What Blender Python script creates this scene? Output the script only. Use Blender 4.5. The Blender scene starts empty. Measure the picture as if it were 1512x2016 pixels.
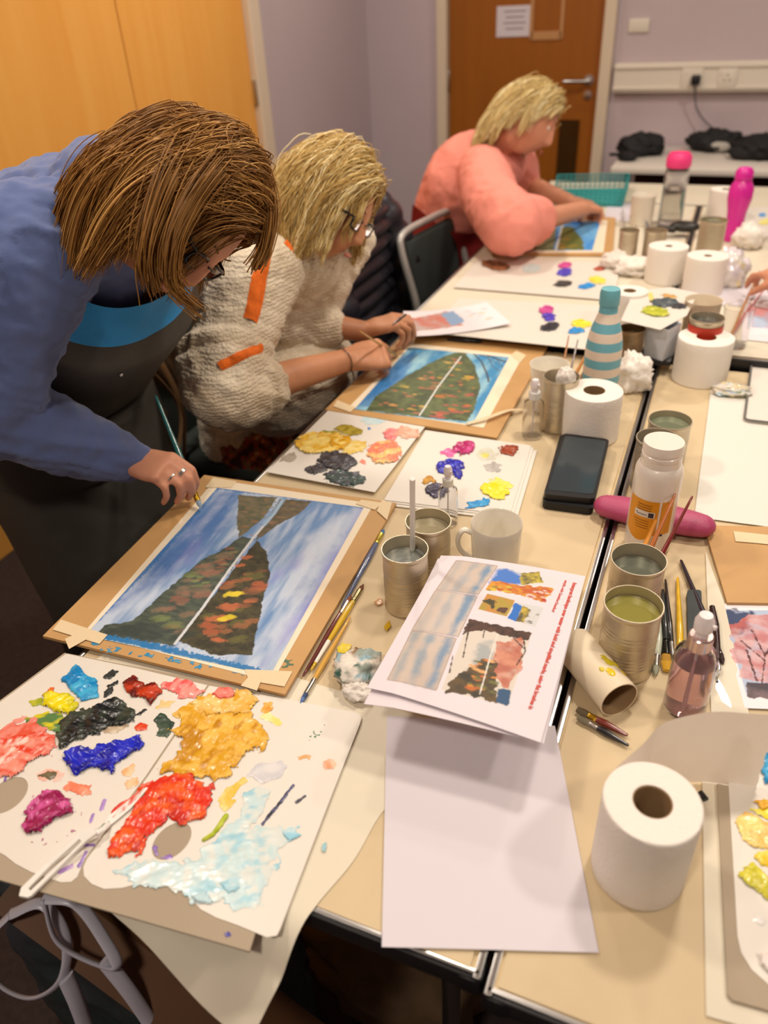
import bpy, bmesh, math, random
import numpy as np
from mathutils import Vector, Matrix

# ------------------------------------------------------------------ camera, world, lights, exposure
EYE = np.array([0.0, 0.0, 1.5]); FPX = 1514.0
PITCH, YAW, ROLL = 34.0, 24.0, 3.3
def _basis():
    p, y, r = (math.radians(a) for a in (PITCH, YAW, ROLL))
    f = np.array([-math.sin(y)*math.cos(p), math.cos(y)*math.cos(p), -math.sin(p)])
    rt = np.array([math.cos(y), math.sin(y), 0.0]); up = np.cross(rt, f)
    return rt*math.cos(r)-up*math.sin(r), rt*math.sin(r)+up*math.cos(r), f
RT, UP, FW = _basis()
SC = bpy.context.scene
COL = SC.collection
cd = bpy.data.cameras.new('camera'); cam = bpy.data.objects.new('camera', cd); COL.objects.link(cam)
m4 = Matrix.Identity(4)
for i in range(3):
    m4[i][0] = RT[i]; m4[i][1] = UP[i]; m4[i][2] = -FW[i]; m4[i][3] = EYE[i]
cam.matrix_world = m4
cd.sensor_fit = 'VERTICAL'; cd.sensor_height = 36.0; cd.sensor_width = 27.0
cd.lens = 36.0*FPX/2016.0
cd.clip_start = 0.02
cd.dof.use_dof = True; cd.dof.focus_distance = 1.12; cd.dof.aperture_fstop = 3.0
SC.camera = cam
SC.view_settings.view_transform = 'Standard'; SC.view_settings.look = 'None'
SC.view_settings.gamma = 1.0; SC.view_settings.use_curve_mapping = False
SC.view_settings.exposure = -0.42
w = bpy.data.worlds.new('room_ambience'); SC.world = w; w.use_nodes = True
w.node_tree.nodes['Background'].inputs[0].default_value = (1.0, 0.92, 0.86, 1)
w.node_tree.nodes['Background'].inputs[1].default_value = 0.25
def lamp(name, loc, size, power, color=(1.0, 0.89, 0.77), rot=(0, 0, 0)):
    l = bpy.data.lights.new(name, 'AREA'); l.shape = 'DISK'; l.size = size; l.energy = power; l.color = color
    o = bpy.data.objects.new(name, l); COL.objects.link(o); o.location = loc; o.rotation_euler = rot
    return o
LAMPS = [(-1.25, 0.9, 20), (0.15, 1.55, 24), (1.3, 0.9, 20), (-1.1, 2.7, 22), (0.5, 3.2, 24), (-0.3, -0.6, 25), (-1.45, 4.0, 6)]
for i, (lx, ly, pw) in enumerate(LAMPS):
    lamp('ceiling_lamp_light', (lx, ly, 2.56), 0.22, pw)

# ------------------------------------------------------------------ placing helpers
TZ = 0.73
def ray(x, y): return FW + (x-756)/FPX*RT - (y-1008)/FPX*UP
def T(x, y, z=TZ):                       # point of the photograph on the horizontal plane z
    d = ray(x, y); return EYE + d*((z-EYE[2])/d[2])
def D(x, y, t): return EYE + t*ray(x, y)  # point at depth t
def AY(x, y, yy): d = ray(x, y); return EYE + d*(yy/d[1])
def AX(x, y, xx): d = ray(x, y); return EYE + d*(xx/d[0])

# ------------------------------------------------------------------ materials
def lin(c):
    return tuple(((v/255.)/12.92 if v/255. <= .04045 else ((v/255.+.055)/1.055)**2.4) for v in c)
MATS = {}
def mat(name, c=(200, 200, 200), rough=.6, metal=0., noise=0., nscale=30., bump=0., bscale=200., spec=.5, trans=0., ior=1.45,
        attr=False, kind='noise', c2=None, emit=0., sub=0., stretch=(1, 1, 1), coat=0., alpha=1., aniso=0., sheen=0.):
    if name in MATS: return MATS[name]
    m = bpy.data.materials.new(name); m.use_nodes = True; nt = m.node_tree; N = nt.nodes; L = nt.links
    b = N['Principled BSDF']; rgb = lin(c)
    b.inputs['Base Color'].default_value = (*rgb, 1); b.inputs['Roughness'].default_value = rough
    b.inputs['Metallic'].default_value = metal; b.inputs['Specular IOR Level'].default_value = spec
    b.inputs['Transmission Weight'].default_value = trans; b.inputs['IOR'].default_value = ior
    b.inputs['Coat Weight'].default_value = coat; b.inputs['Alpha'].default_value = alpha
    if sheen: b.inputs['Sheen Weight'].default_value = sheen
    if sub:
        b.inputs['Subsurface Weight'].default_value = sub; b.inputs['Subsurface Radius'].default_value = (.8, .3, .15)
        b.inputs['Subsurface Scale'].default_value = .01
    if emit:
        b.inputs['Emission Color'].default_value = (*rgb, 1); b.inputs['Emission Strength'].default_value = emit
    tc = N.new('ShaderNodeTexCoord'); mp = N.new('ShaderNodeMapping'); mp.inputs['Scale'].default_value = stretch
    L.new(tc.outputs['Object'], mp.inputs['Vector'])
    if attr:
        a = N.new('ShaderNodeAttribute'); a.attribute_name = 'Col'; L.new(a.outputs['Color'], b.inputs['Base Color'])
    elif noise or c2:
        if kind == 'wave':
            t = N.new('ShaderNodeTexWave'); t.inputs['Scale'].default_value = nscale; t.inputs['Distortion'].default_value = 3.; t.inputs['Detail'].default_value = 3.
        else:
            t = N.new('ShaderNodeTexNoise'); t.inputs['Scale'].default_value = nscale; t.inputs['Detail'].default_value = 5.
        L.new(mp.outputs[0], t.inputs['Vector'])
        r = N.new('ShaderNodeValToRGB'); r.color_ramp.elements[0].position = .3; r.color_ramp.elements[1].position = .7
        d = lin(c2) if c2 else tuple(v*(1-noise) for v in rgb)
        r.color_ramp.elements[0].color = (*d, 1); r.color_ramp.elements[1].color = (*rgb, 1)
        L.new(t.outputs[1 if kind == 'wave' else 0], r.inputs[0]); L.new(r.outputs[0], b.inputs['Base Color'])
    if bump:
        t = N.new('ShaderNodeTexNoise'); t.inputs['Scale'].default_value = bscale; t.inputs['Detail'].default_value = 4.
        L.new(mp.outputs[0], t.inputs['Vector'])
        bp = N.new('ShaderNodeBump'); bp.inputs['Strength'].default_value = bump; bp.inputs['Distance'].default_value = .002
        L.new(t.outputs[0], bp.inputs['Height']); L.new(bp.outputs[0], b.inputs['Normal'])
    MATS[name] = m; return m

# ------------------------------------------------------------------ geometry: a Geo is (verts Nx3, faces list, colours or None)
class Geo:
    def __init__(s, v=None, f=None, c=None):
        s.v = np.zeros((0, 3)) if v is None else np.asarray(v, float).reshape(-1, 3); s.f = [] if f is None else list(f)
        s.c = c
    def __add__(s, o):
        n = len(s.v); g = Geo(np.vstack([s.v, o.v]), s.f + [tuple(i+n for i in q) for q in o.f])
        if s.c is not None or o.c is not None:
            a = s.c if s.c is not None else np.ones((len(s.v), 3)); b = o.c if o.c is not None else np.ones((len(o.v), 3))
            g.c = np.vstack([a, b])
        return g
    def mv(s, t): s.v = s.v + np.asarray(t, float); return s
    def rot(s, ax, deg):
        R = np.array(Matrix.Rotation(math.radians(deg), 3, ax)); s.v = s.v @ R.T; return s
    def mat(s, R): s.v = s.v @ np.asarray(R).T; return s
    def sc(s, k): s.v = s.v*np.asarray(k, float); return s
    def col(s, c): s.c = np.tile(np.asarray(lin(c)), (len(s.v), 1)); return s
def join(*gs):
    gs = [g for g in gs if g is not None]
    vs = []; fs = []; cs = []; n = 0; hc = any(g.c is not None for g in gs)
    for g in gs:
        vs.append(g.v); fs += [tuple(i+n for i in q) for q in g.f]; n += len(g.v)
        if hc: cs.append(g.c if g.c is not None else np.ones((len(g.v), 3)))
    return Geo(np.vstack(vs), fs, np.vstack(cs) if hc else None)
def box(sx, sy, sz, c=(0, 0, 0), bev=0.0, seg=2):
    bm = bmesh.new(); bmesh.ops.create_cube(bm, size=1)
    for v in bm.verts: v.co = Vector((v.co.x*sx, v.co.y*sy, v.co.z*sz))
    if bev: bmesh.ops.bevel(bm, geom=bm.edges[:], offset=bev, segments=seg, affect='EDGES', profile=.5)
    bm.verts.index_update()
    g = Geo([v.co[:] for v in bm.verts], [tuple(v.index for v in f.verts) for f in bm.faces]); bm.free()
    return g.mv(c)
def lathe(prof, seg=32, c=(0, 0, 0), sq=1.0):
    prof = np.asarray(prof, float); n = len(prof); a = np.linspace(0, 2*np.pi, seg, endpoint=False)
    v = np.stack([np.outer(prof[:, 0], np.cos(a)), np.outer(prof[:, 0], np.sin(a))*sq, np.repeat(prof[:, 1:2], seg, 1)], -1).reshape(-1, 3)
    f = [(i*seg+j, i*seg+(j+1) % seg, (i+1)*seg+(j+1) % seg, (i+1)*seg+j) for i in range(n-1) for j in range(seg)]
    return Geo(v, f).mv(c)
def frames(P):
    P = np.asarray(P, float); t = np.gradient(P, axis=0); t /= np.linalg.norm(t, axis=1)[:, None]+1e-12
    up = np.array([0, 0, 1.]) if abs(t[0][2]) < .9 else np.array([1., 0, 0])
    out = []; n = np.cross(up, t[0]); n /= np.linalg.norm(n)
    for k in range(len(P)):
        n = n - t[k]*(n@t[k]); n /= np.linalg.norm(n)+1e-12
        out.append((n.copy(), np.cross(t[k], n)))
    return t, out
def tube(P, r, seg=10, cap=True, flat=1.0, rnd=False):
    P = np.asarray(P, float); r = np.ones(len(P))*r if np.isscalar(r) else np.asarray(r, float)
    if rnd:   # rounded ends
        t0 = P[0]-P[1]; t0 /= np.linalg.norm(t0); t1 = P[-1]-P[-2]; t1 /= np.linalg.norm(t1)
        ks = [.98, .85, .6, .3]
        pa = [P[0]+t0*r[0]*k for k in ks]; ra = [r[0]*math.sqrt(1-k*k) for k in ks]
        pb = [P[-1]+t1*r[-1]*k for k in ks[::-1]]; rb = [r[-1]*math.sqrt(1-k*k) for k in ks[::-1]]
        P = np.vstack([pa, P, pb]); r = np.concatenate([ra, r, rb])
    t, fr = frames(P); a = np.linspace(0, 2*np.pi, seg, endpoint=False); v = []
    for k in range(len(P)):
        n, b = fr[k]; v.append(P[k] + r[k]*(np.outer(np.cos(a), n)+flat*np.outer(np.sin(a), b)))
    v = np.vstack(v); m = len(P)
    f = [(i*seg+j, i*seg+(j+1) % seg, (i+1)*seg+(j+1) % seg, (i+1)*seg+j) for i in range(m-1) for j in range(seg)]
    if cap: f += [tuple(range(seg))[::-1], tuple((m-1)*seg+j for j in range(seg))]
    return Geo(v, f)
def spline(P, n=24):
    P = [np.asarray(p, float) for p in P]; P = [2*P[0]-P[1]]+P+[2*P[-1]-P[-2]]; out = []
    m = len(P)-3
    for i in range(n):
        s = i/(n-1)*m; k = min(int(s), m-1); u = s-k; a, b, c, d = P[k:k+4]
        out.append(.5*((2*b)+(c-a)*u+(2*a-5*b+4*c-d)*u*u+(3*b-a-3*c+d)*u**3))
    return np.array(out)
def ball(c, r, seg=20, rings=12):
    r = np.ones(3)*r if np.isscalar(r) else np.asarray(r, float); th = np.linspace(0.02, np.pi-0.02, rings)
    g = lathe(np.stack([np.sin(th), -np.cos(th)], 1), seg); g.f += [tuple(range(seg))[::-1], tuple((rings-1)*seg+j for j in range(seg))]
    return g.sc(r).mv(c)
def prism(poly, z0, z1):
    p = np.asarray(poly, float)[:, :2]; n = len(p)
    if sum(p[i][0]*p[(i+1) % n][1]-p[(i+1) % n][0]*p[i][1] for i in range(n)) < 0: p = p[::-1]
    v = np.vstack([np.c_[p, np.full(n, z0)], np.c_[p, np.full(n, z1)]])
    f = [tuple(range(n))[::-1], tuple(range(n, 2*n))]+[(i, (i+1) % n, n+(i+1) % n, n+i) for i in range(n)]
    return Geo(v, f)
def grid(P, nx, ny):   # P: array ny x nx x 3
    P = np.asarray(P, float).reshape(-1, 3)
    f = [(j*nx+i, j*nx+i+1, (j+1)*nx+i+1, (j+1)*nx+i) for j in range(ny-1) for i in range(nx-1)]
    return Geo(P, f)
def bilin(q, nx, ny):  # q: BL, BR, TR, TL
    q = [np.asarray(a, float) for a in q]; u = np.linspace(0, 1, nx)[None, :, None]; v = np.linspace(0, 1, ny)[:, None, None]
    return (1-u)*(1-v)*q[0]+u*(1-v)*q[1]+u*v*q[2]+(1-u)*v*q[3]
def mesh_of(name, g, m, smooth=True, ang=40):
    me = bpy.data.meshes.new(name); me.from_pydata([tuple(p) for p in g.v], [], g.f); me.validate(); me.update()
    if g.c is not None and len(me.vertices) == len(g.v):
        ca = me.color_attributes.new('Col', 'FLOAT_COLOR', 'POINT')
        ca.data.foreach_set('color', np.c_[g.c, np.ones(len(g.c))].astype(np.float32).ravel())
    if m:
        for mm in (m if isinstance(m, (list, tuple)) else [m]): me.materials.append(mm)
    if smooth:
        me.polygons.foreach_set('use_smooth', [True]*len(me.polygons))
        try: me.set_sharp_from_angle(angle=math.radians(ang))
        except Exception: pass
    return me
def obj(name, g, m, parent=None, smooth=True, ang=40, label=None):
    """link one mesh object; geometry is given in world space, the origin moves to its base (or the parent's)"""
    if parent is not None:
        off = np.array(parent.get('_o', (0, 0, 0)), float)
        if parent.parent: off = np.array(parent['_o'], float)
    else:
        off = np.array([(g.v[:, 0].min()+g.v[:, 0].max())/2, (g.v[:, 1].min()+g.v[:, 1].max())/2, g.v[:, 2].min()])
    g2 = Geo(g.v-off, g.f, g.c)
    o = bpy.data.objects.new(name, mesh_of(name, g2, m, smooth, ang)); COL.objects.link(o)
    if parent is not None: o.parent = parent
    else: o.location = off
    o['_o'] = tuple(float(a) for a in off)
    if label: o['label'] = label
    return o
def thing(name, label, cat, loc, group=None):
    o = bpy.data.objects.new(name, None); COL.objects.link(o); o.location = loc; o['_o'] = tuple(float(a) for a in loc)
    o.empty_display_size = .02; o['label'] = label; o['category'] = cat
    if group: o['group'] = group
    return o
def tag(o, label, cat, group=None, kind=None):
    o['label'] = label; o['category'] = cat
    if group: o['group'] = group
    if kind: o['kind'] = kind
    return o
def struct(name, g, m, parent=None, smooth=False, label=None):
    o = obj(name, g, m, parent, smooth=smooth, label=label)
    if parent is None: o['kind'] = 'structure'
    return o

# ------------------------------------------------------------------ numpy noise and painting on real surfaces
_rs = np.random.RandomState(7); _LAT = _rs.rand(64, 64)
def vnoise(x, y, s=0):
    x = np.asarray(x, float)+s*13.37; y = np.asarray(y, float)+s*7.77; xi = np.floor(x).astype(int); yi = np.floor(y).astype(int)
    fx = x-xi; fy = y-yi; fx = fx*fx*(3-2*fx); fy = fy*fy*(3-2*fy); g = lambda a, b: _LAT[a % 64, b % 64]
    return (g(xi, yi)*(1-fx)+g(xi+1, yi)*fx)*(1-fy)+(g(xi, yi+1)*(1-fx)+g(xi+1, yi+1)*fx)*fy
def fbm(x, y, s=0, o=4):
    r = 0; a = .5; t = 0
    for k in range(o): r = r+a*vnoise(x*2**k, y*2**k, s+k*3); t += a; a *= .5
    return r/t
def sdpoly(X, Y, poly):
    p = np.asarray(poly, float)[:, :2]; d = np.full(X.shape, 1e9); s = np.zeros(X.shape, int); n = len(p)
    for i in range(n):
        a = p[i]; b = p[(i+1) % n]; e = b-a; wx = X-a[0]; wy = Y-a[1]
        t = np.clip((wx*e[0]+wy*e[1])/(e@e+1e-12), 0, 1)
        d = np.minimum(d, (wx-e[0]*t)**2+(wy-e[1]*t)**2)
        c = (a[1] > Y) != (b[1] > Y)
        with np.errstate(divide='ignore', invalid='ignore'):
            xx = (b[0]-a[0])*(Y-a[1])/(b[1]-a[1]+1e-15)+a[0]
        s ^= (c & (X < xx)).astype(int)
    return np.where(s == 1, -1, 1)*np.sqrt(d)
def sdline(X, Y, pts):
    p = np.asarray(pts, float)[:, :2]; d = np.full(X.shape, 1e9)
    for i in range(len(p)-1):
        a = p[i]; b = p[i+1]; e = b-a; t = np.clip(((X-a[0])*e[0]+(Y-a[1])*e[1])/(e@e+1e-12), 0, 1)
        d = np.minimum(d, np.hypot(X-a[0]-e[0]*t, Y-a[1]-e[1]*t))
    return d
class Paint:
    """colour field over the plan coordinates of a sheet"""
    def __init__(s, X, Y, base): s.X = X; s.Y = Y; s.C = np.tile(np.array(lin(base)), X.shape+(1,)); s.k = 0
    def mix(s, m, c):
        c = np.asarray(c, float); m = np.clip(m, 0, 1)[..., None]; s.C = s.C*(1-m)+(c if c.ndim > 1 else c[None, None])*m
    def poly(s, pts, c, wob=.002, ws=120, soft=.0012, a=1., tex=0., c2=None, str_=(40, 400)):
        s.k += 1; d = sdpoly(s.X, s.Y, pts)+wob*2*(fbm(s.X*ws, s.Y*ws, s.k)-.5)
        m = np.clip(.5-d/soft, 0, 1)*a
        c = np.array(lin(c))
        if c2 is not None:
            n = np.clip((fbm(s.X*str_[0], s.Y*str_[1], s.k+5)-.3)*2.5, 0, 1)[..., None]
            c = c*(1-n)+np.array(lin(c2))*n
        if tex: m = m*np.clip(1-tex+tex*2*fbm(s.X*90, s.Y*90, s.k+9), 0, 1)
        s.mix(m, c); return s
    def line(s, pts, wd, c, soft=.0012, a=1., wob=.0006):
        s.k += 1; d = sdline(s.X, s.Y, pts)+wob*2*(fbm(s.X*300, s.Y*300, s.k)-.5); s.mix(np.clip(.5-(d-wd/2)/soft, 0, 1)*a, np.array(lin(c))); return s
    def spots(s, region, n, cols, r=(.004, .012), a=.8, seed=1, asp=.5, rot=0.):
        rr = random.Random(seed); p = np.asarray(region)[:, :2]; lo = p.min(0); hi = p.max(0); k = 0; tries = 0
        while k < n and tries < n*20:
            tries += 1; x = rr.uniform(lo[0], hi[0]); y = rr.uniform(lo[1], hi[1])
            if sdpoly(np.array([[x]]), np.array([[y]]), p)[0, 0] > 0: continue
            k += 1; R = rr.uniform(*r); co, si = math.cos(rot), math.sin(rot)
            u = (s.X-x)*co+(s.Y-y)*si; v = (-(s.X-x)*si+(s.Y-y)*co)/asp
            d = np.hypot(u, v)/R+1.1*(fbm(s.X*130, s.Y*130, seed+k)-.5)
            s.mix(np.clip((1-d)*2.5, 0, 1)*a, np.array(lin(rr.choice(cols))))
        return s
def painted(name, q, nx, ny, fn, m, parent, lift=0., label=None, base=(235, 230, 220)):
    """thin sheet with corners q (BL,BR,TR,TL) coloured by fn(Paint)"""
    P = bilin(q, nx, ny); p = Paint(P[..., 0], P[..., 1], base); fn(p)
    g = grid(P, nx, ny); g.v[:, 2] += lift; g.c = np.clip(p.C.reshape(-1, 3), 0, 1)
    return obj(name, g, m, parent, label=label)
def dab(name, pts, c1, c2, h, parent, z, wob=.004, ws=90, res=.0011, m=None, line=None, label=None, tex=(85, 85), edge=.003, c3=None, dens=0.):
    """a raised, ridged patch of paint; pts = outline, or line=(points,width)"""
    dab.k += 1; k = dab.k; P = np.asarray(pts if line is None else line[0])[:, :2]; pad = wob*2+(line[1] if line else 0)
    lo = P.min(0)-pad; hi = P.max(0)+pad; nx = max(6, int((hi[0]-lo[0])/res)); ny = max(6, int((hi[1]-lo[1])/res))
    X, Y = np.meshgrid(np.linspace(lo[0], hi[0], nx), np.linspace(lo[1], hi[1], ny))
    wx = wob*2*(fbm(X*ws, Y*ws, k)-.5)*1.6+wob*.8*(fbm(X*ws*3.5, Y*ws*3.5, k+4)-.5)
    d = (sdpoly(X, Y, P) if line is None else sdline(X, Y, P)-line[1]/2)+wx-wob*.35
    if dens: d = np.maximum(d, (dens-fbm(X*ws*1.5, Y*ws*1.5, k+21))*.03)
    ins = d < 0
    a = dab.k*1.3; U = X*math.cos(a)+Y*math.sin(a); V = -X*math.sin(a)+Y*math.cos(a)
    n1 = fbm(U*tex[0]*.5, V*tex[1]*.9, k+31); rid = 1-np.abs(2*fbm(U*tex[0]*.8, V*tex[1]*.35, k+40)-1)*2
    zz = h*np.clip(-d/edge, 0, 1)**.6*(.35+.75*n1+.5*np.clip(rid, -.5, 1)+.15*fbm(U*240, V*90, k+44))
    g = grid(np.dstack([X, Y, z+np.maximum(zz, .00025)]), nx, ny)
    mix = np.clip((fbm(U*60, V*110, k+50)-.38)*4, 0, 1)[..., None]
    C = np.array(lin(c1))*(1-mix)+np.array(lin(c2))*mix
    if c3 is not None:
        m3 = np.clip((fbm(U*80, V*50, k+60)-.56)*7, 0, 1)[..., None]; C = C*(1-m3)+np.array(lin(c3))*m3
    I = ins.reshape(-1); keep = [q for q in g.f if I[q[0]] and I[q[1]] and I[q[2]] and I[q[3]]]
    if not keep: return None
    used = np.unique(np.array(keep).ravel()); mp = -np.ones(len(g.v), int); mp[used] = np.arange(len(used))
    g2 = Geo(g.v[used], [tuple(int(mp[i]) for i in q) for q in keep], C.reshape(-1, 3)[used])
    return obj(name, g2, m or M_PAINT, parent, label=label, ang=80)
dab.k = 0
def TP(l, z=TZ): return np.array([T(x, y, z) for x, y in l])
M_PAINT = mat('wet_acrylic_paint', attr=True, rough=.32, spec=.5, coat=.12)
M_ART = mat('dry_painted_surface', attr=True, rough=.5, bump=.25, bscale=350)
M_PRINT = mat('printed_paper', attr=True, rough=.55)
M_WHITE = mat('white_card', (228, 221, 210), rough=.4)
m_white = M_WHITE
M_PAPER = mat('office_paper', (218, 211, 218), rough=.7)

# ------------------------------------------------------------------ room shell
XW, YB, CH = -2.05, 4.75, 2.6
m_wall = mat('lilac_grey_wall', (198, 183, 188), rough=.85, noise=.04, nscale=3, bump=.1, bscale=120)
m_floor = mat('dark_carpet', (58, 44, 40), rough=.95, noise=.35, nscale=60, bump=.6, bscale=400)
m_ceil = mat('white_ceiling', (225, 220, 212), rough=.9)
m_wood = mat('orange_wood_veneer', (238, 176, 88), c2=(232, 164, 74), rough=.42, nscale=5, stretch=(4, 4, .25), spec=.4)
m_door = mat('golden_door_veneer', (158, 90, 8), c2=(148, 84, 6), rough=.5, nscale=5, stretch=(4, 4, .3))
m_trim = mat('cream_gloss_trim', (222, 206, 182), rough=.4)
m_alu = mat('brushed_steel', (190, 188, 186), rough=.28, metal=1.)
m_dark = mat('black_plastic', (22, 22, 24), rough=.4)
m_cream_pl = mat('cream_plastic', (228, 220, 205), rough=.4)
struct('floor', box(6.2, 7.6, .05, (.85, 1.2, -.025)), m_floor)
struct('ceiling', box(6.2, 7.6, .05, (.85, 1.2, CH+.025)), m_ceil)
struct('wall_left', box(.1, 7.6, CH, (XW-.05, 1.2, CH/2)), m_wall)
DX0, DX1 = -1.56, -.72     # door opening
struct('wall_back', join(box(DX0-.06-XW, .1, CH, ((XW+DX0-.06)/2, YB+.05, CH/2)), box(3.95-DX1-.06, .1, CH, ((3.95+DX1+.06)/2, YB+.05, CH/2)),
                         box(DX1-DX0+.12, .1, CH-2.1, ((DX0+DX1)/2, YB+.05, (CH+2.1)/2))), m_wall)
struct('wall_right', box(.1, 7.6, CH, (3.95+.05, 1.2, CH/2)), m_wall)
struct('wall_front', box(6.2, .1, CH, (.85, -2.65, CH/2)), m_wall)
struct('trim_door', join(box(.06, .14, 2.1, (DX0-.03, YB+.03, 1.05), .006), box(.06, .14, 2.1, (DX1+.03, YB+.03, 1.05), .006), box(DX1-DX0+.12, .14, .06, ((DX0+DX1)/2, YB+.03, 2.13), .006)), m_trim)
dr = struct('door_1', join(box(DX1-DX0-.006, .045, 2.08, ((DX0+DX1)/2, YB+.03, 1.045), .003)), m_door)
dr['label'] = 'golden wood door in a cream frame on the back wall'
# vision panels
vp = struct('vision_panel', box(.11, .01, .5, (-.86, YB+.004, .62)), mat('dark_smoked_glass', (66, 44, 20), rough=.1), dr)
vp2 = struct('vision_panel_frame', join(box(.16, .006, .04, (-1.02, YB+.003, 1.27), .002), box(.16, .006, .04, (-1.02, YB+.003, 1.52), .002), box(.02, .006, .29, (-1.1, YB+.003, 1.4), .002), box(.02, .006, .29, (-.94, YB+.003, 1.4), .002)), mat('pale_brass', (190, 140, 90), rough=.5), dr)
dh = obj('door_handle', join(lathe([(0, 0), (.026, 0), (.026, .008), (0, .01)], 24).rot('X', 90).mv((-.775, YB+.006, 1.06)), tube([(-.775, YB, 1.06), (-.775, YB-.05, 1.06), (-.79, YB-.055, 1.06), (-.9, YB-.055, 1.06)], .01, 10),
     lathe([(0, 0), (.022, 0), (.022, .008), (0, .01)], 24).rot('X', 90).mv((-.775, YB+.006, .99))), m_alu, dr)
hg = obj('hinge', box(.012, .03, .1, (DX0+.004, YB-.003, 1.07), .002), m_alu, dr)
nt_ = obj('notice', box(.2, .002, .14, ((AY(972, 47, YB)[0]+AY(1055, 47, YB)[0])/2, YB+.004, 1.34)), M_PAPER)
tag(nt_, 'landscape white paper notice stuck on the golden wood door', 'notice')
for k in range(4):
    obj('printed_line', box(.12-.02*(k % 2), .001, .005, (nt_.location.x, YB+.0025, 1.385-.026*k)), mat('grey_ink', (120, 112, 110), rough=.8), nt_)
# wooden doors on the left
wy = [1.15, AX(228, 100, XW)[1], AX(478, 100, XW)[1]-.02]
for i in range(3):
    y0, y1 = [(.2, 1.15-.0), (wy[0], wy[1]), (wy[1], wy[2])][i]
    d = struct('door_%d' % (i+2), box(.04, y1-y0-.006, 2.1, (XW+.02, (y0+y1)/2, 1.05), .003), m_wood)
    d['label'] = 'orange wood veneer door leaf along the left wall'
struct('trim_2', box(.07, .09, 2.16, (XW+.035, wy[2]+.045, 1.08), .006), m_trim)
obj('hinge', box(.03, .02, .1, (XW+.045, wy[2], 1.16), .002), m_alu, bpy.data.objects['trim_2'])
# trunking with sockets
tk0 = AY(1208, 180, YB)
z0 = AY(1360, 180, YB)[2]; z1 = AY(1360, 120, YB)[2]
tr = struct('trim_3', join(box(3.9+.64, .05, z1-z0, ((3.9-.64)/2, YB-.025, (z0+z1)/2), .006), box(3.9+.64, .012, .012, ((3.9-.64)/2, YB-.054, z1-.02), .002), box(3.9+.64, .012, .012, ((3.9-.64)/2, YB-.054, z0+.02), .002)), m_cream_pl)
tr['label'] = 'cream plastic cable trunking along the back wall'
def wall_plate(name, px, py, sx, sz, label, y=YB-.05, extra=None):
    p = AY(px, py, y-.006); o = obj(name, box(sx, .012, sz, p, .003), m_cream_pl); tag(o, label, 'socket' if 'socket' in name else 'switch')
    return o, p
o1, p1 = wall_plate('power_socket', 1362, 153, .1, .085, 'cream double power socket on the trunking with a black plug in it')
obj('socket_switch', box(.012, .004, .014, p1+[-.03, -.007, .02]), m_cream_pl, o1)
o2, p2 = wall_plate('power_socket', 1432, 153, .085, .085, 'cream power socket on the trunking without any plug')
obj('socket_hole', join(box(.008, .003, .004, p2+[-.012, -.007, -.01]), box(.008, .003, .004, p2+[.012, -.007, -.01]), box(.004, .003, .008, p2+[0, -.007, .012])), m_dark, o2)
obj('socket_switch', box(.012, .004, .014, p2+[-.028, -.007, .02]), m_cream_pl, o2)
o3, p3 = wall_plate('light_switch', 1258, 50, .1, .06, 'cream light switch plate on the back wall beside the door frame', y=YB)
obj('rocker', box(.02, .004, .03, p3+[-.02, -.007, 0]), m_cream_pl, o3); obj('rocker', box(.02, .004, .03, p3+[.02, -.007, 0]), m_cream_pl, o3)
pl = obj('plug', box(.045, .035, .045, p1+[.022, -.026, -.008], .008), m_dark); tag(pl, 'black mains plug pushed into the trunking socket', 'plug')
cb = obj('cable', tube(spline([p1+[.022, -.04, -.03], AY(1372, 215, YB-.06), AY(1395, 245, YB-.07), AY(1428, 268, YB-.12)], 20), .004, 8), mat('grey_cable', (90, 85, 95), rough=.5), pl)
# ceiling lamps that carry the lights
for i, (lx, ly, pw) in enumerate(LAMPS):
    t = obj('ceiling_light', lathe([(.16, 0), (.16, -.02), (.13, -.03), (.125, -.012), (.0, -.012)], 32, (lx, ly, CH)), m_trim)
    tag(t, 'round cream ceiling light above the tables', 'light', 'ceiling lights'); 
    obj('diffuser', lathe([(.0, 0), (.12, 0), (.12, -.006), (0, -.008)], 32, (lx, ly, CH-.014)), mat('lit_diffuser', (255, 225, 180), emit=2.), t)

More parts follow.
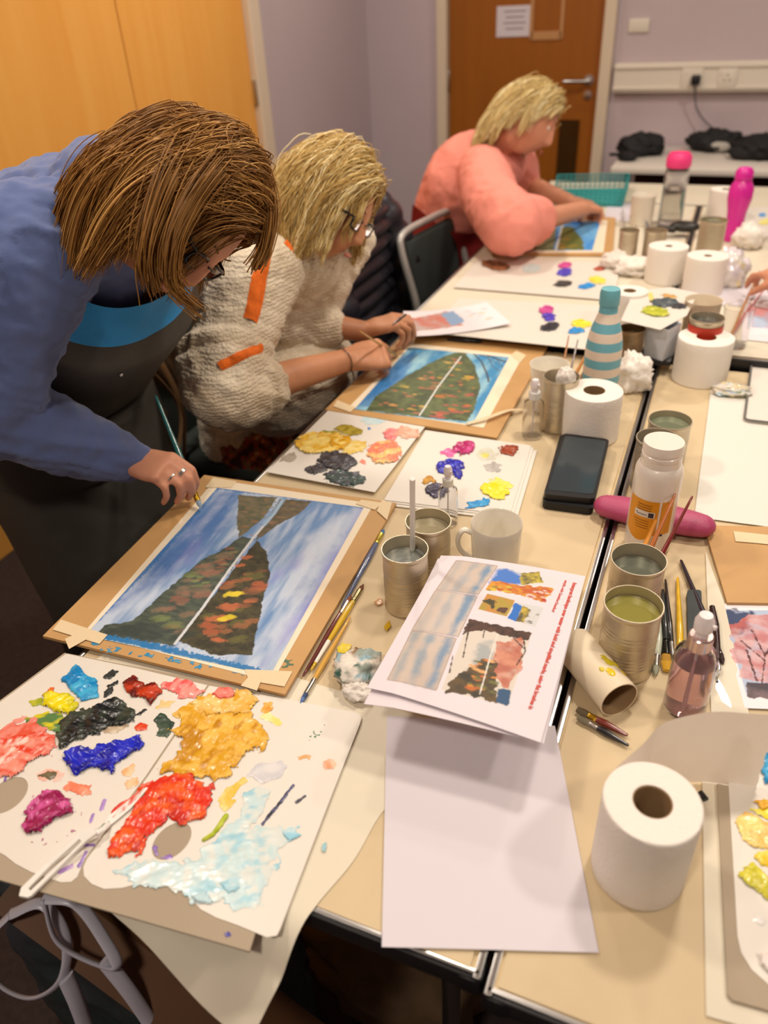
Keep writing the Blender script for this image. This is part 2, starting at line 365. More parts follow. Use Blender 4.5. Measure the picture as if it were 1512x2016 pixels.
# ------------------------------------------------------------------ tables
m_edge = mat('black_table_edge', (34, 32, 34), rough=.35, bump=.2, bscale=60)
m_top = mat('beech_laminate', (222, 196, 150), rough=.45, noise=.06, nscale=12)
m_cover = mat('beige_table_paper', (214, 192, 154), rough=.6, noise=.12, nscale=7, bump=1., bscale=11)
m_cream = mat('cream_greaseproof_paper', (226, 216, 194), rough=.55, noise=.06, nscale=6, bump=1., bscale=12)
def table(x0, x1, y0, y1, ztop, label, legs=True):
    t = thing('folding_table', label, 'table', ((x0+x1)/2, (y0+y1)/2, 0), 'tables pushed together for the class')
    w, d = x1-x0, y1-y0; cx, cy = (x0+x1)/2, (y0+y1)/2
    obj('tabletop', box(w-.01, d-.01, .022, (cx, cy, ztop-.0115)), m_top, t)
    e = .006
    obj('edge_band', join(box(w, e, .026, (cx, y0+e/2, ztop-.0135), .001), box(w, e, .026, (cx, y1-e/2, ztop-.0135), .001), box(e, d-2*e, .026, (x0+e/2, cy, ztop-.0135), .001), box(e, d-2*e, .026, (x1-e/2, cy, ztop-.0135), .001)), m_edge, t)
    obj('edge_strip', join(box(w-.004, .005, .004, (cx, y0+.006, ztop+.0005), .001), box(.007, d, .004, (x0+.004, cy, ztop+.0005), .001), box(.007, d, .004, (x1-.004, cy, ztop+.0005), .001)), m_alu, t, label='silver metal strip along the table edge')
    for a in (x0+.012, x1-.012):
        for b in (y0+.012, y1-.012): obj('corner_guard', box(.03, .03, .03, (a, b, ztop-.0165), .008), m_dark, t)
    obj('frame', join(box(w-.16, .03, .03, (cx, y0+.08, ztop-.04)), box(w-.16, .03, .03, (cx, y1-.08, ztop-.04)), box(.03, d-.2, .03, (x0+.08, cy, ztop-.04)), box(.03, d-.2, .03, (x1-.08, cy, ztop-.04))), m_dark, t)
    for a in (x0+.08, x1-.08):
        for b in (y0+.16, y1-.09):
            obj('leg', tube([(a, b, 0), (a, b, ztop-.03)], .014, 12), m_alu, t)
    return t
XL, XM, XR = -.745, -.08, .585
FZ = .755
table(XL, XM-.003, .345, 1.845, TZ-.001, 'folding table nearest the camera on the left, under the big palette and handouts')
table(XM+.003, XR, .335, 1.845, TZ-.001, 'folding table nearest the camera on the right, under the single big toilet roll')
table(XL, XM-.003, 1.855, 3.355, FZ-.001, 'folding table in the far left row, in front of the person in the pink shirt')
table(XM+.003, XR, 1.855, 3.355, FZ-.001, 'folding table in the far right row, under the upright toilet rolls')
table(XL, XR, 3.362, 3.75, FZ-.001, 'folding table closing the far end of the row, under the pink lidded bottle')
# back table against the wall
t = thing('side_table', 'white topped table standing against the back wall', 'table', (.7, 4.42, 0))
obj('tabletop', box(2.5, .62, .03, (.72, 4.42, .735), .006), mat('white_laminate', (225, 218, 208), rough=.4), t)
for a in (-.45, 1.9):
    for b in (4.15, 4.69): obj('leg', tube([(a, b, 0), (a, b, .72)], .016, 12), m_dark, t)
obj('modesty_panel', box(2.3, .02, .5, (.72, 4.3, .46)), mat('dark_plum_panel', (74, 50, 52), rough=.6), t)

def sheet(name, pts, z, m, label, cat, th=.0006, wav=0., n=40, group=None, parent=None):
    """paper lying flat; outline pts, triangulated as a grid inside the quad"""
    g = grid(bilin([pts[0], pts[1], pts[2], pts[3]], n, n), n, n)
    X, Y = g.v[:, 0], g.v[:, 1]; g.v[:, 2] = z+wav*(fbm(X*9, Y*9, len(name))*1.0)
    lo = Geo(g.v.copy(), [q[::-1] for q in g.f]); lo.v[:, 2] -= th
    edge = []; N = n*n
    bd = [i for i in range(n)]+[j*n+n-1 for j in range(1, n)]+[(n-1)*n+i for i in range(n-2, -1, -1)]+[j*n for j in range(n-2, 0, -1)]
    for a, b in zip(bd, bd[1:]+bd[:1]): edge.append((a+N, b+N, b, a))
    gg = g+lo; gg.f += edge
    o = obj(name, gg, m, parent, ang=30)
    if parent is None: tag(o, label, cat, group)
    return o
# paper covers over the tabletops
sheet('table_cover', [(-.735, .36, 0), (-.095, .352, 0), (-.095, 1.835, 0), (-.735, 1.835, 0)], TZ+.0012, m_cover, 'beige paper cover on the near left table, beneath the cans and boards', 'table cover', wav=.0012, n=60)
sheet('table_cover', [(-.066, .345, 0), (.575, .345, 0), (.575, 1.835, 0), (-.066, 1.835, 0)], TZ+.0012, m_cover, 'beige paper cover on the near right table, beneath the standing toilet roll', 'table cover', wav=.0012, n=60)
sheet('table_cover', [(-.735, 1.87, 0), (-.095, 1.87, 0), (-.095, 3.35, 0), (-.735, 3.35, 0)], FZ+.0012, m_cream, 'cream paper cover on the far left table, in front of the pink shirt', 'table cover', wav=.0012)
sheet('table_cover', [(-.066, 1.87, 0), (.575, 1.87, 0), (.575, 3.35, 0), (-.066, 3.35, 0)], FZ+.0012, m_cream, 'cream paper cover on the far right table, below the group of toilet rolls', 'table cover', wav=.0012)
sheet('table_cover', [(-.735, 3.365, 0), (.575, 3.365, 0), (.575, 3.73, 0), (-.735, 3.73, 0)], FZ+.0012, m_cream, 'cream paper cover on the table at the far end, below the magenta bottle', 'table cover', wav=.0012)

# ------------------------------------------------------------------ builders for table things
m_tin = mat('tin_can_steel', (214, 202, 178), rough=.42, metal=.85, noise=.15, nscale=18)
m_tin_in = mat('tin_inside', (120, 112, 96), rough=.4, metal=.9)
m_glass = mat('clear_plastic', (245, 245, 245), rough=.06, trans=1., ior=1.3, spec=.5)
m_tissue = mat('white_tissue_paper', (240, 232, 222), rough=.95, bump=.5, bscale=260)
m_core = mat('brown_cardboard_core', (150, 120, 84), rough=.9)
m_ceramic = mat('white_ceramic', (236, 228, 212), rough=.18, coat=.4)
m_board = mat('brown_hardboard', (200, 156, 100), rough=.55, noise=.10, nscale=14, bump=.15, bscale=400)
m_tape = mat('cream_masking_tape', (228, 206, 168), rough=.6, bump=.3, bscale=200)
m_grey = mat('grey_board', (172, 156, 134), rough=.8)
def R_px(px, t): return px*t/FPX
def top_at(px, py, h, zb):
    p = T(px, py, zb+h); t = (p-EYE) @ FW; return p, t
def zbase(y): return (FZ if y > 1.86 else TZ)+.0028
def water_mat(c): return mat('paint_water_%d_%d_%d' % c, c, rough=.05, spec=.6, coat=.5)
def tin_can(px, py, rx, h, water, label, level=.75, zb=None, body=None, lid=False, group='tin cans of painting water'):
    zb = zb or TZ+.0028
    p, t = top_at(px, py, h, zb); 
    if zb < FZ and p[1] > 1.87: zb = FZ+.0028; p, t = top_at(px, py, h, zb)
    r = R_px(rx, t); x, y = p[0], p[1]
    prof = [(0, 0), (r*.93, 0), (r*.98, .002), (r*.98, .005), (r*.95, .007)]
    n = 64
    for i in range(n+1):
        z = .009+(h-.018)*i/n; f = i/n; rr = r*.955
        if .28 < f < .40 or .47 < f < .56 or .62 < f < .78 or .12 < f < .24: rr += r*.012*math.sin(i*math.pi*.5*1.0+.4)
        prof.append((rr, z))
    prof += [(r*.955, h-.007), (r*.99, h-.005), (r, h-.002), (r*.99, h), (r*.955, h), (r*.94, h-.003)]
    o = thing('tin_can', label, 'tin can', (x, y, zb), group)
    obj('can_body', lathe(prof+[(r*.93, .004), (0, .004)], 48).mv((x, y, zb)), [body or m_tin], o, ang=50)
    if water:
        obj('water', lathe([(0, h*level-.002), (r*.925, h*level-.002), (r*.925, h*level), (0, h*level)], 40).mv((x, y, zb)), water_mat(water), o)
    return o, (x, y, zb, r, h)
def toilet_roll(px, py, rx, label, h=.1, core=.38, zb=None, group='rolls of tissue'):
    zb = zb or TZ+.0028
    p, t = top_at(px, py, h, zb)
    if p[1] > 1.87 and zb < FZ: zb = FZ+.0028; p, t = top_at(px, py, h, zb)
    r = R_px(rx, t); x, y = p[0], p[1]; rc = r*core
    prof = [(rc, 0), (r*.985, 0), (r, .003)]+[(r, .003+(h-.006)*k/6) for k in range(7)]+[(r*.985, h)]
    prof += [(rc+(r*.985-rc)*(1-k/14), h+(.0006 if k % 2 else -.0003)) for k in range(1, 15)]
    g = lathe(prof, 64)
    a = np.arctan2(g.v[:, 1], g.v[:, 0]); rr = np.hypot(g.v[:, 0], g.v[:, 1]); k = np.where(rr > r*.9, 1+.018*(fbm(a*1.3+9, g.v[:, 2]*25, int(px))-.5), 1)
    g.v[:, 0] *= k; g.v[:, 1] *= k
    o = thing('toilet_roll', label, 'toilet roll', (x, y, zb), group)
    obj('paper', g.mv((x, y, zb)), m_tissue, o, ang=60)
    obj('core', lathe([(rc, 0), (rc, h-.001), (rc-.0012, h-.001), (rc-.0012, 0), (rc, 0)], 40).mv((x, y, zb)), m_core, o)
    return o, (x, y, zb, r, h)
def brush(name, tip, end, hc, fc=(200, 170, 90), bc=(120, 80, 40), r=.0035, label=None, flat=False, wet=None, hc2=None, bl=.016, group=None, cat='paintbrush'):
    tip = np.array(tip, float); end = np.array(end, float); d = end-tip; Ln = np.linalg.norm(d); d /= Ln
    o = thing(name, label, cat, (tip+end)/2*np.array([1, 1, 0])+np.array([0, 0, min(tip[2], end[2])]), group)
    fl = min(.028, Ln*.16)
    a = tip; b = tip+d*bl; c = b+d*fl
    rb = [.0006, r*.9, r*.95] if not flat else [r*1.1, r*1.4, r*1.1]
    obj('bristles', tube([a, a+d*bl*.55, b], rb, 10, flat=.45 if flat else 1.), mat('bristle_%d_%d_%d' % bc, bc, rough=.7), o)
    obj('ferrule', tube([b, c-d*.006, c-d*.004, c], [r*1.1, r*.98, r*1.1, r*1.0], 12, flat=.7 if flat else 1.), mat('ferrule_%d_%d_%d' % fc, fc, rough=.25, metal=1.), o)
    hp = [c+d*(Ln-bl-fl)*k for k in (0, .12, .3, .6, .9, .98, 1.)]
    obj('handle', tube(hp, [r*.95, r*1.15, r*1.2, r*.85, r*.6, r*.5, r*.15], 12), mat('handle_%d_%d_%d' % hc, hc, rough=.25, coat=.5), o)
    if hc2:
        obj('handle_tip', tube([hp[3], hp[4]], [r*.9, r*.66], 12), mat('handle_%d_%d_%d' % hc2, hc2, rough=.3), o)
    if wet:
        obj('paint', tube([a-d*.001, a+d*bl*.5], [r*1.1 if flat else .0008, r*1.5 if flat else r*1.0], 10, flat=.5 if flat else 1.), mat('wet_%d_%d_%d' % wet, wet, rough=.2, coat=.5), o)
    return o
def lying(px0, px1, z=TZ, r=.004):
    a = T(px0[0], px0[1], z+r+.003); b = T(px1[0], px1[1], z+r+.003); return a, b
def crumple(name, c, r, label, seed, m=None, cols=None, group='crumpled tissues', sub=44):
    g = ball((0, 0, 0), 1., sub, sub//2+4); v = g.v; 
    n1 = fbm(v[:, 0]*1.6+seed, v[:, 1]*1.6+v[:, 2]*2.1, seed); n2 = fbm(v[:, 0]*4+v[:, 2]*3, v[:, 1]*4-v[:, 2]*3+seed, seed+3)
    k = .55+.6*n1+.32*np.abs(n2-.5)*2-.05
    g.v = v*k[:, None]*np.array(r); g.v[:, 2] = np.maximum(g.v[:, 2], -r[2]*.55); g.v[:, 2] -= g.v[:, 2].min()
    if cols is not None:
        C = np.tile(np.array(lin((226, 218, 206))), (len(v), 1))
        for i, (cc, th) in enumerate(cols):
            mk = np.clip((fbm(v[:, 0]*2+i*5, v[:, 1]*2+v[:, 2]*2, seed+i*7)-th)*9, 0, 1)[:, None]; C = C*(1-mk)+np.array(lin(cc))*mk
        g.c = C
    o = obj(name, g.mv(c), m or m_tissue, ang=80); tag(o, label, 'tissue', group); return o
def spray_bottle(px, py, h, rpx, label, liquid=None, zb=TZ+.0028, cap=None, lvl=.72):
    """(px,py) = centre of the bottle's base"""
    p = T(px, py, zb); t = (p-EYE) @ FW; r = R_px(rpx, t); x, y = p[0], p[1]
    o = thing('spray_bottle', label, 'spray bottle', (x, y, zb))
    bh = h*.68
    obj('bottle_body', lathe([(0, 0), (r*.9, 0), (r, .004), (r, bh*.82), (r*.9, bh*.91), (r*.5, bh), (r*.45, bh+.004), (r*.42, bh+.004), (r*.86, bh*.9), (r*.93, bh*.8), (r*.93, .005), (0, .004)], 32).mv((x, y, zb)), m_glass, o)
    if liquid: obj('liquid', lathe([(0, .0045), (r*.915, .0055), (r*.915, bh*lvl), (0, bh*lvl)], 32).mv((x, y, zb)), mat('liquid_%d_%d_%d' % liquid, liquid, rough=.02, trans=.85, ior=1.33), o)
    obj('dip_tube', tube([(x, y, zb+.008), (x, y, zb+bh)], r*.07, 8), mat('milky_plastic', (235, 225, 225), rough=.3), o)
    obj('collar', lathe([(0, bh), (r*.56, bh), (r*.56, bh+h*.11), (r*.5, bh+h*.12), (0, bh+h*.12)], 28).mv((x, y, zb)), cap or mat('pale_collar', (225, 222, 215), rough=.25), o)
    obj('nozzle', join(lathe([(r*.3, bh+h*.11), (r*.3, bh+h*.17), (r*.42, bh+h*.18), (r*.44, bh+h*.26), (r*.3, bh+h*.32), (0, bh+h*.325)], 28).mv((x, y, zb)),
        tube([(x, y, zb+bh+h*.25), (x+r*.5, y-r*.3, zb+bh+h*.25)], r*.12, 8)), mat('milky_plastic', (235, 225, 225), rough=.3), o)
    return o
def plate(outline, holes, z0, z1):
    from mathutils.geometry import tessellate_polygon
    loops = [[(float(p[0]), float(p[1])) for p in outline]]+[[(float(p[0]), float(p[1])) for p in h] for h in holes]
    tr = tessellate_polygon([[Vector((a, b, 0)) for a, b in l] for l in loops]); flat = [p for l in loops for p in l]; n = len(flat)
    v = [(a, b, z1) for a, b in flat]+[(a, b, z0) for a, b in flat]; f = []
    for q in tr:
        a, b, c = [flat[i] for i in q]
        if (b[0]-a[0])*(c[1]-a[1])-(b[1]-a[1])*(c[0]-a[0]) < 0: q = q[::-1]
        f.append(tuple(q)); f.append(tuple(i+n for i in q[::-1]))
    k = 0
    for l in loops:
        m = len(l)
        for i in range(m): f.append((k+i, k+(i+1) % m, n+k+(i+1) % m, n+k+i))
        k += m
    return Geo(v, f)
def ell(cx, cy, a, b, rot=0, n=28, z=TZ):
    c, s = math.cos(math.radians(rot)), math.sin(math.radians(rot))
    return TP([(cx+a*math.cos(t)*c-b*math.sin(t)*s, cy+a*math.cos(t)*s+b*math.sin(t)*c) for t in np.linspace(0, 2*np.pi, n, endpoint=False)], z)
def smooth_poly(pts, n=90):
    P = list(pts); m = len(P); out = []
    for i in range(n):
        s = i/n*m; k = int(s); u = s-k; a, b, c, d = (np.asarray(P[(k+j-1) % m], float) for j in range(4))
        out.append(.5*((2*b)+(c-a)*u+(2*a-5*b+4*c-d)*u*u+(3*b-a-3*c+d)*u**3))
    return np.array(out)
def text_mesh(s, start, end, size_dir, z, m, parent, name='printed_text', bold=.0):
    """writing that runs from start to end (world xy)"""
    cu = bpy.data.curves.new(name, 'FONT'); cu.body = s; cu.size = 1; cu.offset = bold; cu.resolution_u = 2
    o = bpy.data.objects.new(name, cu); COL.objects.link(o); bpy.context.view_layer.update()
    me = bpy.data.meshes.new_from_object(o.evaluated_get(bpy.context.evaluated_depsgraph_get()))
    v = np.zeros(len(me.vertices)*3); me.vertices.foreach_get('co', v); v = v.reshape(-1, 3); f = [tuple(p.vertices) for p in me.polygons]
    bpy.data.objects.remove(o); bpy.data.curves.remove(cu); bpy.data.meshes.remove(me)
    a, b = np.asarray(start, float), np.asarray(end, float); d = b-a; Ln = np.linalg.norm(d); d /= Ln; u = np.asarray(size_dir, float); u = u-d*(u@d); u /= np.linalg.norm(u)
    k = Ln/(v[:, 0].max()-v[:, 0].min()); v[:, 0] -= v[:, 0].min()
    W = a+np.outer(v[:, 0]*k, d)+np.outer(v[:, 1]*k, u)
    return obj(name, Geo(W+np.array([0, 0, 0]), f), m, parent, smooth=False)

# ------------------------------------------------------------------ cream sheet hanging over the near edge
cs = [(-.62, .60), (-.30, .63), (-.215, .47), (-.30, .235), (-.36, .225), (-.62, .33), (-.75, .40)]
P = bilin([(-.745, .36, 0), (-.285, .205, 0), (-.205, .62, 0), (-.70, .64, 0)], 50, 50)
g = grid(P, 50, 50); hang = np.clip(.35-g.v[:, 1], 0, 1); g.v[:, 2] = TZ+.0022+.0015*fbm(g.v[:, 0]*12, g.v[:, 1]*12, 3)
ov = np.clip(.348-g.v[:, 1], 0, 1); g.v[:, 2] -= ov*.62*np.clip(ov*14, 0, 1)+.0; g.v[:, 1] += ov*.25
g.v[:, 2] += .010*np.sin(g.v[:, 0]*40)*np.clip(ov*10, 0, 1); g.v[:, 0] += .006*np.sin(g.v[:, 1]*50)*np.clip((g.v[:, 0]+.3)*8, 0, 1)
lo = Geo(g.v-[0, 0, .0005], [q[::-1] for q in g.f])
tag(obj('greaseproof_sheet', g+lo, m_cream), 'cream greaseproof sheet drooping over the near table edge under the big palette', 'paper sheet')

# ------------------------------------------------------------------ the big near palettes on a grey board
PZ = TZ+.0075
pad = thing('palette_pad', 'big palette pad smeared with many paints at the near left table corner', 'palette', (*T(320, 1560)[:2], TZ+.004))
BB = TP([(-330, 1640), (-240, 1560), (128, 1288), (420, 1345), (640, 1400), (492, 1876)], TZ+.004)
obj('backing_board', plate(BB, [], TZ+.0042, TZ+.0068), m_grey, pad, smooth=False)
rp = [(412, 1350), (560, 1376), (700, 1402), (712, 1410), (709, 1424), (655, 1560), (552, 1828), (545, 1842), (525, 1845), (470, 1822), (425, 1806), (395, 1790), (370, 1762), (348, 1746), (322, 1738), (285, 1736), (240, 1748), (205, 1750), (180, 1740), (165, 1724), (164, 1706), (172, 1690), (290, 1530)]
hole_r = ell(338, 1656, 46, 28, -42, z=PZ)
p_r = obj('palette_sheet', plate(TP(rp, PZ), [hole_r], TZ+.0069, PZ), m_white, pad, smooth=False)
lp = [(130, 1287), (270, 1316), (408, 1349), (286, 1529), (168, 1689), (152, 1726), (140, 1736), (120, 1737), (60, 1716), (30, 1700), (10, 1684), (-20, 1668), (-70, 1655), (-130, 1652), (-200, 1650), (-280, 1610), (-240, 1560), (-60, 1426)]
hole_l = ell(14, 1566, 48, 27, -38, z=PZ)
obj('palette_sheet', plate(TP(lp, PZ), [hole_l], TZ+.0069, PZ), m_white, pad, smooth=False)
DABS = [
 ('bright blue', [(122, 1338), (150, 1312), (172, 1328), (196, 1348), (194, 1372), (160, 1382), (138, 1356)], (14, 130, 196), (70, 180, 225), .0035, {}),
 ('black', [(206, 1335), (222, 1318), (232, 1322), (218, 1338)], (40, 42, 40), (60, 62, 58), .0008, {}),
 ('black', [(212, 1350), (232, 1338), (236, 1346), (216, 1354)], (40, 42, 40), (60, 62, 58), .0008, {}),
 ('black', [(206, 1362), (216, 1354), (220, 1366), (208, 1373)], (40, 42, 40), (60, 62, 58), .0008, {}),
 ('dark red brown', [(244, 1344), (262, 1334), (286, 1350), (306, 1346), (321, 1366), (296, 1388), (284, 1372), (262, 1370), (247, 1360)], (104, 22, 10), (198, 62, 22), .004, {'c3': (140, 30, 14)}),
 ('pink red', [(318, 1348), (350, 1336), (374, 1342), (400, 1360), (388, 1376), (356, 1374), (345, 1360), (322, 1356)], (232, 92, 88), (246, 156, 146), .0025, {}),
 ('yellow', [(84, 1370), (104, 1362), (150, 1376), (154, 1392), (136, 1408), (104, 1400), (88, 1390)], (244, 224, 16), (214, 204, 20), .005, {}),
 ('orange streak', [(86, 1364), (106, 1354), (104, 1364), (90, 1372)], (222, 90, 36), (230, 120, 50), .001, {}),
 ('olive', [(60, 1380), (80, 1374), (84, 1384), (66, 1392)], (160, 170, 30), (190, 190, 50), .001, {}),
 ('green and yellow smear', [(52, 1416), (96, 1402), (140, 1414), (132, 1446), (120, 1450), (96, 1436), (60, 1426)], (84, 128, 70), (216, 204, 30), .0014, {}),
 ('black', [(112, 1436), (140, 1404), (180, 1394), (228, 1376), (262, 1396), (264, 1420), (214, 1428), (196, 1446), (152, 1452), (122, 1472)], (22, 24, 24), (58, 66, 54), .0035, {'wob': .006}),
 ('black flick', [(262, 1408), (284, 1398), (276, 1410)], (30, 30, 30), (50, 50, 50), .001, {}),
 ('ultramarine', [(128, 1488), (148, 1470), (180, 1484), (196, 1466), (216, 1462), (276, 1452), (284, 1476), (238, 1498), (222, 1522), (192, 1506), (152, 1526), (134, 1508)], (16, 16, 140), (34, 44, 200), .005, {'wob': .006}),
 ('beige smear', [(200, 1434), (226, 1424), (252, 1430), (232, 1446), (206, 1444)], (176, 152, 124), (214, 196, 170), .0006, {}),
 ('red oval', [(262, 1432), (276, 1422), (294, 1426), (290, 1438), (268, 1441)], (220, 66, 28), (236, 110, 60), .0012, {'wob': .001}),
 ('dark green strokes', [(304, 1418), (318, 1406), (344, 1422), (328, 1452), (298, 1452), (312, 1436)], (44, 62, 48), (70, 88, 70), .0012, {}),
 ('yellow ochre', [(346, 1408), (372, 1386), (420, 1372), (460, 1366), (500, 1384), (490, 1416), (522, 1440), (514, 1474), (468, 1488), (456, 1516), (440, 1528), (400, 1532), (322, 1520), (318, 1504), (362, 1482), (366, 1456), (340, 1440), (364, 1424)], (220, 162, 26), (238, 190, 84), .003, {'wob': .007, 'c3': (196, 134, 14)}),
 ('pale ochre', [(370, 1388), (410, 1374), (452, 1364), (486, 1360), (504, 1378), (492, 1404), (440, 1412), (400, 1404), (384, 1398)], (240, 192, 104), (228, 172, 60), .0045, {'wob': .005, 'c3': (246, 208, 130)}),
 ('coral pink', [(420, 1372), (432, 1359), (456, 1358), (466, 1372), (450, 1384), (430, 1382)], (236, 92, 84), (246, 140, 124), .006, {}),
 ('orange brown', [(512, 1402), (520, 1386), (538, 1383), (534, 1398), (520, 1406)], (226, 152, 44), (236, 180, 90), .001, {}),
 ('pale yellow', [(512, 1412), (530, 1404), (556, 1420), (548, 1428), (520, 1420)], (238, 222, 120), (244, 234, 170), .0005, {}),
 ('tan strokes', [(308, 1394), (318, 1378), (344, 1380), (334, 1392)], (222, 186, 104), (232, 204, 140), .0006, {}),
 ('ochre strokes left of the big ochre', [(340, 1404), (356, 1398), (360, 1412), (344, 1416)], (222, 160, 50), (238, 190, 90), .001, {}),
 ('salmon tiles', [(126, 1552), (132, 1538), (182, 1544), (178, 1562), (150, 1566)], (236, 128, 92), (244, 160, 128), .0008, {}),
 ('pink wash', [(68, 1524), (90, 1516), (126, 1522), (120, 1536), (84, 1540)], (240, 170, 150), (246, 200, 186), .0004, {}),
 ('dark olive', [(78, 1526), (94, 1518), (112, 1524), (98, 1534)], (92, 84, 58), (120, 110, 80), .0012, {}),
 ('peach strokes', [(238, 1518), (262, 1506), (272, 1516), (254, 1528), (240, 1526)], (238, 180, 120), (244, 204, 160), .0006, {}),
 ('peach strokes', [(250, 1540), (270, 1532), (272, 1544), (250, 1552)], (236, 178, 120), (244, 204, 160), .0006, {}),
 ('orange red and pink mass', [(-60, 1490), (-20, 1464), (30, 1450), (70, 1444), (104, 1460), (102, 1488), (64, 1500), (34, 1526), (-10, 1536), (-50, 1530)], (224, 58, 26), (238, 150, 130), .003, {'wob': .007, 'c3': (246, 214, 200)}),
 ('pink mass', [(-20, 1452), (20, 1432), (62, 1420), (94, 1440), (108, 1466), (80, 1462), (40, 1452), (0, 1466)], (236, 140, 124), (226, 84, 60), .0022, {'wob': .006}),
 ('salmon wash', [(24, 1420), (46, 1408), (52, 1420), (32, 1430)], (232, 178, 160), (236, 150, 140), .0004, {}),
 ('magenta', [(50, 1600), (66, 1574), (108, 1560), (134, 1578), (148, 1600), (114, 1614), (80, 1636), (52, 1634)], (150, 14, 80), (216, 92, 160), .006, {'wob': .005}),
 ('magenta flecks', [(40, 1640), (70, 1650), (110, 1640), (150, 1615), (165, 1600), (150, 1590), (150, 1640), (90, 1670), (50, 1660)], (150, 30, 90), (190, 70, 130), .0006, {'dens': .62, 'ws': 260, 'wob': .003}),
 ('vermilion', [(282, 1556), (326, 1534), (372, 1516), (394, 1546), (420, 1546), (406, 1584), (402, 1606), (360, 1616), (330, 1606), (300, 1640), (274, 1676), (240, 1684), (212, 1690), (224, 1640), (262, 1604)], (222, 44, 14), (238, 96, 30), .0032, {'wob': .006, 'c3': (200, 34, 14)}),
 ('red streak', [(220, 1598), (284, 1544), (300, 1540), (262, 1576), (226, 1600)], (214, 48, 24), (238, 120, 100), .001, {}),
 ('translucent yellow', [(428, 1580), (446, 1550), (480, 1533), (478, 1552), (456, 1572), (470, 1576), (444, 1594), (430, 1590)], (228, 192, 70), (236, 214, 130), .0006, {}),
 ('grey white', [(484, 1530), (506, 1506), (556, 1498), (562, 1514), (552, 1532), (520, 1542)], (206, 204, 208), (224, 220, 218), .0008, {}),
 ('pale blue wash', [(230, 1716), (270, 1694), (330, 1700), (390, 1690), (432, 1640), (470, 1608), (486, 1568), (510, 1550), (528, 1556), (516, 1596), (486, 1630), (530, 1638), (584, 1634), (582, 1654), (550, 1672), (536, 1714), (512, 1778), (474, 1796), (440, 1768), (396, 1778), (352, 1752), (300, 1738), (248, 1736)], (196, 220, 222), (216, 222, 216), .0007, {'wob': .006, 'c3': (160, 206, 220)}),
 ('sky blue ridge', [(560, 1640), (578, 1632), (588, 1646), (570, 1656)], (150, 206, 226), (196, 224, 230), .002, {}),
 ('sky blue ridge', [(436, 1740), (462, 1732), (474, 1748), (450, 1760)], (150, 206, 226), (196, 224, 230), .0022, {}),
 ('sky blue ridge', [(378, 1766), (404, 1758), (414, 1776), (396, 1776)], (130, 190, 220), (196, 224, 230), .003, {}),
 ('orange fleck', [(586, 1490), (612, 1488), (610, 1494), (588, 1495)], (222, 168, 110), (230, 190, 140), .0004, {}),
 ('orange fleck', [(638, 1504), (648, 1498), (661, 1504), (655, 1514), (642, 1513)], (230, 160, 120), (240, 200, 170), .0004, {}),
 ('green speckle', [(598, 1450), (610, 1436), (630, 1430), (642, 1422), (628, 1450), (606, 1462)], (60, 130, 90), (100, 150, 120), .0005, {'dens': .52, 'ws': 240, 'wob': .003}),
]
for nm, pts, c1, c2, h, kw in DABS:
    kw = dict(kw); kw.setdefault('wob', .0035)
    dab('paint_dab', TP(pts, PZ), c1, c2, h, pad, PZ, label=nm + ' paint', **kw)
for pts, wd, c1, c2, h, nm in [([(446, 1606), (432, 1626), (420, 1642), (402, 1654)], .006, (172, 190, 26), (200, 206, 60), .003, 'lime green'),
        ([(578, 1546), (566, 1560), (552, 1580), (532, 1604), (518, 1622)], .0045, (40, 42, 60), (90, 90, 130), .001, 'black violet'),
        ([(600, 1568), (584, 1580)], .003, (50, 50, 60), (90, 90, 100), .0006, 'black'),
        ([(205, 1576), (200, 1594)], .004, (150, 112, 190), (176, 140, 206), .0006, 'violet'), ([(184, 1604), (178, 1618)], .004, (150, 112, 190), (176, 140, 206), .0006, 'violet'),
        ([(196, 1640), (178, 1646)], .004, (140, 110, 180), (176, 140, 206), .0006, 'violet'), ([(184, 1664), (168, 1664)], .004, (140, 104, 184), (176, 140, 206), .0006, 'violet'),
        ([(170, 1678), (156, 1704)], .004, (140, 104, 184), (176, 140, 206), .0006, 'violet'), ([(140, 1706), (118, 1716)], .005, (170, 130, 200), (196, 160, 216), .0006, 'violet'),
        ([(22, 1492), (10, 1536)], .002, (120, 90, 170), (150, 120, 190), .0005, 'violet')]:
    dab('paint_dab', None, c1, c2, h, pad, PZ, line=(TP(pts, PZ), wd), wob=.0012, res=.0008, label=nm+' paint')
dab('paint_dab', TP([(302, 1668), (318, 1684), (344, 1684), (338, 1690), (316, 1692), (304, 1684)], PZ), (140, 100, 186), (160, 124, 200), .0006, pad, TZ+.0069, label='violet paint')
dab('paint_dab', TP([(440, 1838), (450, 1832), (455, 1842), (446, 1846)], PZ), (60, 40, 140), (60, 50, 150), .0006, pad, TZ+.0069, label='violet paint', wob=.001)

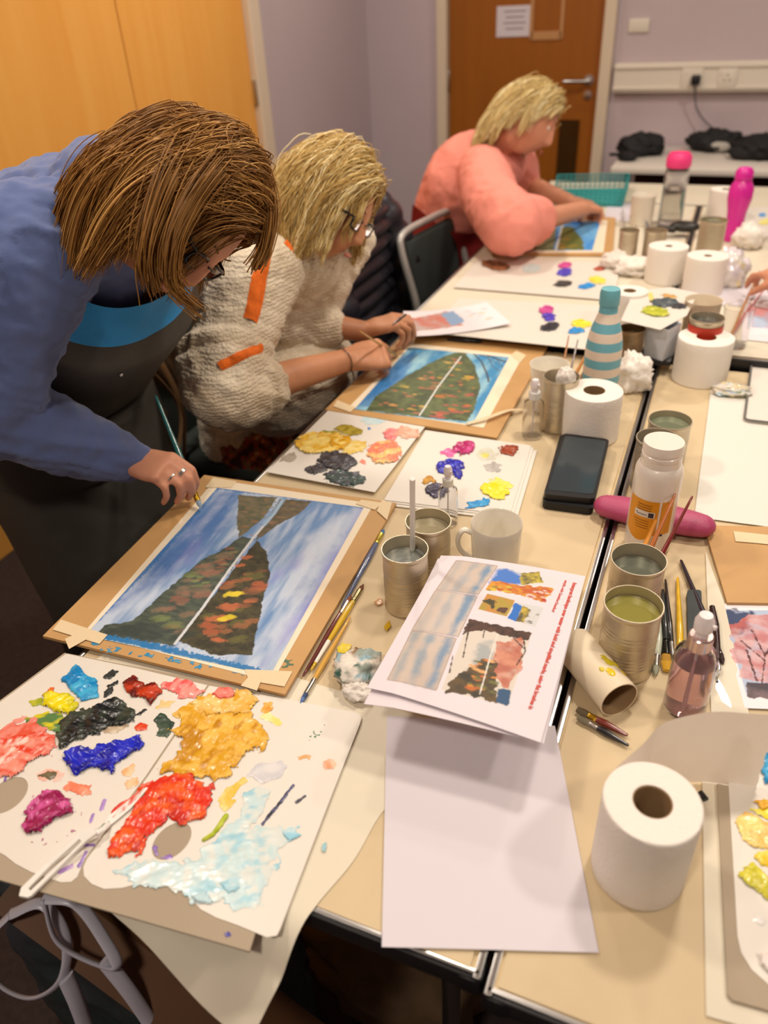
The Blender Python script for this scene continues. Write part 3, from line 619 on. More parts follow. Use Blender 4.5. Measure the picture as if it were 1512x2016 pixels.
# plastic palette knife lying across the palette
pk = thing('palette_knife', 'white plastic palette knife with a slotted handle, lying across the near palette', 'palette knife', T(180, 1660, PZ))
def knife_strip(pts, ws, z0, z1):
    P = [np.asarray(p) for p in pts]; L_, R_ = [], []
    for i, p in enumerate(P):
        d = (P[min(i+1, len(P)-1)]-P[max(i-1, 0)])[:2]; d /= np.linalg.norm(d); n = np.array([-d[1], d[0]]); L_.append(p[:2]+n*ws[i]/2); R_.append(p[:2]-n*ws[i]/2)
    return np.array(L_+R_[::-1])
hp = TP([(44, 1762), (50, 1752), (100, 1705), (165, 1652), (190, 1640)], PZ+.008)
ol = knife_strip(hp, [.010, .017, .0165, .014, .011], 0, 0)
hl = knife_strip(TP([(56, 1748), (100, 1707), (160, 1658)], PZ+.008), [.004, .0065, .005], 0, 0)
g = plate(ol, [hl], 0, .0035); k0 = hp[0][:2]; dd = (hp[-1]-hp[0])[:2]; dl = np.linalg.norm(dd); s = ((g.v[:, :2]-k0) @ (dd/dl))/dl
g.v[:, 2] += PZ+.0015+.010*np.clip(s, 0, 1)**2
obj('handle', g, mat('white_plastic', (238, 234, 226), rough=.3), pk, smooth=False)
obj('neck', tube([T(190, 1640, PZ+.010), T(204, 1632, PZ+.010), T(214, 1622, PZ+.003)], .0035, 10, flat=.6), mat('white_plastic'), pk)
b1 = TP([(208, 1628), (222, 1612), (252, 1588), (290, 1552)], PZ+.002); bo = knife_strip(b1, [.006, .012, .011, .003], 0, 0)
obj('blade', prism(bo, PZ+.0022, PZ+.0034), mat('white_plastic'), pk, smooth=False)
dab('paint_smear', TP([(216, 1620), (240, 1590), (286, 1552), (276, 1572), (246, 1600)], PZ), (214, 60, 40), (236, 230, 220), .0006, pk, PZ+.0034, label='red paint', wob=.0015)
dab('paint_smear', TP([(190, 1640), (206, 1626), (218, 1618), (214, 1632)], PZ), (110, 140, 120), (220, 214, 180), .0006, pk, PZ+.0036, label='grey green paint', wob=.0015)

# ------------------------------------------------------------------ drawing boards with taped paintings
def art_board(corners, z, th, label):
    o = thing('drawing_board', label, 'drawing board', (*np.mean(TP(corners), 0)[:2], z))
    obj('hardboard', plate(TP(corners, z+th), [], z, z+th), m_board, o, smooth=False); return o
def tape(parent, quad, z, name='masking_tape'):
    tape.k += 1; z = z+.00035*(tape.k % 3)
    return obj(name, grid(bilin(TP(quad, z), 12, 4)+np.array([0, 0, .0004]), 12, 4), m_tape, parent)
tape.k = 0
bd1 = art_board([(84, 1252), (561, 1367), (780, 990), (402, 935)], TZ+.0085, .005, 'nearest brown drawing board with a taped painting, beside the standing person')
bz = TZ+.0137
def q_art(q): return TP(q, bz)
pt = thing('painting', 'painting of autumn hills split by a white line, taped on the nearest board', 'painting', (*T(440, 1140)[:2], bz))
obj('paper', plate(TP([(164, 1246), (536, 1342), (736, 992), (424, 944)], bz+.0004), [], bz, bz+.0004), mat('cream_art_paper', (236, 222, 196), rough=.7), pt, smooth=False)
def fn1(p):
    X, Y = p.X, p.Y; up = TP([(345, 1262), (556, 985)]); d = (up[1]-up[0])[:2]; d /= np.linalg.norm(d); n = np.array([d[1], -d[0]]); U = X*d[0]+Y*d[1]; V = X*n[0]+Y*n[1]
    streak = fbm(V*55, U*9, 3); s2 = fbm(V*24, U*7, 9)
    c0, c1, c2 = (np.array(lin(c)) for c in ((104, 140, 186), (190, 202, 220), (140, 142, 202)))
    a = np.clip((streak-.33)*3, 0, 1)[..., None]; p.C = c0*(1-a)+c1*a; b = np.clip((s2-.62)*5, 0, 1)[..., None]*.7; p.C = p.C*(1-b)+c2*b
    R_ = lambda l: TP(l, bz)
    p.poly(R_([(600, 1060), (700, 1000), (712, 1010), (660, 1110), (560, 1260), (520, 1270), (590, 1130)]), (205, 212, 226), wob=.014, ws=30, soft=.02, a=.65, tex=.5)
    p.poly(R_([(640, 1180), (700, 1060), (716, 1000), (600, 1190), (520, 1310)]), (118, 116, 196), wob=.01, ws=30, soft=.02, a=.7)
    p.poly(R_([(430, 970), (470, 970), (440, 1040), (300, 1160), (220, 1200), (330, 1080)]), (44, 94, 168), wob=.012, ws=30, soft=.02, a=.55, tex=.6)
    p.poly(R_([(470, 975), (545, 980), (520, 1020), (470, 1060), (466, 1020)]), (120, 108, 84), wob=.003, c2=(86, 88, 66), str_=(60, 120))
    p.poly(R_([(552, 983), (614, 987), (592, 1010), (548, 1034), (505, 1064), (500, 1066)]), (112, 96, 74), wob=.003, c2=(78, 74, 56), str_=(60, 120))
    p.spots(R_([(478, 978), (600, 990), (520, 1056), (475, 1056)]), 34, [(150, 104, 66), (132, 120, 84), (96, 90, 60), (160, 120, 90)], r=(.004, .009), a=.5, seed=4)
    p.poly(R_([(476, 1056), (440, 1082), (398, 1102), (340, 1152), (262, 1222), (206, 1232), (190, 1250), (344, 1272), (500, 1062)]), (84, 92, 78), wob=.003, c2=(62, 70, 62), str_=(60, 200))
    p.poly(R_([(350, 1262), (506, 1064), (524, 1088), (532, 1124), (514, 1200), (496, 1290), (420, 1290)]), (52, 48, 34), wob=.003, c2=(76, 70, 44), str_=(90, 160))
    LH = R_([(466, 1070), (430, 1092), (350, 1150), (290, 1215), (350, 1250), (420, 1150)]); RH = R_([(500, 1075), (520, 1095), (520, 1150), (490, 1270), (380, 1262), (440, 1160)])
    p.spots(R_([(450, 1080), (420, 1096), (350, 1150), (420, 1150), (470, 1090)]), 26, [(150, 92, 74), (128, 140, 84), (148, 130, 90), (110, 108, 80)], r=(.005, .010), a=.6, seed=5, rot=.5)
    p.spots(LH, 36, [(144, 92, 72), (156, 104, 84), (116, 128, 78), (96, 92, 74), (138, 112, 88)], r=(.009, .020), a=.6, seed=6, rot=.4)
    p.spots(RH, 34, [(176, 92, 56), (192, 106, 66), (150, 96, 60), (124, 80, 52), (100, 96, 50)], r=(.009, .022), a=.75, seed=7, rot=.4)
    for (sx, sy, r) in [(462, 1166, .017), (450, 1212, .013), (435, 1225, .010)]:
        p.spots(ell(sx, sy, 8, 6, z=bz), 2, [(206, 184, 40), (222, 196, 50)], r=(r*.7, r), a=.85, seed=sx, rot=.4)
    p.poly(R_([(400, 1245), (350, 1262), (330, 1262), (360, 1235), (300, 1262), (200, 1245), (280, 1222), (340, 1240)]), (46, 56, 54), wob=.004, soft=.006, a=.6)
    p.line(R_([(345, 1268), (400, 1196), (452, 1122), (500, 1058), (540, 1012), (556, 986)]), .0048, (206, 208, 210), wob=.0006)
    p.line(R_([(520, 1034), (540, 1010), (558, 984)]), .009, (140, 176, 206), a=.7)
    # ragged blue edge strip along the near side
    p.line(R_([(168, 1252), (250, 1262), (345, 1284), (440, 1306), (540, 1332)]), .012, (30, 116, 176), wob=.007, a=.95)
    p.line(R_([(190, 1258), (260, 1272), (340, 1290), (430, 1310)]), .003, (206, 218, 214), wob=.003, a=.6)
    p.line(R_([(168, 1245), (300, 1110), (428, 962)]), .008, (40, 110, 176), wob=.005, a=.7)
    p.line(R_([(428, 962), (560, 978), (716, 1000)]), .006, (56, 110, 176), wob=.004, a=.8)
painted('painted_picture', TP([(168, 1252), (532, 1330), (716, 1000), (428, 961)], bz), 330, 330, fn1, M_ART, pt, lift=.0007)
for q in ([(104, 1240), (120, 1220), (212, 1250), (196, 1268)], [(128, 1258), (166, 1240), (176, 1256), (136, 1278)], [(482, 1318), (576, 1322), (560, 1352), (490, 1340)], [(492, 1330), (516, 1336), (506, 1360), (474, 1350)],
          [(742, 1006), (752, 984), (772, 990), (762, 1024)], [(404, 960), (420, 940), (466, 948), (456, 960)], [(700, 992), (712, 984), (754, 990), (738, 1004)]): tape(bd1, q, bz+.0008)
for a_, b_, nm in [((180, 1266), (300, 1300), 0), ((320, 1290), (480, 1330), 1)]:
    dab('paint_smear', TP([(a_[0], a_[1]), (b_[0], b_[1]-8), (b_[0], b_[1]), (a_[0]+10, a_[1]+10)], bz), (60, 140, 184), (90, 156, 190), .0003, bd1, bz, wob=.006, dens=.5, label='blue paint')
dab('paint_smear', TP([(556, 1300), (570, 1298), (578, 1312), (560, 1318)], bz), (70, 110, 90), (90, 120, 100), .0003, bd1, bz, wob=.004, dens=.5, label='green paint')

# second board
def fn2(p):
    z = TZ+.0117; R_ = lambda l: TP(l, z); X, Y = p.X, p.Y
    s = fbm(X*40, Y*12, 4); a = np.clip((s-.35)*3, 0, 1)[..., None]; p.C = np.array(lin((60, 140, 190)))*(1-a)+np.array(lin((150, 196, 212)))*a
    p.poly(R_([(700, 800), (735, 745), (800, 700), (820, 690), (790, 760), (740, 800)]), (50, 110, 176), wob=.008, ws=40, soft=.01, a=.7)
    p.poly(R_([(722, 808), (740, 780), (800, 740), (860, 708), (895, 694), (915, 694), (935, 720), (946, 760), (932, 812), (918, 830), (820, 820)]), (100, 112, 72), wob=.003, c2=(74, 84, 58), str_=(60, 60))
    p.spots(R_([(740, 805), (800, 745), (870, 712), (900, 705), (850, 780), (820, 815)]), 44, [(206, 110, 84), (214, 170, 60), (130, 140, 80), (190, 120, 90), (80, 90, 60), (226, 186, 90)], r=(.006, .015), a=.65, seed=11)
    p.spots(R_([(860, 790), (900, 705), (930, 725), (940, 765), (920, 825), (840, 822)]), 44, [(214, 120, 50), (222, 180, 60), (110, 124, 70), (196, 84, 80), (84, 92, 56), (226, 140, 90)], r=(.006, .016), a=.65, seed=12)
    p.line(R_([(826, 818), (862, 762), (908, 702)]), .0035, (226, 226, 222))
    p.line(R_([(808, 688), (860, 686), (900, 690), (960, 700), (994, 712)]), .006, (64, 54, 50), wob=.0015)
    p.line(R_([(930, 694), (948, 712), (960, 740), (962, 752)]), .004, (70, 60, 54), wob=.001)
    for a_ in ([(960, 700), (970, 722), (985, 730)], [(940, 696), (972, 712), (990, 722)], [(840, 688), (820, 700), (800, 716)], [(975, 704), (986, 716)]): p.line(R_(a_), .0018, (84, 74, 70), wob=.0008)
bd2 = art_board([(640, 806), (978, 862), (1078, 682), (802, 652)], TZ+.006, .005, 'brown drawing board with a taped painting, in front of the knitted sweater')
z2 = TZ+.0112
pt2 = thing('painting', 'acrylic painting of a patchwork hill under bare branches, taped on the second board', 'painting', (*T(850, 760)[:2], z2))
obj('paper', plate(TP([(686, 802), (952, 842), (1030, 700), (810, 676)], z2+.0004), [], z2, z2+.0004), mat('cream_art_paper'), pt2, smooth=False)
painted('painted_picture', TP([(698, 806), (930, 836), (1002, 704), (806, 684)], z2), 220, 220, fn2, M_ART, pt2, lift=.0006)
for q in ([(656, 800), (664, 788), (700, 802), (690, 812)], [(1006, 700), (1016, 690), (1036, 700), (1024, 714)]): tape(bd2, q, z2+.0006)
obj('masking_tape', tube(spline([T(920, 834, z2+.004), T(960, 822, z2+.008), T(1000, 808, z2+.006), T(1030, 806, z2-.003)], 12), .005, 8, flat=.15), m_tape, bd2)
# third board, far
def fn3(p):
    z = FZ+.0095; R_ = lambda l: TP(l, z); X, Y = p.X, p.Y
    s = fbm(X*30, Y*10, 4); a = np.clip((s-.4)*3, 0, 1)[..., None]; p.C = np.array(lin((30, 130, 216)))*(1-a)+np.array(lin((110, 176, 224)))*a
    p.poly(R_([(1036, 494), (1060, 450), (1096, 446), (1092, 494)]), (140, 140, 96), wob=.01, c2=(90, 100, 80))
    p.poly(R_([(1098, 492), (1104, 446), (1124, 446), (1146, 470), (1150, 492)]), (120, 110, 50), wob=.01, c2=(80, 110, 50))
    p.spots(R_([(1100, 490), (1104, 462), (1134, 462), (1146, 490)]), 14, [(210, 150, 60), (196, 110, 50), (90, 110, 50)], r=(.008, .02), a=.7, seed=20)
    p.line(R_([(1094, 494), (1108, 440)]), .006, (226, 226, 214))
bd3 = art_board([(968, 500), (1206, 502), (1212, 428), (1040, 420)], FZ+.003, .006, 'brown drawing board with a small blue painting, in front of the pink shirt')
z3 = FZ+.0092
pt3 = thing('painting', 'small bright blue and green painting on the far board under the pink sleeve', 'painting', (*T(1095, 465, FZ)[:2], z3))
obj('paper', plate(TP([(994, 498), (1188, 497), (1196, 434), (1036, 428)], z3+.0004), [], z3, z3+.0004), mat('cream_art_paper'), pt3, smooth=False)
painted('painted_picture', TP([(1006, 494), (1166, 493), (1182, 437), (1042, 434)], z3), 120, 120, fn3, M_ART, pt3, lift=.0006)

# ------------------------------------------------------------------ printed handouts lifted above the table on a short tin
def PZc(l): return [(680+x*.3307, 1000+y*.3307) for x, y in l]
HZ = .809
c4 = [(722, 1352), (1064, 1465), (1152, 1137), (868, 1092)]
def bent(c, z, n, bend, lift):
    P = bilin(TP(c, z), n, n); u = np.linspace(0, 1, n); P[..., 2] += bend*np.sin(u[None, :]*np.pi)*.6+lift*(u[:, None]-.5)**2
    P[..., 2] -= .004*np.clip(1-u*6, 0, 1)[None, :]
    return P
def handout(name, c, z, fn, label, n=200):
    P = bent(c, z, n, .004, .010); p = Paint(P[..., 0], P[..., 1], (224, 214, 220))
    if fn: fn(p)
    top = grid(P, n, n); top.c = np.clip(p.C.reshape(-1, 3), 0, 1); lo = Geo(top.v-[0, 0, .0006], [q[::-1] for q in top.f], top.c*0+np.array(lin((224, 214, 220))))
    o = thing(name, label, 'printout', (*np.mean(P.reshape(-1, 3), 0)[:2], z-.001))
    obj('paper', top+lo, M_PRINT, o); return o, P
def fn_h(p):
    R_ = lambda l: TP(PZc(l), HZ); X, Y = p.X, p.Y
    for k, q in enumerate([[(660, 320), (905, 360), (790, 525), (540, 485)], [(535, 490), (785, 535), (670, 775), (395, 722)], [(395, 727), (660, 785), (540, 1100), (250, 1025)]]):
        p.poly(R_(q), (196, 178, 164), wob=0, c2=(206, 192, 182), str_=(14, 6))
        for j in range(3):
            a, b, c, d = (np.array(v, float) for v in q); t0 = (.12, .45, .84)[j]; e0 = a+(b-a)*t0; e1 = d+(c-d)*t0; wv = (b-a)*.07
            p.poly(R_([tuple(e0-wv+8*(d-a)/300), tuple(e0+wv), tuple(e1+wv*1.4), tuple(e1-wv)]), [(150, 160, 166), (124, 150, 170), (84, 134, 172)][j], wob=.006, ws=60, soft=.008, a=[.35, .45, .8][j] if k < 2 else .75, tex=.3)
        p.line(R_(q+[q[0]]), .0012, (150, 124, 100), a=.8, wob=0)
    p.poly(R_([(920, 370), (1275, 430), (1190, 565), (840, 495)]), (214, 214, 216), wob=0)
    p.poly(R_([(905, 380), (960, 378), (1060, 420), (1040, 460), (850, 470)]), (70, 120, 200), wob=.004, soft=.006)
    p.poly(R_([(870, 445), (1040, 470), (1240, 480), (1190, 565), (840, 495)]), (190, 92, 40), wob=.005, c2=(214, 150, 50), str_=(100, 100))
    p.poly(R_([(1040, 400), (1150, 400), (1180, 460), (1040, 470)]), (110, 100, 60), wob=.005, c2=(200, 180, 60), str_=(120, 120))
    p.spots(R_([(1080, 500), (1220, 500), (1180, 560), (1060, 530)]), 18, [(180, 50, 40), (220, 200, 190), (200, 90, 60)], r=(.003, .006), seed=3, a=.8)
    p.spots(R_([(850, 480), (1000, 480), (1000, 520), (850, 500)]), 12, [(210, 190, 60), (120, 130, 50)], r=(.003, .006), seed=4, a=.8)
    p.poly(R_([(845, 520), (1010, 560), (960, 655), (790, 610)]), (196, 134, 60), wob=.0005, c2=(170, 150, 60), str_=(100, 100))
    p.poly(R_([(860, 550), (900, 570), (880, 610), (820, 560)]), (70, 66, 40), wob=.004); p.poly(R_([(920, 600), (970, 600), (950, 640), (900, 620)]), (90, 60, 50), wob=.003)
    p.poly(R_([(1010, 570), (1180, 600), (1130, 715), (960, 665)]), (206, 206, 204), wob=0)
    p.poly(R_([(1010, 575), (1060, 600), (1010, 680), (965, 665)]), (40, 110, 196), wob=.003)
    p.poly(R_([(1060, 600), (1110, 610), (1060, 690), (1020, 680)]), (90, 84, 60), wob=.004, c2=(196, 170, 60), str_=(120, 120))
    p.spots(R_([(1090, 620), (1150, 640), (1110, 700), (1070, 680)]), 14, [(70, 70, 64), (160, 150, 140)], r=(.001, .003), seed=6)
    p.poly(R_([(740, 670), (1110, 750), (965, 1190), (570, 1095)]), (214, 204, 192), wob=0)
    p.poly(R_([(740, 670), (1110, 750), (1095, 800), (960, 770), (820, 730), (760, 740), (700, 760)]), (60, 40, 34), wob=.004, c2=(90, 60, 46), str_=(100, 100))
    p.poly(R_([(800, 820), (870, 800), (880, 900), (840, 960), (760, 940)]), (120, 140, 150), wob=.006, soft=.008, a=.6)
    p.poly(R_([(890, 800), (1080, 790), (1050, 960), (980, 1080), (930, 1100), (880, 960)]), (176, 84, 60), wob=.010, ws=60, a=.9, tex=.5, c2=(206, 130, 100), str_=(90, 90))
    p.poly(R_([(730, 950), (900, 900), (900, 1000), (900, 1170), (600, 1100), (640, 1050)]), (60, 56, 44), wob=.008, c2=(100, 80, 50), str_=(90, 90))
    p.spots(R_([(770, 920), (900, 910), (890, 1120), (720, 1100)]), 26, [(214, 140, 60), (200, 110, 50), (226, 170, 110), (110, 110, 60)], r=(.003, .008), seed=8, a=.85)
    p.poly(R_([(910, 1090), (990, 1090), (965, 1185), (900, 1170)]), (50, 84, 120), wob=.003)
    p.line(R_([(905, 760), (860, 900), (800, 1120)]), .0016, (226, 220, 210))
    for a_ in ([(740, 700), (720, 800), (700, 900)], [(1060, 770), (1070, 860), (1020, 940)], [(1000, 780), (1060, 840)], [(640, 890), (620, 990)], [(830, 730), (820, 780)]): p.line(R_(a_), .0016, (64, 44, 36), wob=.001)
sup = tin_can(912, 1262, 52, HZ-TZ-.006, None, 'short steel tin holding up the printed handouts', group=None)
ho2, _ = handout('handout', [(716, 1384), (1070, 1467), (1150, 1140), (862, 1098)], HZ-.0035, None, 'plain white underside sheet of the propped handouts, peeking out below the printed one', 30)
ho, HP = handout('handout', c4, HZ, fn_h, 'printed handout with red text and landscape pictures, propped above the blank sheet', 320)
m_red = mat('red_print_ink', (206, 74, 60), rough=.7)
up_ = (T(1152, 1137, HZ)-T(868, 1092, HZ))
def text_on(s, a, b, parent, m, zl=.0009):
    o = text_mesh(s, (*a[:2], 0), (*b[:2], 0), (*up_[:2], 0), 0, m, parent, bold=.035)
    # lay the letters on the bent sheet
    n = HP.shape[0]; q = HP.reshape(-1, 3); co = np.zeros(len(o.data.vertices)*3); o.data.vertices.foreach_get('co', co); co = co.reshape(-1, 3); off = np.array(parent['_o'])
    for i in range(len(co)):
        wx = co[i, 0]+off[0]; wy = co[i, 1]+off[1]; j = np.argmin((q[:, 0]-wx)**2+(q[:, 1]-wy)**2); co[i, 2] = q[j, 2]+zl-off[2]
    o.data.vertices.foreach_set('co', co.ravel()); return o
text_on('Interpret landscape over water with bold and simplified marks, using flat brushes in', T(1128, 1150, HZ), T(1040, 1398, HZ), ho, m_red)
text_on('acrylic, with Caroline Crawford', T(1112, 1146, HZ), T(1086, 1206, HZ), ho, m_red)
sheet('blank_sheet', TP([(752, 1869), (1178, 1880), (1092, 1434), (762, 1414)], TZ), TZ+.0042, M_PAPER, 'blank white sheet of paper lying on the table below the propped handouts', 'paper sheet', wav=.001)

# ------------------------------------------------------------------ tins, mug, bottles on the near tables
can1, c1 = tin_can(797, 1080, 47, .105, (120, 124, 118), 'steel tin with clear grey water and a white stick in it, nearest the mug', .8)
stk = tube([T(812, 1082, c1[2]+.085), D(812, 942, .985)], .0038, 10); tag(obj('mixing_stick', stk, mat('white_plastic')), 'thin white stick standing in the near tin of grey water', 'stick')
tin_can(843, 1025, 46, .105, (150, 140, 112), 'steel tin of murky beige water just behind the tin with the white stick', .84)
p, t = top_at(978, 1028, .095, TZ+.0028); r = R_px(51, t)
mg = thing('mug', 'plain white ceramic mug with its handle to the left, behind the handouts', 'mug', (p[0], p[1], TZ+.0028))
obj('mug_body', lathe([(0, 0), (r*.80, 0), (r*.86, .004), (r*.94, .03), (r*.97, .06), (r*1.0, .093), (r*.985, .095), (r*.94, .093), (r*.91, .06), (r*.88, .03), (r*.8, .008), (0, .007)], 48).mv((p[0], p[1], TZ+.0028)), m_ceramic, mg)
hd = -RT*np.array([1, 1, 0]); hd /= np.linalg.norm(hd)
obj('handle', tube(spline([p+[0, 0, -.018]+hd*r*.93, p+[0, 0, -.012]+hd*r*1.28, p+[0, 0, -.03]+hd*r*1.5, p+[0, 0, -.052]+hd*r*1.35, p+[0, 0, -.068]+hd*r*.9], 20), .0055, 10, flat=.75), m_ceramic, mg)
spray_bottle(882, 1030, .115, 19, 'small clear spray bottle with white nozzle, behind the murky tin', zb=TZ+.0028)
spray_bottle(1047, 858, .125, 20, 'small clear spray bottle beside the second drawing board', zb=TZ+.0028)
spray_bottle(1346, 1392, .155, 40, 'pink spray bottle with white nozzle on the near right table', liquid=(255, 206, 214), lvl=.78, cap=mat('silver_pink_collar', (216, 190, 186), rough=.25, metal=.8))
canb, cb_ = tin_can(1258, 1100, 54, .105, (92, 96, 84), 'open tin holding three upright brushes, in front of the white and orange bottle', .8)
canf, cf = tin_can(1248, 1188, 58, .11, (136, 130, 62), 'near tin of olive green water, in front of the tin of upright brushes', .86)
def in_can(c, px, py, tl, hc, fc, label, dx=0, dy=0, r=.0036, **k):
    x, y, zb, rr, h = c; tip = np.array([x+dx*rr, y+dy*rr, zb+.01]); end = D(px, py, tl)
    return brush('paintbrush', end*0+tip, end, hc, fc, (120, 90, 50), r, label, **k)
in_can(cb_, 1330, 972, 1.16, (176, 98, 40), (180, 150, 80), 'orange brown brush standing in the tin, middle of the three', -.3, -.3, r=.004)
in_can(cb_, 1312, 978, 1.2, (222, 146, 50), (200, 200, 196), 'light orange brush standing in the tin, left of the three', -.45, .2)
in_can(cb_, 1364, 976, 1.14, (120, 34, 34), (180, 150, 80), 'dark red thin brush standing in the tin, right of the three', .0, -.4, r=.0034)
tin_can(1320, 826, 42, .1, (112, 120, 96), 'tin of grey green water behind the white and orange bottle', .88)
tin_can(1296, 862, 42, .1, (80, 82, 74), 'dark rimmed tin hidden behind the cap of the white and orange bottle', .8)
# white bottle with an orange label
p, t = top_at(1308, 868, .195, TZ+.0028); r = R_px(47, t)*1.0; rc = R_px(38, t)*1.03; zb = TZ+.0028; x, y = p[0], p[1]
wb = thing('paint_bottle', 'tall white plastic bottle with a wide cap and an orange label', 'bottle', (x, y, zb))
m_wp = mat('glossy_white_plastic', (238, 226, 214), rough=.25, coat=.3)
obj('bottle_body', lathe([(0, 0), (r*.93, 0), (r, .006), (r, .14), (r*.985, .150), (r*.9, .157), (r*.84, .159), (r*.84, .168), (0, .168)], 48).mv((x, y, zb)), m_wp, wb)
obj('cap', lathe([(rc*.97, .166), (rc, .168), (rc, .176), (rc*.96, .177), (rc*.96, .180), (rc, .181), (rc*1.01, .192), (rc*.98, .195), (0, .195)], 48).mv((x, y, zb)), m_wp, wb)
vd = math.atan2(-y, -x)
def curved(name, a0, a1, z0, z1, m, parent, rr, n=24, cut=0.):
    a = np.linspace(a0, a1, n); P = np.stack([np.stack([x+rr*np.cos(a), y+rr*np.sin(a), np.full(n, z)+(cut*np.sin(np.linspace(0, np.pi, n)) if k == 0 else 0)], -1) for k, z in enumerate((z0, z1))])
    return obj(name, grid(P, n, 2), m, parent)
m_ol = mat('orange_label', (226, 148, 18), rough=.4); m_ink = mat('dark_print_ink', (60, 44, 50), rough=.6)
curved('label', vd-1.15, vd+.28, zb+.048, zb+.108, m_ol, wb, r*1.008, cut=-.014); curved('label', vd+.38, vd+.95, zb+.048, zb+.108, m_ol, wb, r*1.008)
curved('label_strip', vd-.75, vd+.15, zb+.078, zb+.089, mat('label_white', (232, 220, 210), rough=.5), wb, r*1.014)
curved('printed_logo', vd-.12, vd+.1, zb+.079, zb+.0875, m_ink, wb, r*1.02)
for k in range(3): curved('printed_line', vd-.65, vd-.02, zb+.099-.0045*k, zb+.1005-.0045*k, mat('brown_print_ink', (150, 90, 20), rough=.6), wb, r*1.014)
for k in range(4): curved('printed_line', vd-.75+.05*k, vd-.05, zb+.071-.0045*k, zb+.0722-.0045*k, mat('brown_print_ink'), wb, r*1.014)
curved('printed_logo', vd+.45, vd+.62, zb+.045, zb+.049, m_ink, wb, r*1.014)
def bent_text(s, a0, a1, zc, rr, m, parent):
    o = text_mesh(s, (0, 0, 0), (rr*(a1-a0), 0, 0), (0, 1, 0), 0, m, parent); co = np.zeros(len(o.data.vertices)*3); o.data.vertices.foreach_get('co', co); co = co.reshape(-1, 3)+np.array(parent['_o'])
    an = a0+co[:, 0]/rr; q = np.stack([x+rr*np.cos(an), y+rr*np.sin(an), zc+co[:, 1]], 1)-np.array(parent['_o']); o.data.vertices.foreach_set('co', q.ravel())
bent_text('System', vd-.68, vd-.18, zb+.081, r*1.02, m_ink, wb)
# glasses case
a = T(1196, 1002, TZ+.018); b = T(1378, 1040, TZ+.018)
P = spline([a, a*.75+b*.25, a*.5+b*.5, a*.25+b*.75, b], 24); P[:, 2] = TZ+.0028+.016
gc = obj('glasses_case', tube(P, [.020+.009*math.sin(math.pi*min(1, max(0, k/23*.9+.05)))**.45 for k in range(24)], 24, rnd=True).sc(1), mat('magenta_faux_leather', (176, 70, 108), rough=.4, bump=.3, bscale=500))
gcz = gc.location.z; tag(gc, 'magenta glasses case lying behind the white and orange bottle', 'glasses case')
co = np.zeros(len(gc.data.vertices)*3); gc.data.vertices.foreach_get('co', co); co = co.reshape(-1, 3); co[:, 2] *= .72; gc.data.vertices.foreach_set('co', co.ravel()); gc.location.z = TZ+.003
# phone in a case on a dark wallet
ph = thing('smartphone', 'black cased smartphone lying face up beside the row of tin cans', 'phone', (*T(1130, 935)[:2], TZ+.0028))
def rrect(c, rad=.012, n=6):
    c = [np.array(v[:2]) for v in c]; out = []
    for i in range(4):
        p0, p1, p2 = c[i-1], c[i], c[(i+1) % 4]; d0 = (p0-p1)/np.linalg.norm(p0-p1); d1 = (p2-p1)/np.linalg.norm(p2-p1); a0 = p1+d0*rad; a1 = p1+d1*rad
        for k in range(n+1):
            u = k/n; out.append((1-u)**2*a0+2*u*(1-u)*p1+u*u*a1)
    return np.array(out)
q1 = TP([(1066, 1000), (1166, 1014), (1196, 880), (1102, 866)], TZ+.004)
obj('wallet_case', prism(rrect(q1), TZ+.003, TZ+.017), mat('black_leather', (20, 20, 22), rough=.5, bump=.3, bscale=400), ph)
q2 = TP([(1070, 972), (1172, 982), (1200, 864), (1108, 852)], TZ+.030)
obj('phone_body', prism(rrect(q2), TZ+.018, TZ+.0295), m_dark, ph)
q3 = TP([(1078, 964), (1168, 973), (1194, 868), (1113, 858)], TZ+.030)
obj('screen', prism(rrect(q3, .009), TZ+.0295, TZ+.0300), mat('dark_screen_glass', (52, 62, 68), rough=.12, spec=.7), ph)

# ------------------------------------------------------------------ rolls of tissue
mr, mrd = toilet_roll(1285, 1578, 96, 'big toilet roll standing alone at the near right, a loose sheet trailing from it', h=.112, core=.40, group=None)
x, y, zb, r, h = mrd
pa = [T(1222, 1500, zb+h)]
# loose sheet leaving the roll
S = spline([(x-r*.82, y+r*.60, 0), (x-r*.35, y+r*1.45, 0), (.040, .612, 0), (.084, .643, 0), (.124, .655, 0), (.150, .662, 0)], 40); nz = 10; P = np.zeros((nz, 40, 3)); s = np.linspace(0, 1, 40)
for j in range(nz):
    P[j] = S; P[j, :, 2] = zb+.002+(h-.003)*j/(nz-1); P[j, :, 1] += -.012*(1-j/(nz-1))*s; P[j, :, 0] += .0010*np.sin(j*2.6)*(s > .99)
g = grid(P, 40, nz); lo = Geo(g.v+[0, -.0005, 0], [q[::-1] for q in g.f])
m_thin = bpy.data.materials.new('thin_tissue_sheet'); m_thin.use_nodes = True; nt = m_thin.node_tree; b_ = nt.nodes['Principled BSDF']; b_.inputs['Base Color'].default_value = (*lin((240, 230, 218)), 1); b_.inputs['Roughness'].default_value = .9
tl = nt.nodes.new('ShaderNodeBsdfTranslucent'); tl.inputs['Color'].default_value = (*lin((246, 236, 224)), 1); ms = nt.nodes.new('ShaderNodeMixShader'); ms.inputs[0].default_value = .55
nt.links.new(b_.outputs[0], ms.inputs[1]); nt.links.new(tl.outputs[0], ms.inputs[2]); nt.links.new(ms.outputs[0], nt.nodes['Material Output'].inputs[0])
obj('loose_sheet', g, m_thin, mr)
toilet_roll(1170, 768, 56, 'toilet roll standing behind the smartphone', h=.1)
toilet_roll(1391, 663, 53, 'large toilet roll on the right table in front of the red tin', h=.1, core=.36)
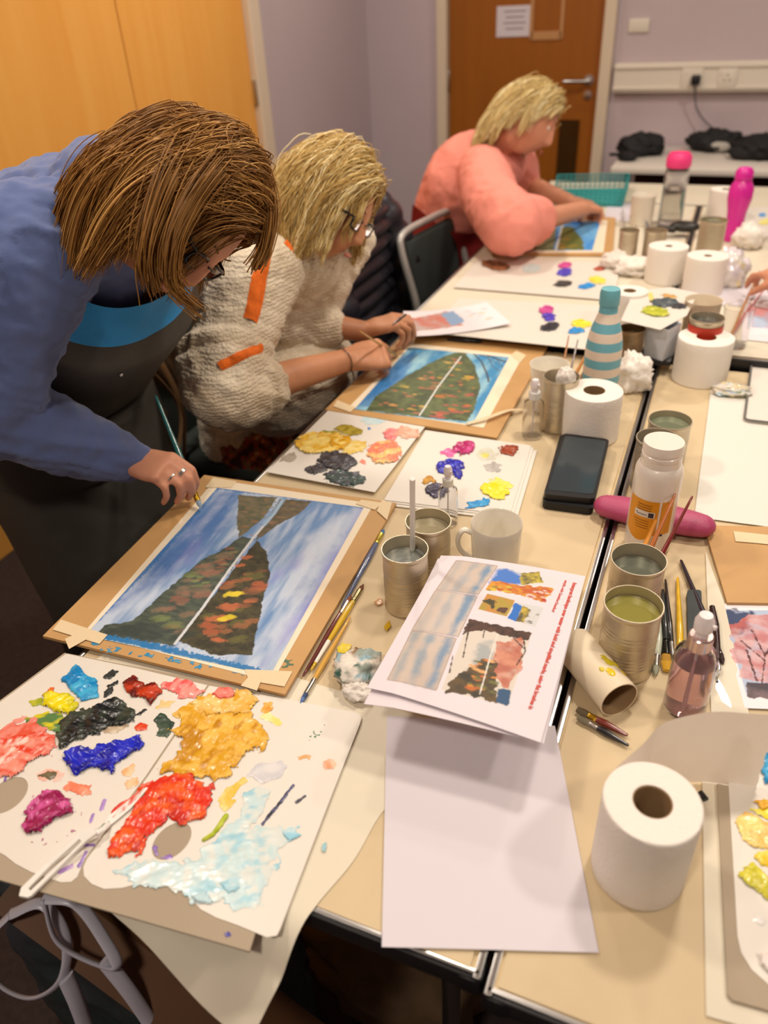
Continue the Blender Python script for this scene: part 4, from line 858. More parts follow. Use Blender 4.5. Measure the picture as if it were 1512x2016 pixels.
toilet_roll(1240, 572, 35, 'toilet roll just behind the striped bottle', h=.1, core=.36)
toilet_roll(1317, 484, 38, 'toilet roll standing near the crumpled tissues on the far tables', h=.1, core=.2)
toilet_roll(1394, 503, 39, 'toilet roll to the right of the far pair, beside the clear bag', h=.1, core=.2)
toilet_roll(1430, 372, 29, 'toilet roll standing behind the magenta bottle', h=.1, core=.3)
# empty cardboard tube with paint on it
a = T(1128, 1268, TZ+.028); b = T(1219, 1378, TZ+.028); d = (b-a)/np.linalg.norm(b-a); Rt = .0265
ct = thing('cardboard_tube', 'empty white cardboard tube dabbed with yellow paint, lying beside the green water tin', 'cardboard tube', (*((a+b)/2)[:2], TZ+.0028))
g = tube([a, a+(b-a)*.5, b], Rt, 40, cap=False); gi = tube([a, b], Rt*.94, 40, cap=False); gi.f = [q[::-1] for q in gi.f]
n1 = len(g.v); rim = Geo(np.vstack([g.v[-40:], gi.v[-40:], g.v[:40], gi.v[:40]]), [(j, (j+1) % 40, 40+(j+1) % 40, 40+j) for j in range(40)]+[(80+j, 120+j, 120+(j+1) % 40, 80+(j+1) % 40) for j in range(40)])
obj('tube_wall', g+rim, mat('white_cardboard', (234, 218, 190), rough=.8), ct); obj('tube_inside', gi, m_core, ct)
nrm = np.cross(d, [0, 0, 1]); 
for (u, ang, s, cc) in [(.62, 70, .008, (200, 180, 20)), (.66, 50, .007, (206, 184, 30)), (.55, 75, .006, (190, 170, 30)), (.78, 90, .007, (226, 196, 30)), (.80, 45, .006, (222, 190, 40)), (.64, 30, .004, (80, 70, 90)), (.7, 105, .004, (222, 200, 60))]:
    th = math.radians(ang); side = -nrm; nn = side*-math.cos(th)*-1+np.array([0, 0, 1])*math.sin(th); c0 = a+(b-a)*u+nn*Rt
    g = ball((0, 0, 0), (s, s*.7, .0012), 16, 8); g.v *= (.8+.5*fbm(g.v[:, 0]*300, g.v[:, 1]*300, int(ang)))[:, None]
    M = np.array([d, np.cross(nn, d), nn]).T; obj('paint_dab', g.mat(M).mv(c0), mat('wet_%d_%d_%d' % cc, cc, rough=.25, coat=.4), ct)

# ------------------------------------------------------------------ loose brushes
brush('paintbrush', *lying((592, 1384), (690, 1214)), (214, 164, 74), (210, 206, 196), (60, 80, 120), .0034, 'ochre handled brush with a blue wet tip, lying right of the nearest board', wet=(70, 110, 170))
brush('paintbrush', *lying((716, 1150), (612, 1320)), (206, 168, 40), (170, 160, 120), (110, 60, 40), .0040, 'yellow handled brush with a white tipped end, lying beside the nearest board', hc2=(236, 230, 216))
brush('paintbrush', *lying((692, 1172), (596, 1332)), (96, 34, 30), (216, 204, 196), (140, 80, 50), .0036, 'dark red handled brush tucked against the edge of the nearest board')
brush('paintbrush', *lying((756, 1042), (672, 1198)), (84, 96, 130), (206, 190, 90), (70, 110, 150), .0046, 'blue grey handled brush lying along the right edge of the nearest board')
brush('paintbrush', *lying((1136, 1396), (1236, 1448)), (124, 52, 40), (206, 164, 50), (90, 74, 50), .0042, 'flat brush with a gold ferrule and red brown handle before the cardboard tube', flat=True)
brush('paintbrush', *lying((1138, 1412), (1238, 1468)), (34, 32, 36), (190, 184, 176), (110, 100, 80), .0038, 'flat black handled brush, the front one of the two before the cardboard tube', flat=True)
brush('paintbrush', *lying((1424, 1308), (1340, 1102)), (44, 34, 46), (150, 146, 150), (60, 40, 40), .0050, 'long dark handled brush slanting from the open tin towards the picture sheet', group=None)
brush('paintbrush', *lying((1314, 1320), (1304, 1160)), (36, 44, 44), (60, 60, 56), (176, 130, 40), .0052, 'black handled brush with a yellow loaded head, right of the green water tin', flat=True, wet=(206, 156, 40), bl=.03)
brush('paintbrush', *lying((1342, 1330), (1334, 1136)), (230, 184, 40), (200, 200, 204), (60, 50, 46), .0042, 'bright yellow handled brush between two black handled ones')
brush('paintbrush', *lying((1326, 1310), (1310, 1140)), (30, 28, 30), (200, 200, 204), (90, 84, 70), .0034, 'thin black handled brush touching the yellow handled one')
brush('paintbrush', *lying((1290, 1330), (1302, 1200)), (196, 200, 180), (214, 214, 210), (150, 150, 130), .0046, 'clear handled brush leaning against the base of the green water tin')
bk = prism(rrect(TP([(1354, 1262), (1384, 1262), (1380, 1164), (1352, 1164)], TZ+.008), .006), TZ+.003, TZ+.011); tag(obj('comb_handle', bk, mat('dark_slate_plastic', (44, 52, 54), rough=.5)), 'flat dark slate grey plastic handle lying behind the pink spray bottle', 'handle')
mk = thing('metal_palette_knife', 'steel palette knife with a black handle lying beside the printed autumn picture', 'palette knife', T(1418, 1320))
obj('handle', tube([T(1402, 1195, TZ+.009), T(1408, 1230, TZ+.009), T(1414, 1300, TZ+.009)], [.004, .0055, .0042], 12), mat('dark_brown_handle', (50, 30, 30), rough=.3), mk)
obj('neck', tube(spline([T(1414, 1300, TZ+.009), T(1417, 1318, TZ+.010), T(1410, 1332, TZ+.006), T(1412, 1342, TZ+.005)], 10), .0016, 8), m_alu, mk)
obj('blade', prism(knife_strip(TP([(1411, 1342), (1416, 1360), (1428, 1385), (1438, 1398)]), [.004, .011, .011, .002], 0, 0), TZ+.004, TZ+.0046), m_alu, mk, smooth=False)

# crumpled paint rag
crumple('paint_rag', (*T(706, 1330)[:2], TZ+.003), (.034, .040, .022), 'crumpled tissue stained green and blue, left of the propped handouts', 3, m=mat('stained_tissue', attr=True, rough=.9, bump=.4, bscale=250),
        cols=[((150, 160, 150), .5), ((40, 84, 70), .62), ((150, 180, 190), .6), ((150, 110, 60), .66)])
crumple('crumpled_tissue', (*T(706, 1372)[:2], TZ+.003), (.026, .018, .016), 'small white crumpled tissue in front of the stained one', 8)
crumple('crumpled_tissue', (*T(1245, 764)[:2], TZ+.003), (.050, .050, .055), 'white crumpled tissue beside the striped bottle', 12)
crumple('crumpled_tissue', (*T(1252, 540, FZ)[:2], FZ+.003), (.075, .055, .035), 'crumpled tissue in front of the far left toilet roll', 15)
crumple('crumpled_tissue', (*T(1212, 528, FZ)[:2], FZ+.003), (.055, .05, .038), 'crumpled tissue nearest the far board with the small painting', 18)
crumple('crumpled_tissue', (*T(1290, 545, FZ)[:2], FZ+.003), (.045, .04, .026), 'low crumpled tissue leaning on the far toilet roll', 21)
crumple('crumpled_tissue', (*T(1470, 488, FZ)[:2], FZ+.003), (.06, .05, .05), 'crumpled tissue below the magenta bottle', 24)

# stains on the covers
for pts, c, pr in [([(664, 1280), (676, 1270), (690, 1274), (682, 1290), (668, 1290)], (220, 196, 40), 0), ([(756, 1240), (766, 1226), (770, 1236), (762, 1250)], (206, 164, 20), 0), ([(738, 1190), (750, 1180), (754, 1192), (742, 1198)], (214, 160, 110), 0),
                   ([(634, 1668), (644, 1662), (642, 1684), (634, 1680)], (150, 196, 206), 0)]:
    o = dab('paint_spot', TP(pts), c, c, .0008, None, TZ+.0046, wob=.002)
    if o: tag(o, {220: 'yellow paint spot on the cover near the ochre handled brush', 206: 'mustard paint spot beside the near tin', 214: 'orange paint spot between the brushes and the near tin', 150: 'pale blue paint spot right of the near palette'}[c[0]], 'paint spot')

# ------------------------------------------------------------------ people
def un(v): v = np.asarray(v, float); return v/np.linalg.norm(v)
def fuse(g, voxel=.004, smooth=4, fac=.6):
    """one continuous skin over overlapping volumes"""
    me = mesh_of('t', Geo(g.v, g.f), None, smooth=False); o = bpy.data.objects.new('t', me); COL.objects.link(o)
    r = o.modifiers.new('r', 'REMESH'); r.mode = 'VOXEL'; r.voxel_size = voxel
    s = o.modifiers.new('s', 'SMOOTH'); s.factor = fac; s.iterations = smooth
    bpy.context.view_layer.update(); m2 = bpy.data.meshes.new_from_object(o.evaluated_get(bpy.context.evaluated_depsgraph_get()))
    v = np.zeros(len(m2.vertices)*3); m2.vertices.foreach_get('co', v); n = np.zeros(len(m2.vertices)*3); m2.vertices.foreach_get('normal', n)
    f = [tuple(p.vertices) for p in m2.polygons]; bpy.data.objects.remove(o); bpy.data.meshes.remove(m2); bpy.data.meshes.remove(me)
    out = Geo(v.reshape(-1, 3), f); out.n = n.reshape(-1, 3); return out
def loft(C, S_, Fr, a, b, seg=36, ex=2.3):
    v = []; t = np.linspace(0, 2*np.pi, seg, endpoint=False); ct, st = np.cos(t), np.sin(t)
    cx = np.sign(ct)*np.abs(ct)**(2/ex); sy = np.sign(st)*np.abs(st)**(2/ex)
    for k in range(len(C)): v.append(np.asarray(C[k])+np.outer(cx*a[k], S_[k])+np.outer(sy*b[k], Fr[k]))
    m = len(C); f = [(i*seg+j, i*seg+(j+1) % seg, (i+1)*seg+(j+1) % seg, (i+1)*seg+j) for i in range(m-1) for j in range(seg)]
    f += [tuple(range(seg))[::-1], tuple((m-1)*seg+j for j in range(seg))]
    return Geo(np.vstack(v), f)
class Torso:
    """spine from hip to neck; side = direction to the person's left"""
    def __init__(s, pts, a, b, side, n=26):
        s.C = spline(pts, n); k = np.linspace(0, 1, n); kk = np.linspace(0, 1, len(a)); s.a = np.interp(k, kk, a); s.b = np.interp(k, kk, b)
        t = np.gradient(s.C, axis=0); t /= np.linalg.norm(t, axis=1)[:, None]; s.S = []; s.F = []
        for i in range(n):
            sd = un(np.asarray(side)-t[i]*(t[i]@np.asarray(side))); s.S.append(sd); s.F.append(np.cross(sd, t[i])*1.0)
        s.S = np.array(s.S); s.F = np.array(s.F)
    def geo(s, inf=0., ex=2.3, i0=0, i1=None): i1 = i1 or len(s.C); return loft(s.C[i0:i1], s.S[i0:i1], s.F[i0:i1], s.a[i0:i1]+inf, s.b[i0:i1]+inf, ex=ex)
    def at(s, u, ang, inf=0., ex=2.3):
        x = u*(len(s.C)-1); i = min(int(x), len(s.C)-2); w = x-i; L_ = lambda A: A[i]*(1-w)+A[i+1]*w
        c, d = math.cos(ang), math.sin(ang); cx = math.copysign(abs(c)**(2/ex), c); sy = math.copysign(abs(d)**(2/ex), d)
        return L_(s.C)+L_(s.S)*cx*(L_(s.a)+inf)+L_(s.F)*sy*(L_(s.b)+inf)
def limb(P, r, n=16, flat=1.): 
    P = spline(P, n); r = np.interp(np.linspace(0, 1, n), np.linspace(0, 1, len(r)), r); return tube(P, r, 20, rnd=True, flat=flat)
def head_geo():
    g = lathe(np.stack([np.sin(np.linspace(.01, np.pi-.01, 70)), -np.cos(np.linspace(.01, np.pi-.01, 70))], 1), 90)
    g.f += [tuple(range(90))[::-1], tuple(69*90+j for j in range(90))]
    v = g.v; X, Y, Z = v[:, 0]*.074, v[:, 1]*.097, v[:, 2]*.117
    lo = np.clip((-Z-.015)/.10, 0, 1); X = X*(1-.42*lo**1.6); Y = np.where(Y < 0, Y*(1-.55*lo**.8), Y*(1-.10*lo**2)+.006*lo)
    fr = np.clip(v[:, 1], 0, 1)**2
    nz = np.interp(Z, [-.056, -.046, -.038, -.02, .0, .015, .03], [0, .35, 1., .75, .38, .12, 0])
    Y = Y+fr*(.026*np.exp(-(X/(.010+.004*(Z < -.03)))**2)*nz)
    Y -= fr*.009*np.exp(-((np.abs(X)-.031)/.015)**2-((Z-.002)/.013)**2); Y += fr*.004*np.exp(-((np.abs(X)-.03)/.02)**2-((Z-.024)/.007)**2)
    Y += fr*.006*np.exp(-(X/.020)**2)*(np.exp(-((Z+.066)/.006)**2)+np.exp(-((Z+.077)/.006)**2)); Y -= fr*.004*np.exp(-(X/.02)**2-((Z+.087)/.006)**2)
    Y += fr*.009*np.exp(-(X/.022)**2-((Z+.103)/.014)**2); 
    g.v = np.stack([X, Y, Z], 1)
    ears = [ball((0, 0, 0), (.010, .019, .031)).rot('Z', sg*22).mv((sg*.075, -.008, -.012)) for sg in (-1, 1)]
    return join(g, *ears)
def hand_geo(wrist, yd, zd, side, curl, thumb=(0, 0), sc=1., spread=.06, wr=.026):
    """yd along the palm, zd out of the back; side -1: right hand; curl = (joint angles) per finger, index first"""
    y = un(yd); z = un(np.asarray(zd)-y*(y@np.asarray(zd))); x = np.cross(y, z)*(-1 if side < 0 else 1)   # x = towards the thumb
    x = np.cross(y, z)*(-1.0); x = x if side < 0 else -x
    L_ = lambda a, b, c: np.asarray(wrist)+sc*(x*a+y*b+z*c); gs = []
    pal = []
    for (b, w_, th) in [(-.012, .024, .019), (.012, .028, .018), (.035, .036, .0165), (.06, .040, .0145), (.080, .040, .0125), (.089, .037, .009)]: pal.append((b, w_, th))
    gs.append(loft([L_(0, b, -.004*(b > .05)) for b, _, _ in pal], [x]*6, [z]*6, [w_*sc for _, w_, _ in pal], [t*sc for _, _, t in pal], seg=24, ex=2.6))
    gs.append(ball(L_(.022, .03, -.012), .018*sc))
    joints = []
    for k in range(4):
        bx = .030-.0195*k; by = (.084, .088, .084, .075)[k]; ls = [(.042, .026, .021), (.046, .029, .022), (.042, .027, .021), (.033, .021, .019)][k]; r0 = (.0092, .0094, .0090, .0080)[k]
        a = 0; p = L_(bx, by-.006, -.002); P = [p]; sp = (1.2-k*.8)*spread
        for ln, cu in zip(ls, curl[k]):
            a += math.radians(cu); d = y*math.cos(a)-z*math.sin(a)+x*sp; p = p+un(d)*ln*sc; P.append(p)
        joints.append(P)
        for i in range(3): gs.append(tube([P[i], P[i+1]], [r0*sc*(1-.08*i), r0*sc*(1-.08*(i+1))], 14, rnd=True)); gs.append(ball(P[i], r0*sc*1.04*(1-.06*i), 14, 8))
    p0 = L_(.020, .018, -.008); t1, t2 = thumb; d1 = un(x*.75+y*.75-z*(.25+t1)); p1 = p0+d1*.042*sc; d2 = un(x*(.25-t1*.3)+y*.9-z*(.35+t2)); p2 = p1+d2*.032*sc; d3 = un(d2+y*.1-x*.35*t2); p3 = p2+d3*.024*sc
    gs.append(tube([p0, p1], [.015*sc, .0115*sc], 14, rnd=True)); gs.append(tube([p1, p2], [.011*sc, .0100*sc], 14, rnd=True)); gs.append(tube([p2, p3], [.0100*sc, .0078*sc], 14, rnd=True))
    return join(*gs), joints, (p1, p2, p3)
def ring_on(P0, P1, u, r, name, parent, m, wd=.004):
    c = P0*(1-u)+P1*u; d = un(P1-P0); n = 28; a = np.linspace(0, 2*np.pi, n, endpoint=False); e1 = un(np.cross(d, [.1, .2, .97])); e2 = np.cross(d, e1); v = []
    for (rr, h_) in [(r, -wd/2), (r+.0014, -wd/2*.9), (r+.0014, wd/2*.9), (r, wd/2)]: v.append(c+d*h_+np.outer(np.cos(a)*rr, e1)+np.outer(np.sin(a)*rr, e2))
    return obj(name, Geo(np.vstack(v), [(i*n+j, i*n+(j+1) % n, (i+1)*n+(j+1) % n, (i+1)*n+j) for i in range(3) for j in range(n)]), m, parent)
def frame_from(f, s):
    f = un(f); s = np.asarray(s, float); s = un(s-f*(f@s)); u = np.cross(s, f)   # s = to the person's right (local +x)
    return np.array([s, f, u]).T
def hair_geo(M, c, ng, nc, length, roots, comb, cols, seed, grav=1., wave=0., clump=.6, rad=.0011, steps=16, curl_in=0., pre=.09, wl=.05, minr=1.06, jit=.012, push=None):
    rr = np.random.RandomState(seed); c = np.asarray(c, float); G = np.array([0, 0, -1.]); rad_e = np.array([.080, .103, .122])
    V = []; Fs = []; Cs = []; nb = 0; tries = 0; gd = 0
    while gd < ng and tries < ng*60:
        tries += 1; d = rr.normal(size=3); d /= np.linalg.norm(d)
        if not roots(d): continue
        gd += 1; p = d*rad_e*1.0; L_ = length(d, rr); st = L_/steps; P = [p.copy()]; v = None
        Gl = M.T @ G
        for i in range(steps):
            s = i*st; cb = comb(p, d); cb = cb/ (np.linalg.norm(cb)+1e-9); wq = math.exp(-s/(pre(d) if callable(pre) else pre)); v = cb*wq*1.0+Gl*(1-wq)*grav+cb*.25
            if push is not None: v = v+push(p)
            v /= np.linalg.norm(v); p = p+v*st; q = p/(rad_e*minr); k = np.linalg.norm(q)
            if k < 1 and p[2] > -.12: p = p/k
            P.append(p.copy())
        P = np.array(P); s = np.linspace(0, 1, steps+1); base = rr.uniform(0, 1); off_dir = rr.normal(size=3); ph0 = rr.uniform(0, 6.28)
        for k in range(nc):
            o = rr.normal(size=3)*jit; Q = P+o*(1-clump*s[:, None]**.8)
            q = Q/(rad_e*(minr-.02)); kk = np.linalg.norm(q, axis=1); m_ = (kk < 1) & (Q[:, 2] > -.11); Q[m_] = Q[m_]/kk[m_][:, None]
            if wave:
                ph = ph0+rr.uniform(-.4, .4); amp = wave*(s**.6); tt = np.gradient(Q, axis=0); e1 = np.cross(tt, off_dir); e1 /= np.linalg.norm(e1, axis=1)[:, None]+1e-9
                Q = Q+e1*(amp*np.sin(s*L_/wl*6.28+ph))[:, None]
            cut = rr.uniform(.86, 1.); nS = steps+1; W = c+(Q*1.0) @ M.T
            r_ = rad*np.interp(s, [0, .1, .8, 1], [.8, 1, .8, .15])*rr.uniform(.8, 1.3); kk = int(nS*cut); kk = max(kk, 4)
            g = tube(W[:kk], r_[:kk], 4, cap=False); V.append(g.v); Fs.append(np.array(g.f)+nb); nb += len(g.v)
            w_ = np.clip(base*.6+rr.uniform(0, 1)*.4, 0, 1); ca = np.array(lin(cols[0]))*(1-w_)+np.array(lin(cols[1]))*w_
            if rr.rand() < .16: ca = np.array(lin(cols[2]))
            Cs.append(np.tile(ca, (len(g.v), 1)))
    F_ = np.vstack(Fs); g = Geo(np.vstack(V), [tuple(int(i) for i in q) for q in F_], np.vstack(Cs)); return g
def scalp_cap(M, c, roots, col, k=1.03):
    g = ball((0, 0, 0), 1., 64, 48); keep = np.array([roots(un(v)) for v in g.v]); f = [q for q in g.f if all(keep[i] for i in q)]
    used = sorted({i for q in f for i in q}); mp = {i: n for n, i in enumerate(used)}
    v = g.v[used]*np.array([.080, .103, .122])*k; return Geo(np.asarray(c)+v @ M.T, [tuple(mp[i] for i in q) for q in f]).col(col)
def glasses(M, c, parent, m):
    def w(p): return np.asarray(c)+np.asarray(p) @ M.T
    gl = obj('glasses', join(*[tube([w((sx*.033+.025*math.copysign(abs(math.cos(a))**.8, math.cos(a)), .101-.006*abs(math.cos(a)), -.004+.0135*math.copysign(abs(math.sin(a))**.7, math.sin(a)))) for a in np.linspace(0, 2*np.pi, 33)], .0022, 8) for sx in (-1, 1)],
        tube([w((-.010, .104, .002)), w((0, .107, .004)), w((.010, .104, .002))], .0015, 8)), m, parent)
    for sx in (-1, 1):
        obj('temple', tube([w((sx*.060, .096, .006)), w((sx*.074, .085, .006)), w((sx*.081, .03, .004)), w((sx*.082, -.01, .002)), w((sx*.080, -.03, -.018))], [.0022, .0026, .0026, .0022, .0018], 8), m, gl)
        n = 20; a = np.linspace(0, 2*np.pi, n, endpoint=False); P = [w((sx*.033+.024*math.cos(t), .1005-.006*abs(math.cos(t)), -.004+.0125*math.sin(t))) for t in a]
        obj('lens', Geo(np.array(P+[p+M[:, 1]*.0012 for p in P]), [tuple(range(n)), tuple(range(n, 2*n))[::-1]]+[(i, n+i, n+(i+1) % n, (i+1) % n) for i in range(n)]), m_glass, gl)
    return gl
def face_bits(M, c, parent, lip):
    def w(p): return np.asarray(c)+np.asarray(p) @ M.T
    for sx in (-1, 1):
        g = ball((0, 0, 0), (.0125, .0115, .0115), 20, 12); obj('eye', Geo(w(g.v+np.array([sx*.031, .0745, .000])), g.f), mat('eye_white', (222, 214, 206), rough=.15), parent)
        g = ball((0, 0, 0), (.0138, .0128, .0095), 20, 12); obj('eyelid', Geo(w(g.v+np.array([sx*.031, .0745, .0045])), g.f), parent.data.materials[0], parent)
        e = tube([w((sx*.014, .094, .023)), w((sx*.030, .094, .028)), w((sx*.048, .085, .022))], [.0018, .0024, .001], 8, flat=.5); obj('eyebrow', e, mat('eyebrow_brown', (120, 86, 54), rough=.9), parent)
    g = ball((0, 0, 0), (.019, .005, .0055), 20, 12); obj('lips', Geo(w(g.v+np.array([0, .0965, -.0715])), g.f), lip, parent)
def wrinkle(g, amp, k, seed, ax=(1, 1, 1)):
    v = g.v*np.asarray(ax); n = fbm(v[:, 0]*k+v[:, 2]*k*.6+seed, v[:, 1]*k-v[:, 2]*k*.8, seed, 4); n2 = 1-np.abs(2*fbm(v[:, 0]*k*1.7+seed, v[:, 1]*k*1.2+v[:, 2]*k*1.9, seed+5, 3)-1)*2.2
    g.v = g.v+g.n*(amp*((n-.5)*1.5+.5*np.clip(n2, 0, 1)))[:, None]; return g
def person(label, geo, skin, base, voxel=.0042):
    g = fuse(geo, voxel, 4, .55); o = obj('person', g, skin, ang=180); tag(o, label, 'person'); return o
m_sk1 = mat('skin_warm', (214, 150, 118), rough=.5, sub=.15, noise=.10, nscale=40, bump=.15, bscale=350)
m_sk2 = mat('skin_tan', (204, 142, 104), rough=.5, sub=.15, noise=.10, nscale=40, bump=.15, bscale=350)
m_lip = mat('lip_pink', (186, 112, 96), rough=.4)
m_hair = mat('hair_strands', attr=True, rough=.5, spec=.35)
m_blackframe = mat('black_spectacle_frame', (18, 16, 20), rough=.25)
m_silver = mat('silver_ring', (224, 222, 216), rough=.2, metal=1.)

# ---- person 1: standing, bending over the board
Ywrist = T(250, 908, .835); Yelb = D(-5, 815, 1.2); RS = np.array([-.915, .865, 1.215]); LS = np.array([-.885, 1.19, 1.205])
T1 = Torso([(-1.20, 1.05, .80), (-1.175, 1.05, .93), (-1.10, 1.035, 1.06), (-.985, 1.015, 1.17), (-.875, 1.0, 1.235)], [.175, .175, .15, .165, .10], [.135, .13, .125, .135, .07], (0, 1, 0))
HC1 = D(352, 402, 1.10); f1 = .42*RT-.905*UP-.0*FW; s1 = -(.10*RT+.02*UP+.99*FW)      # local +x = towards her right (camera side)
M1 = frame_from(f1, s1)
hg1 = head_geo(); hg1.v = HC1+hg1.v @ M1.T
neck1 = tube([np.array([-.90, 1.0, 1.22]), HC1+M1 @ np.array([0, -.03, -.07])], [.062, .055], 20, rnd=True)
kn = T(320, 920, .835)
hy = un(kn-Ywrist+np.array([0, 0, .004])); hz = un(-.55*RT*.2+.75*UP-.62*FW)
hand1, J1, TH1 = hand_geo(Ywrist, hy, hz, -1, [(40, 50, 28), (44, 54, 32), (46, 56, 32), (46, 54, 30)], thumb=(.35, .3), sc=.98, spread=.015)
GP1 = J1[0][3]*.55+TH1[2]*.45
lw = np.array([-1.26, 1.16, 1.0]); le = np.array([-1.13, 1.34, 1.02])
hand1l, _, _ = hand_geo(lw, (-.4, -1, .1), (-.8, .3, .3), 1, [(15, 20, 10)]*4)
legs1 = join(*[limb([(-1.19, 1.05+sg*.09, .88), (-1.16, 1.05+sg*.10, .50), (-1.2, 1.05+sg*.10, .09)], [.095, .058, .042]) for sg in (-1, 1)], *[ball((-1.14, 1.05+sg*.10, .04), (.12, .045, .04)) for sg in (-1, 1)])
body1 = join(hg1, neck1, T1.geo(-.012), limb([RS, (RS+Yelb)/2+[0, -.01, .01], Yelb], [.056, .050, .042]), limb([Yelb, (Yelb+Ywrist)/2, Ywrist], [.043, .040, .027]), hand1,
             limb([LS, le], [.055, .043]), limb([le, lw], [.042, .027]), hand1l, legs1)
P1 = person('standing person in a blue sweatshirt and dark apron, bending over the nearest painting', body1, m_sk1, None, .0040)
face_bits(M1, HC1, P1, m_lip)
m_sweat = mat('blue_sweatshirt', (90, 106, 154), rough=.95, noise=.12, nscale=8, bump=.25, bscale=700, sheen=.3)
cuff = Yelb+(Ywrist-Yelb)*.97
sg1 = join(T1.geo(.016, i0=4), limb([RS+[-.03, .05, .0], RS, (RS*.5+Yelb*.5)+[-.005, -.02, .01], Yelb+[-.01, -.01, 0]], [.075, .090, .088, .070]), limb([Yelb, Yelb*.55+cuff*.45, cuff], [.068, .058, .041]),
           limb([LS+[-.02, -.04, 0], LS, le], [.07, .075, .058]), limb([le, le*.2+lw*.8], [.058, .042]), ball((RS+LS)/2+[-.02, 0, -.005], (.11, .20, .085)), tube([(-.93, 1.0, 1.20), (-.885, .995, 1.255)], [.11, .082], 24, rnd=True))
g = fuse(sg1, .006, 8, .6); g = wrinkle(g, .016, 9, 3); g.n = g.n; g = wrinkle(g, .006, 17, 8)
sw1 = obj('sweatshirt', g, m_sweat, P1, ang=180)
obj('cuff', tube([Yelb+(Ywrist-Yelb)*.86, Yelb+(Ywrist-Yelb)*.93, Yelb+(Ywrist-Yelb)*1.0], [.041, .0405, .0395], 28, cap=False), m_sweat, sw1)
sp_ = [T1.at(.30+.1*k, math.radians(-60), .03) for k in range(4)]
tr1 = fuse(join(T1.geo(.014, i1=10), *[limb([(-1.19, 1.05+sg*.09, .88), (-1.16, 1.05+sg*.10, .50), (-1.2, 1.05+sg*.10, .06)], [.115, .08, .065]) for sg in (-1, 1)]), .008, 6)
obj('trousers', wrinkle(tr1, .006, 10, 4), mat('black_trousers', (22, 21, 23), rough=.9), P1, ang=180)
# apron: bib over the chest, skirt to the knees
m_ap = mat('charcoal_apron', (68, 64, 58), rough=.65, noise=.2, nscale=10, bump=.2, bscale=500); m_apb = mat('bright_blue_trim', (34, 146, 216), rough=.6, bump=.2, bscale=500)
def apron_pt(u, w_, inf=.03):
    """u 0 = hem .. 1 = bib top, w_ -1..1 across"""
    if u < .45:
        k = u/.45; a = math.radians(90+w_*-98); p = T1.at(.12, a, inf+.012); z = p[2]; h_ = (1-k)*.46
        out = un(np.array([math.sin(a)*1, -w_*.5, 0])); return p+np.array([.05*(1-k), 0, -h_])+out*.03*(1-k)
    k = (u-.45)/.55; hw = np.interp(k, [0, .3, .62, 1.], [98, 92, 74, 58]); a = math.radians(90-w_*hw); sag = .035*math.sin(min(1, k*1.1)*math.pi)
    p = T1.at(.12+.86*k, a, inf+.004+.03*k); return p+T1.F[min(25, int((.12+.86*k)*25))]*sag*(1-w_*w_)*1.2
nx, ny = 60, 90; P = np.array([[apron_pt(v, u*2-1) for u in np.linspace(0, 1, nx)] for v in np.linspace(0, 1, ny)])
fold = .006*np.sin(np.linspace(0, 1, nx)*26)[None, :]*np.clip(1-np.linspace(0, 1, ny)*2, 0, 1)[:, None]; P[..., 0] += fold
P += (.008*(fbm(P[..., 1]*14, P[..., 2]*14, 5)-.5))[..., None]*np.array([1, 0, 0.])
jb = int(ny*.90)
def thick(P, th=.002, o=(-1, 0, 0)):
    ny_, nx_ = P.shape[:2]; g = grid(P, nx_, ny_); lo = Geo(g.v+np.array(o)*th, [q[::-1] for q in g.f]); return g+lo
ap = obj('apron', thick(P[:jb+1]), m_ap, P1, ang=180)
obj('apron_band', thick(P[jb:], .003), m_apb, ap, ang=180)
def edge_tube(pts, r, nm, m, par): return obj(nm, tube(spline(pts, 24), r, 8, flat=.35), m, par)
edge_tube([P[int(ny*.99), 1], T1.at(.93, math.radians(150), .035), T1.at(.99, math.radians(170), .02)+[.01, 0, .02]], .011, 'neck_strap', m_apb, ap)
edge_tube([P[int(ny*.99), -2], T1.at(.93, math.radians(30), .035), T1.at(.99, math.radians(10), .02)+[.01, 0, .02]], .011, 'neck_strap', m_apb, ap)
def on_apron(u0, u1, w0, w1, out=.006, n=10):
    return np.array([[apron_pt(u, w_, .03+out) for w_ in np.linspace(w0, w1, n)] for u in np.linspace(u0, u1, n)])
obj('pocket', thick(on_apron(.36, .5, -.95, .1, .006, 16)), m_ap, ap, ang=180); obj('pocket_trim', thick(on_apron(.495, .525, -.95, -.3, .009, 12)), m_apb, ap, ang=180)
edge_tube([apron_pt(.60, .97, .036), apron_pt(.55, .98, .038), apron_pt(.50, .97, .038)], .006, 'side_tie', m_apb, ap)
for k, (u, w_) in enumerate([(.70, .35), (.66, .55), (.55, .8), (.52, .86), (.84, -.3)]): obj('paint_fleck', ball(apron_pt(u, w_, .0345), (.0012, .004, .0025), 10, 6), mat('pale_fleck', (180, 176, 176), rough=.6), ap)
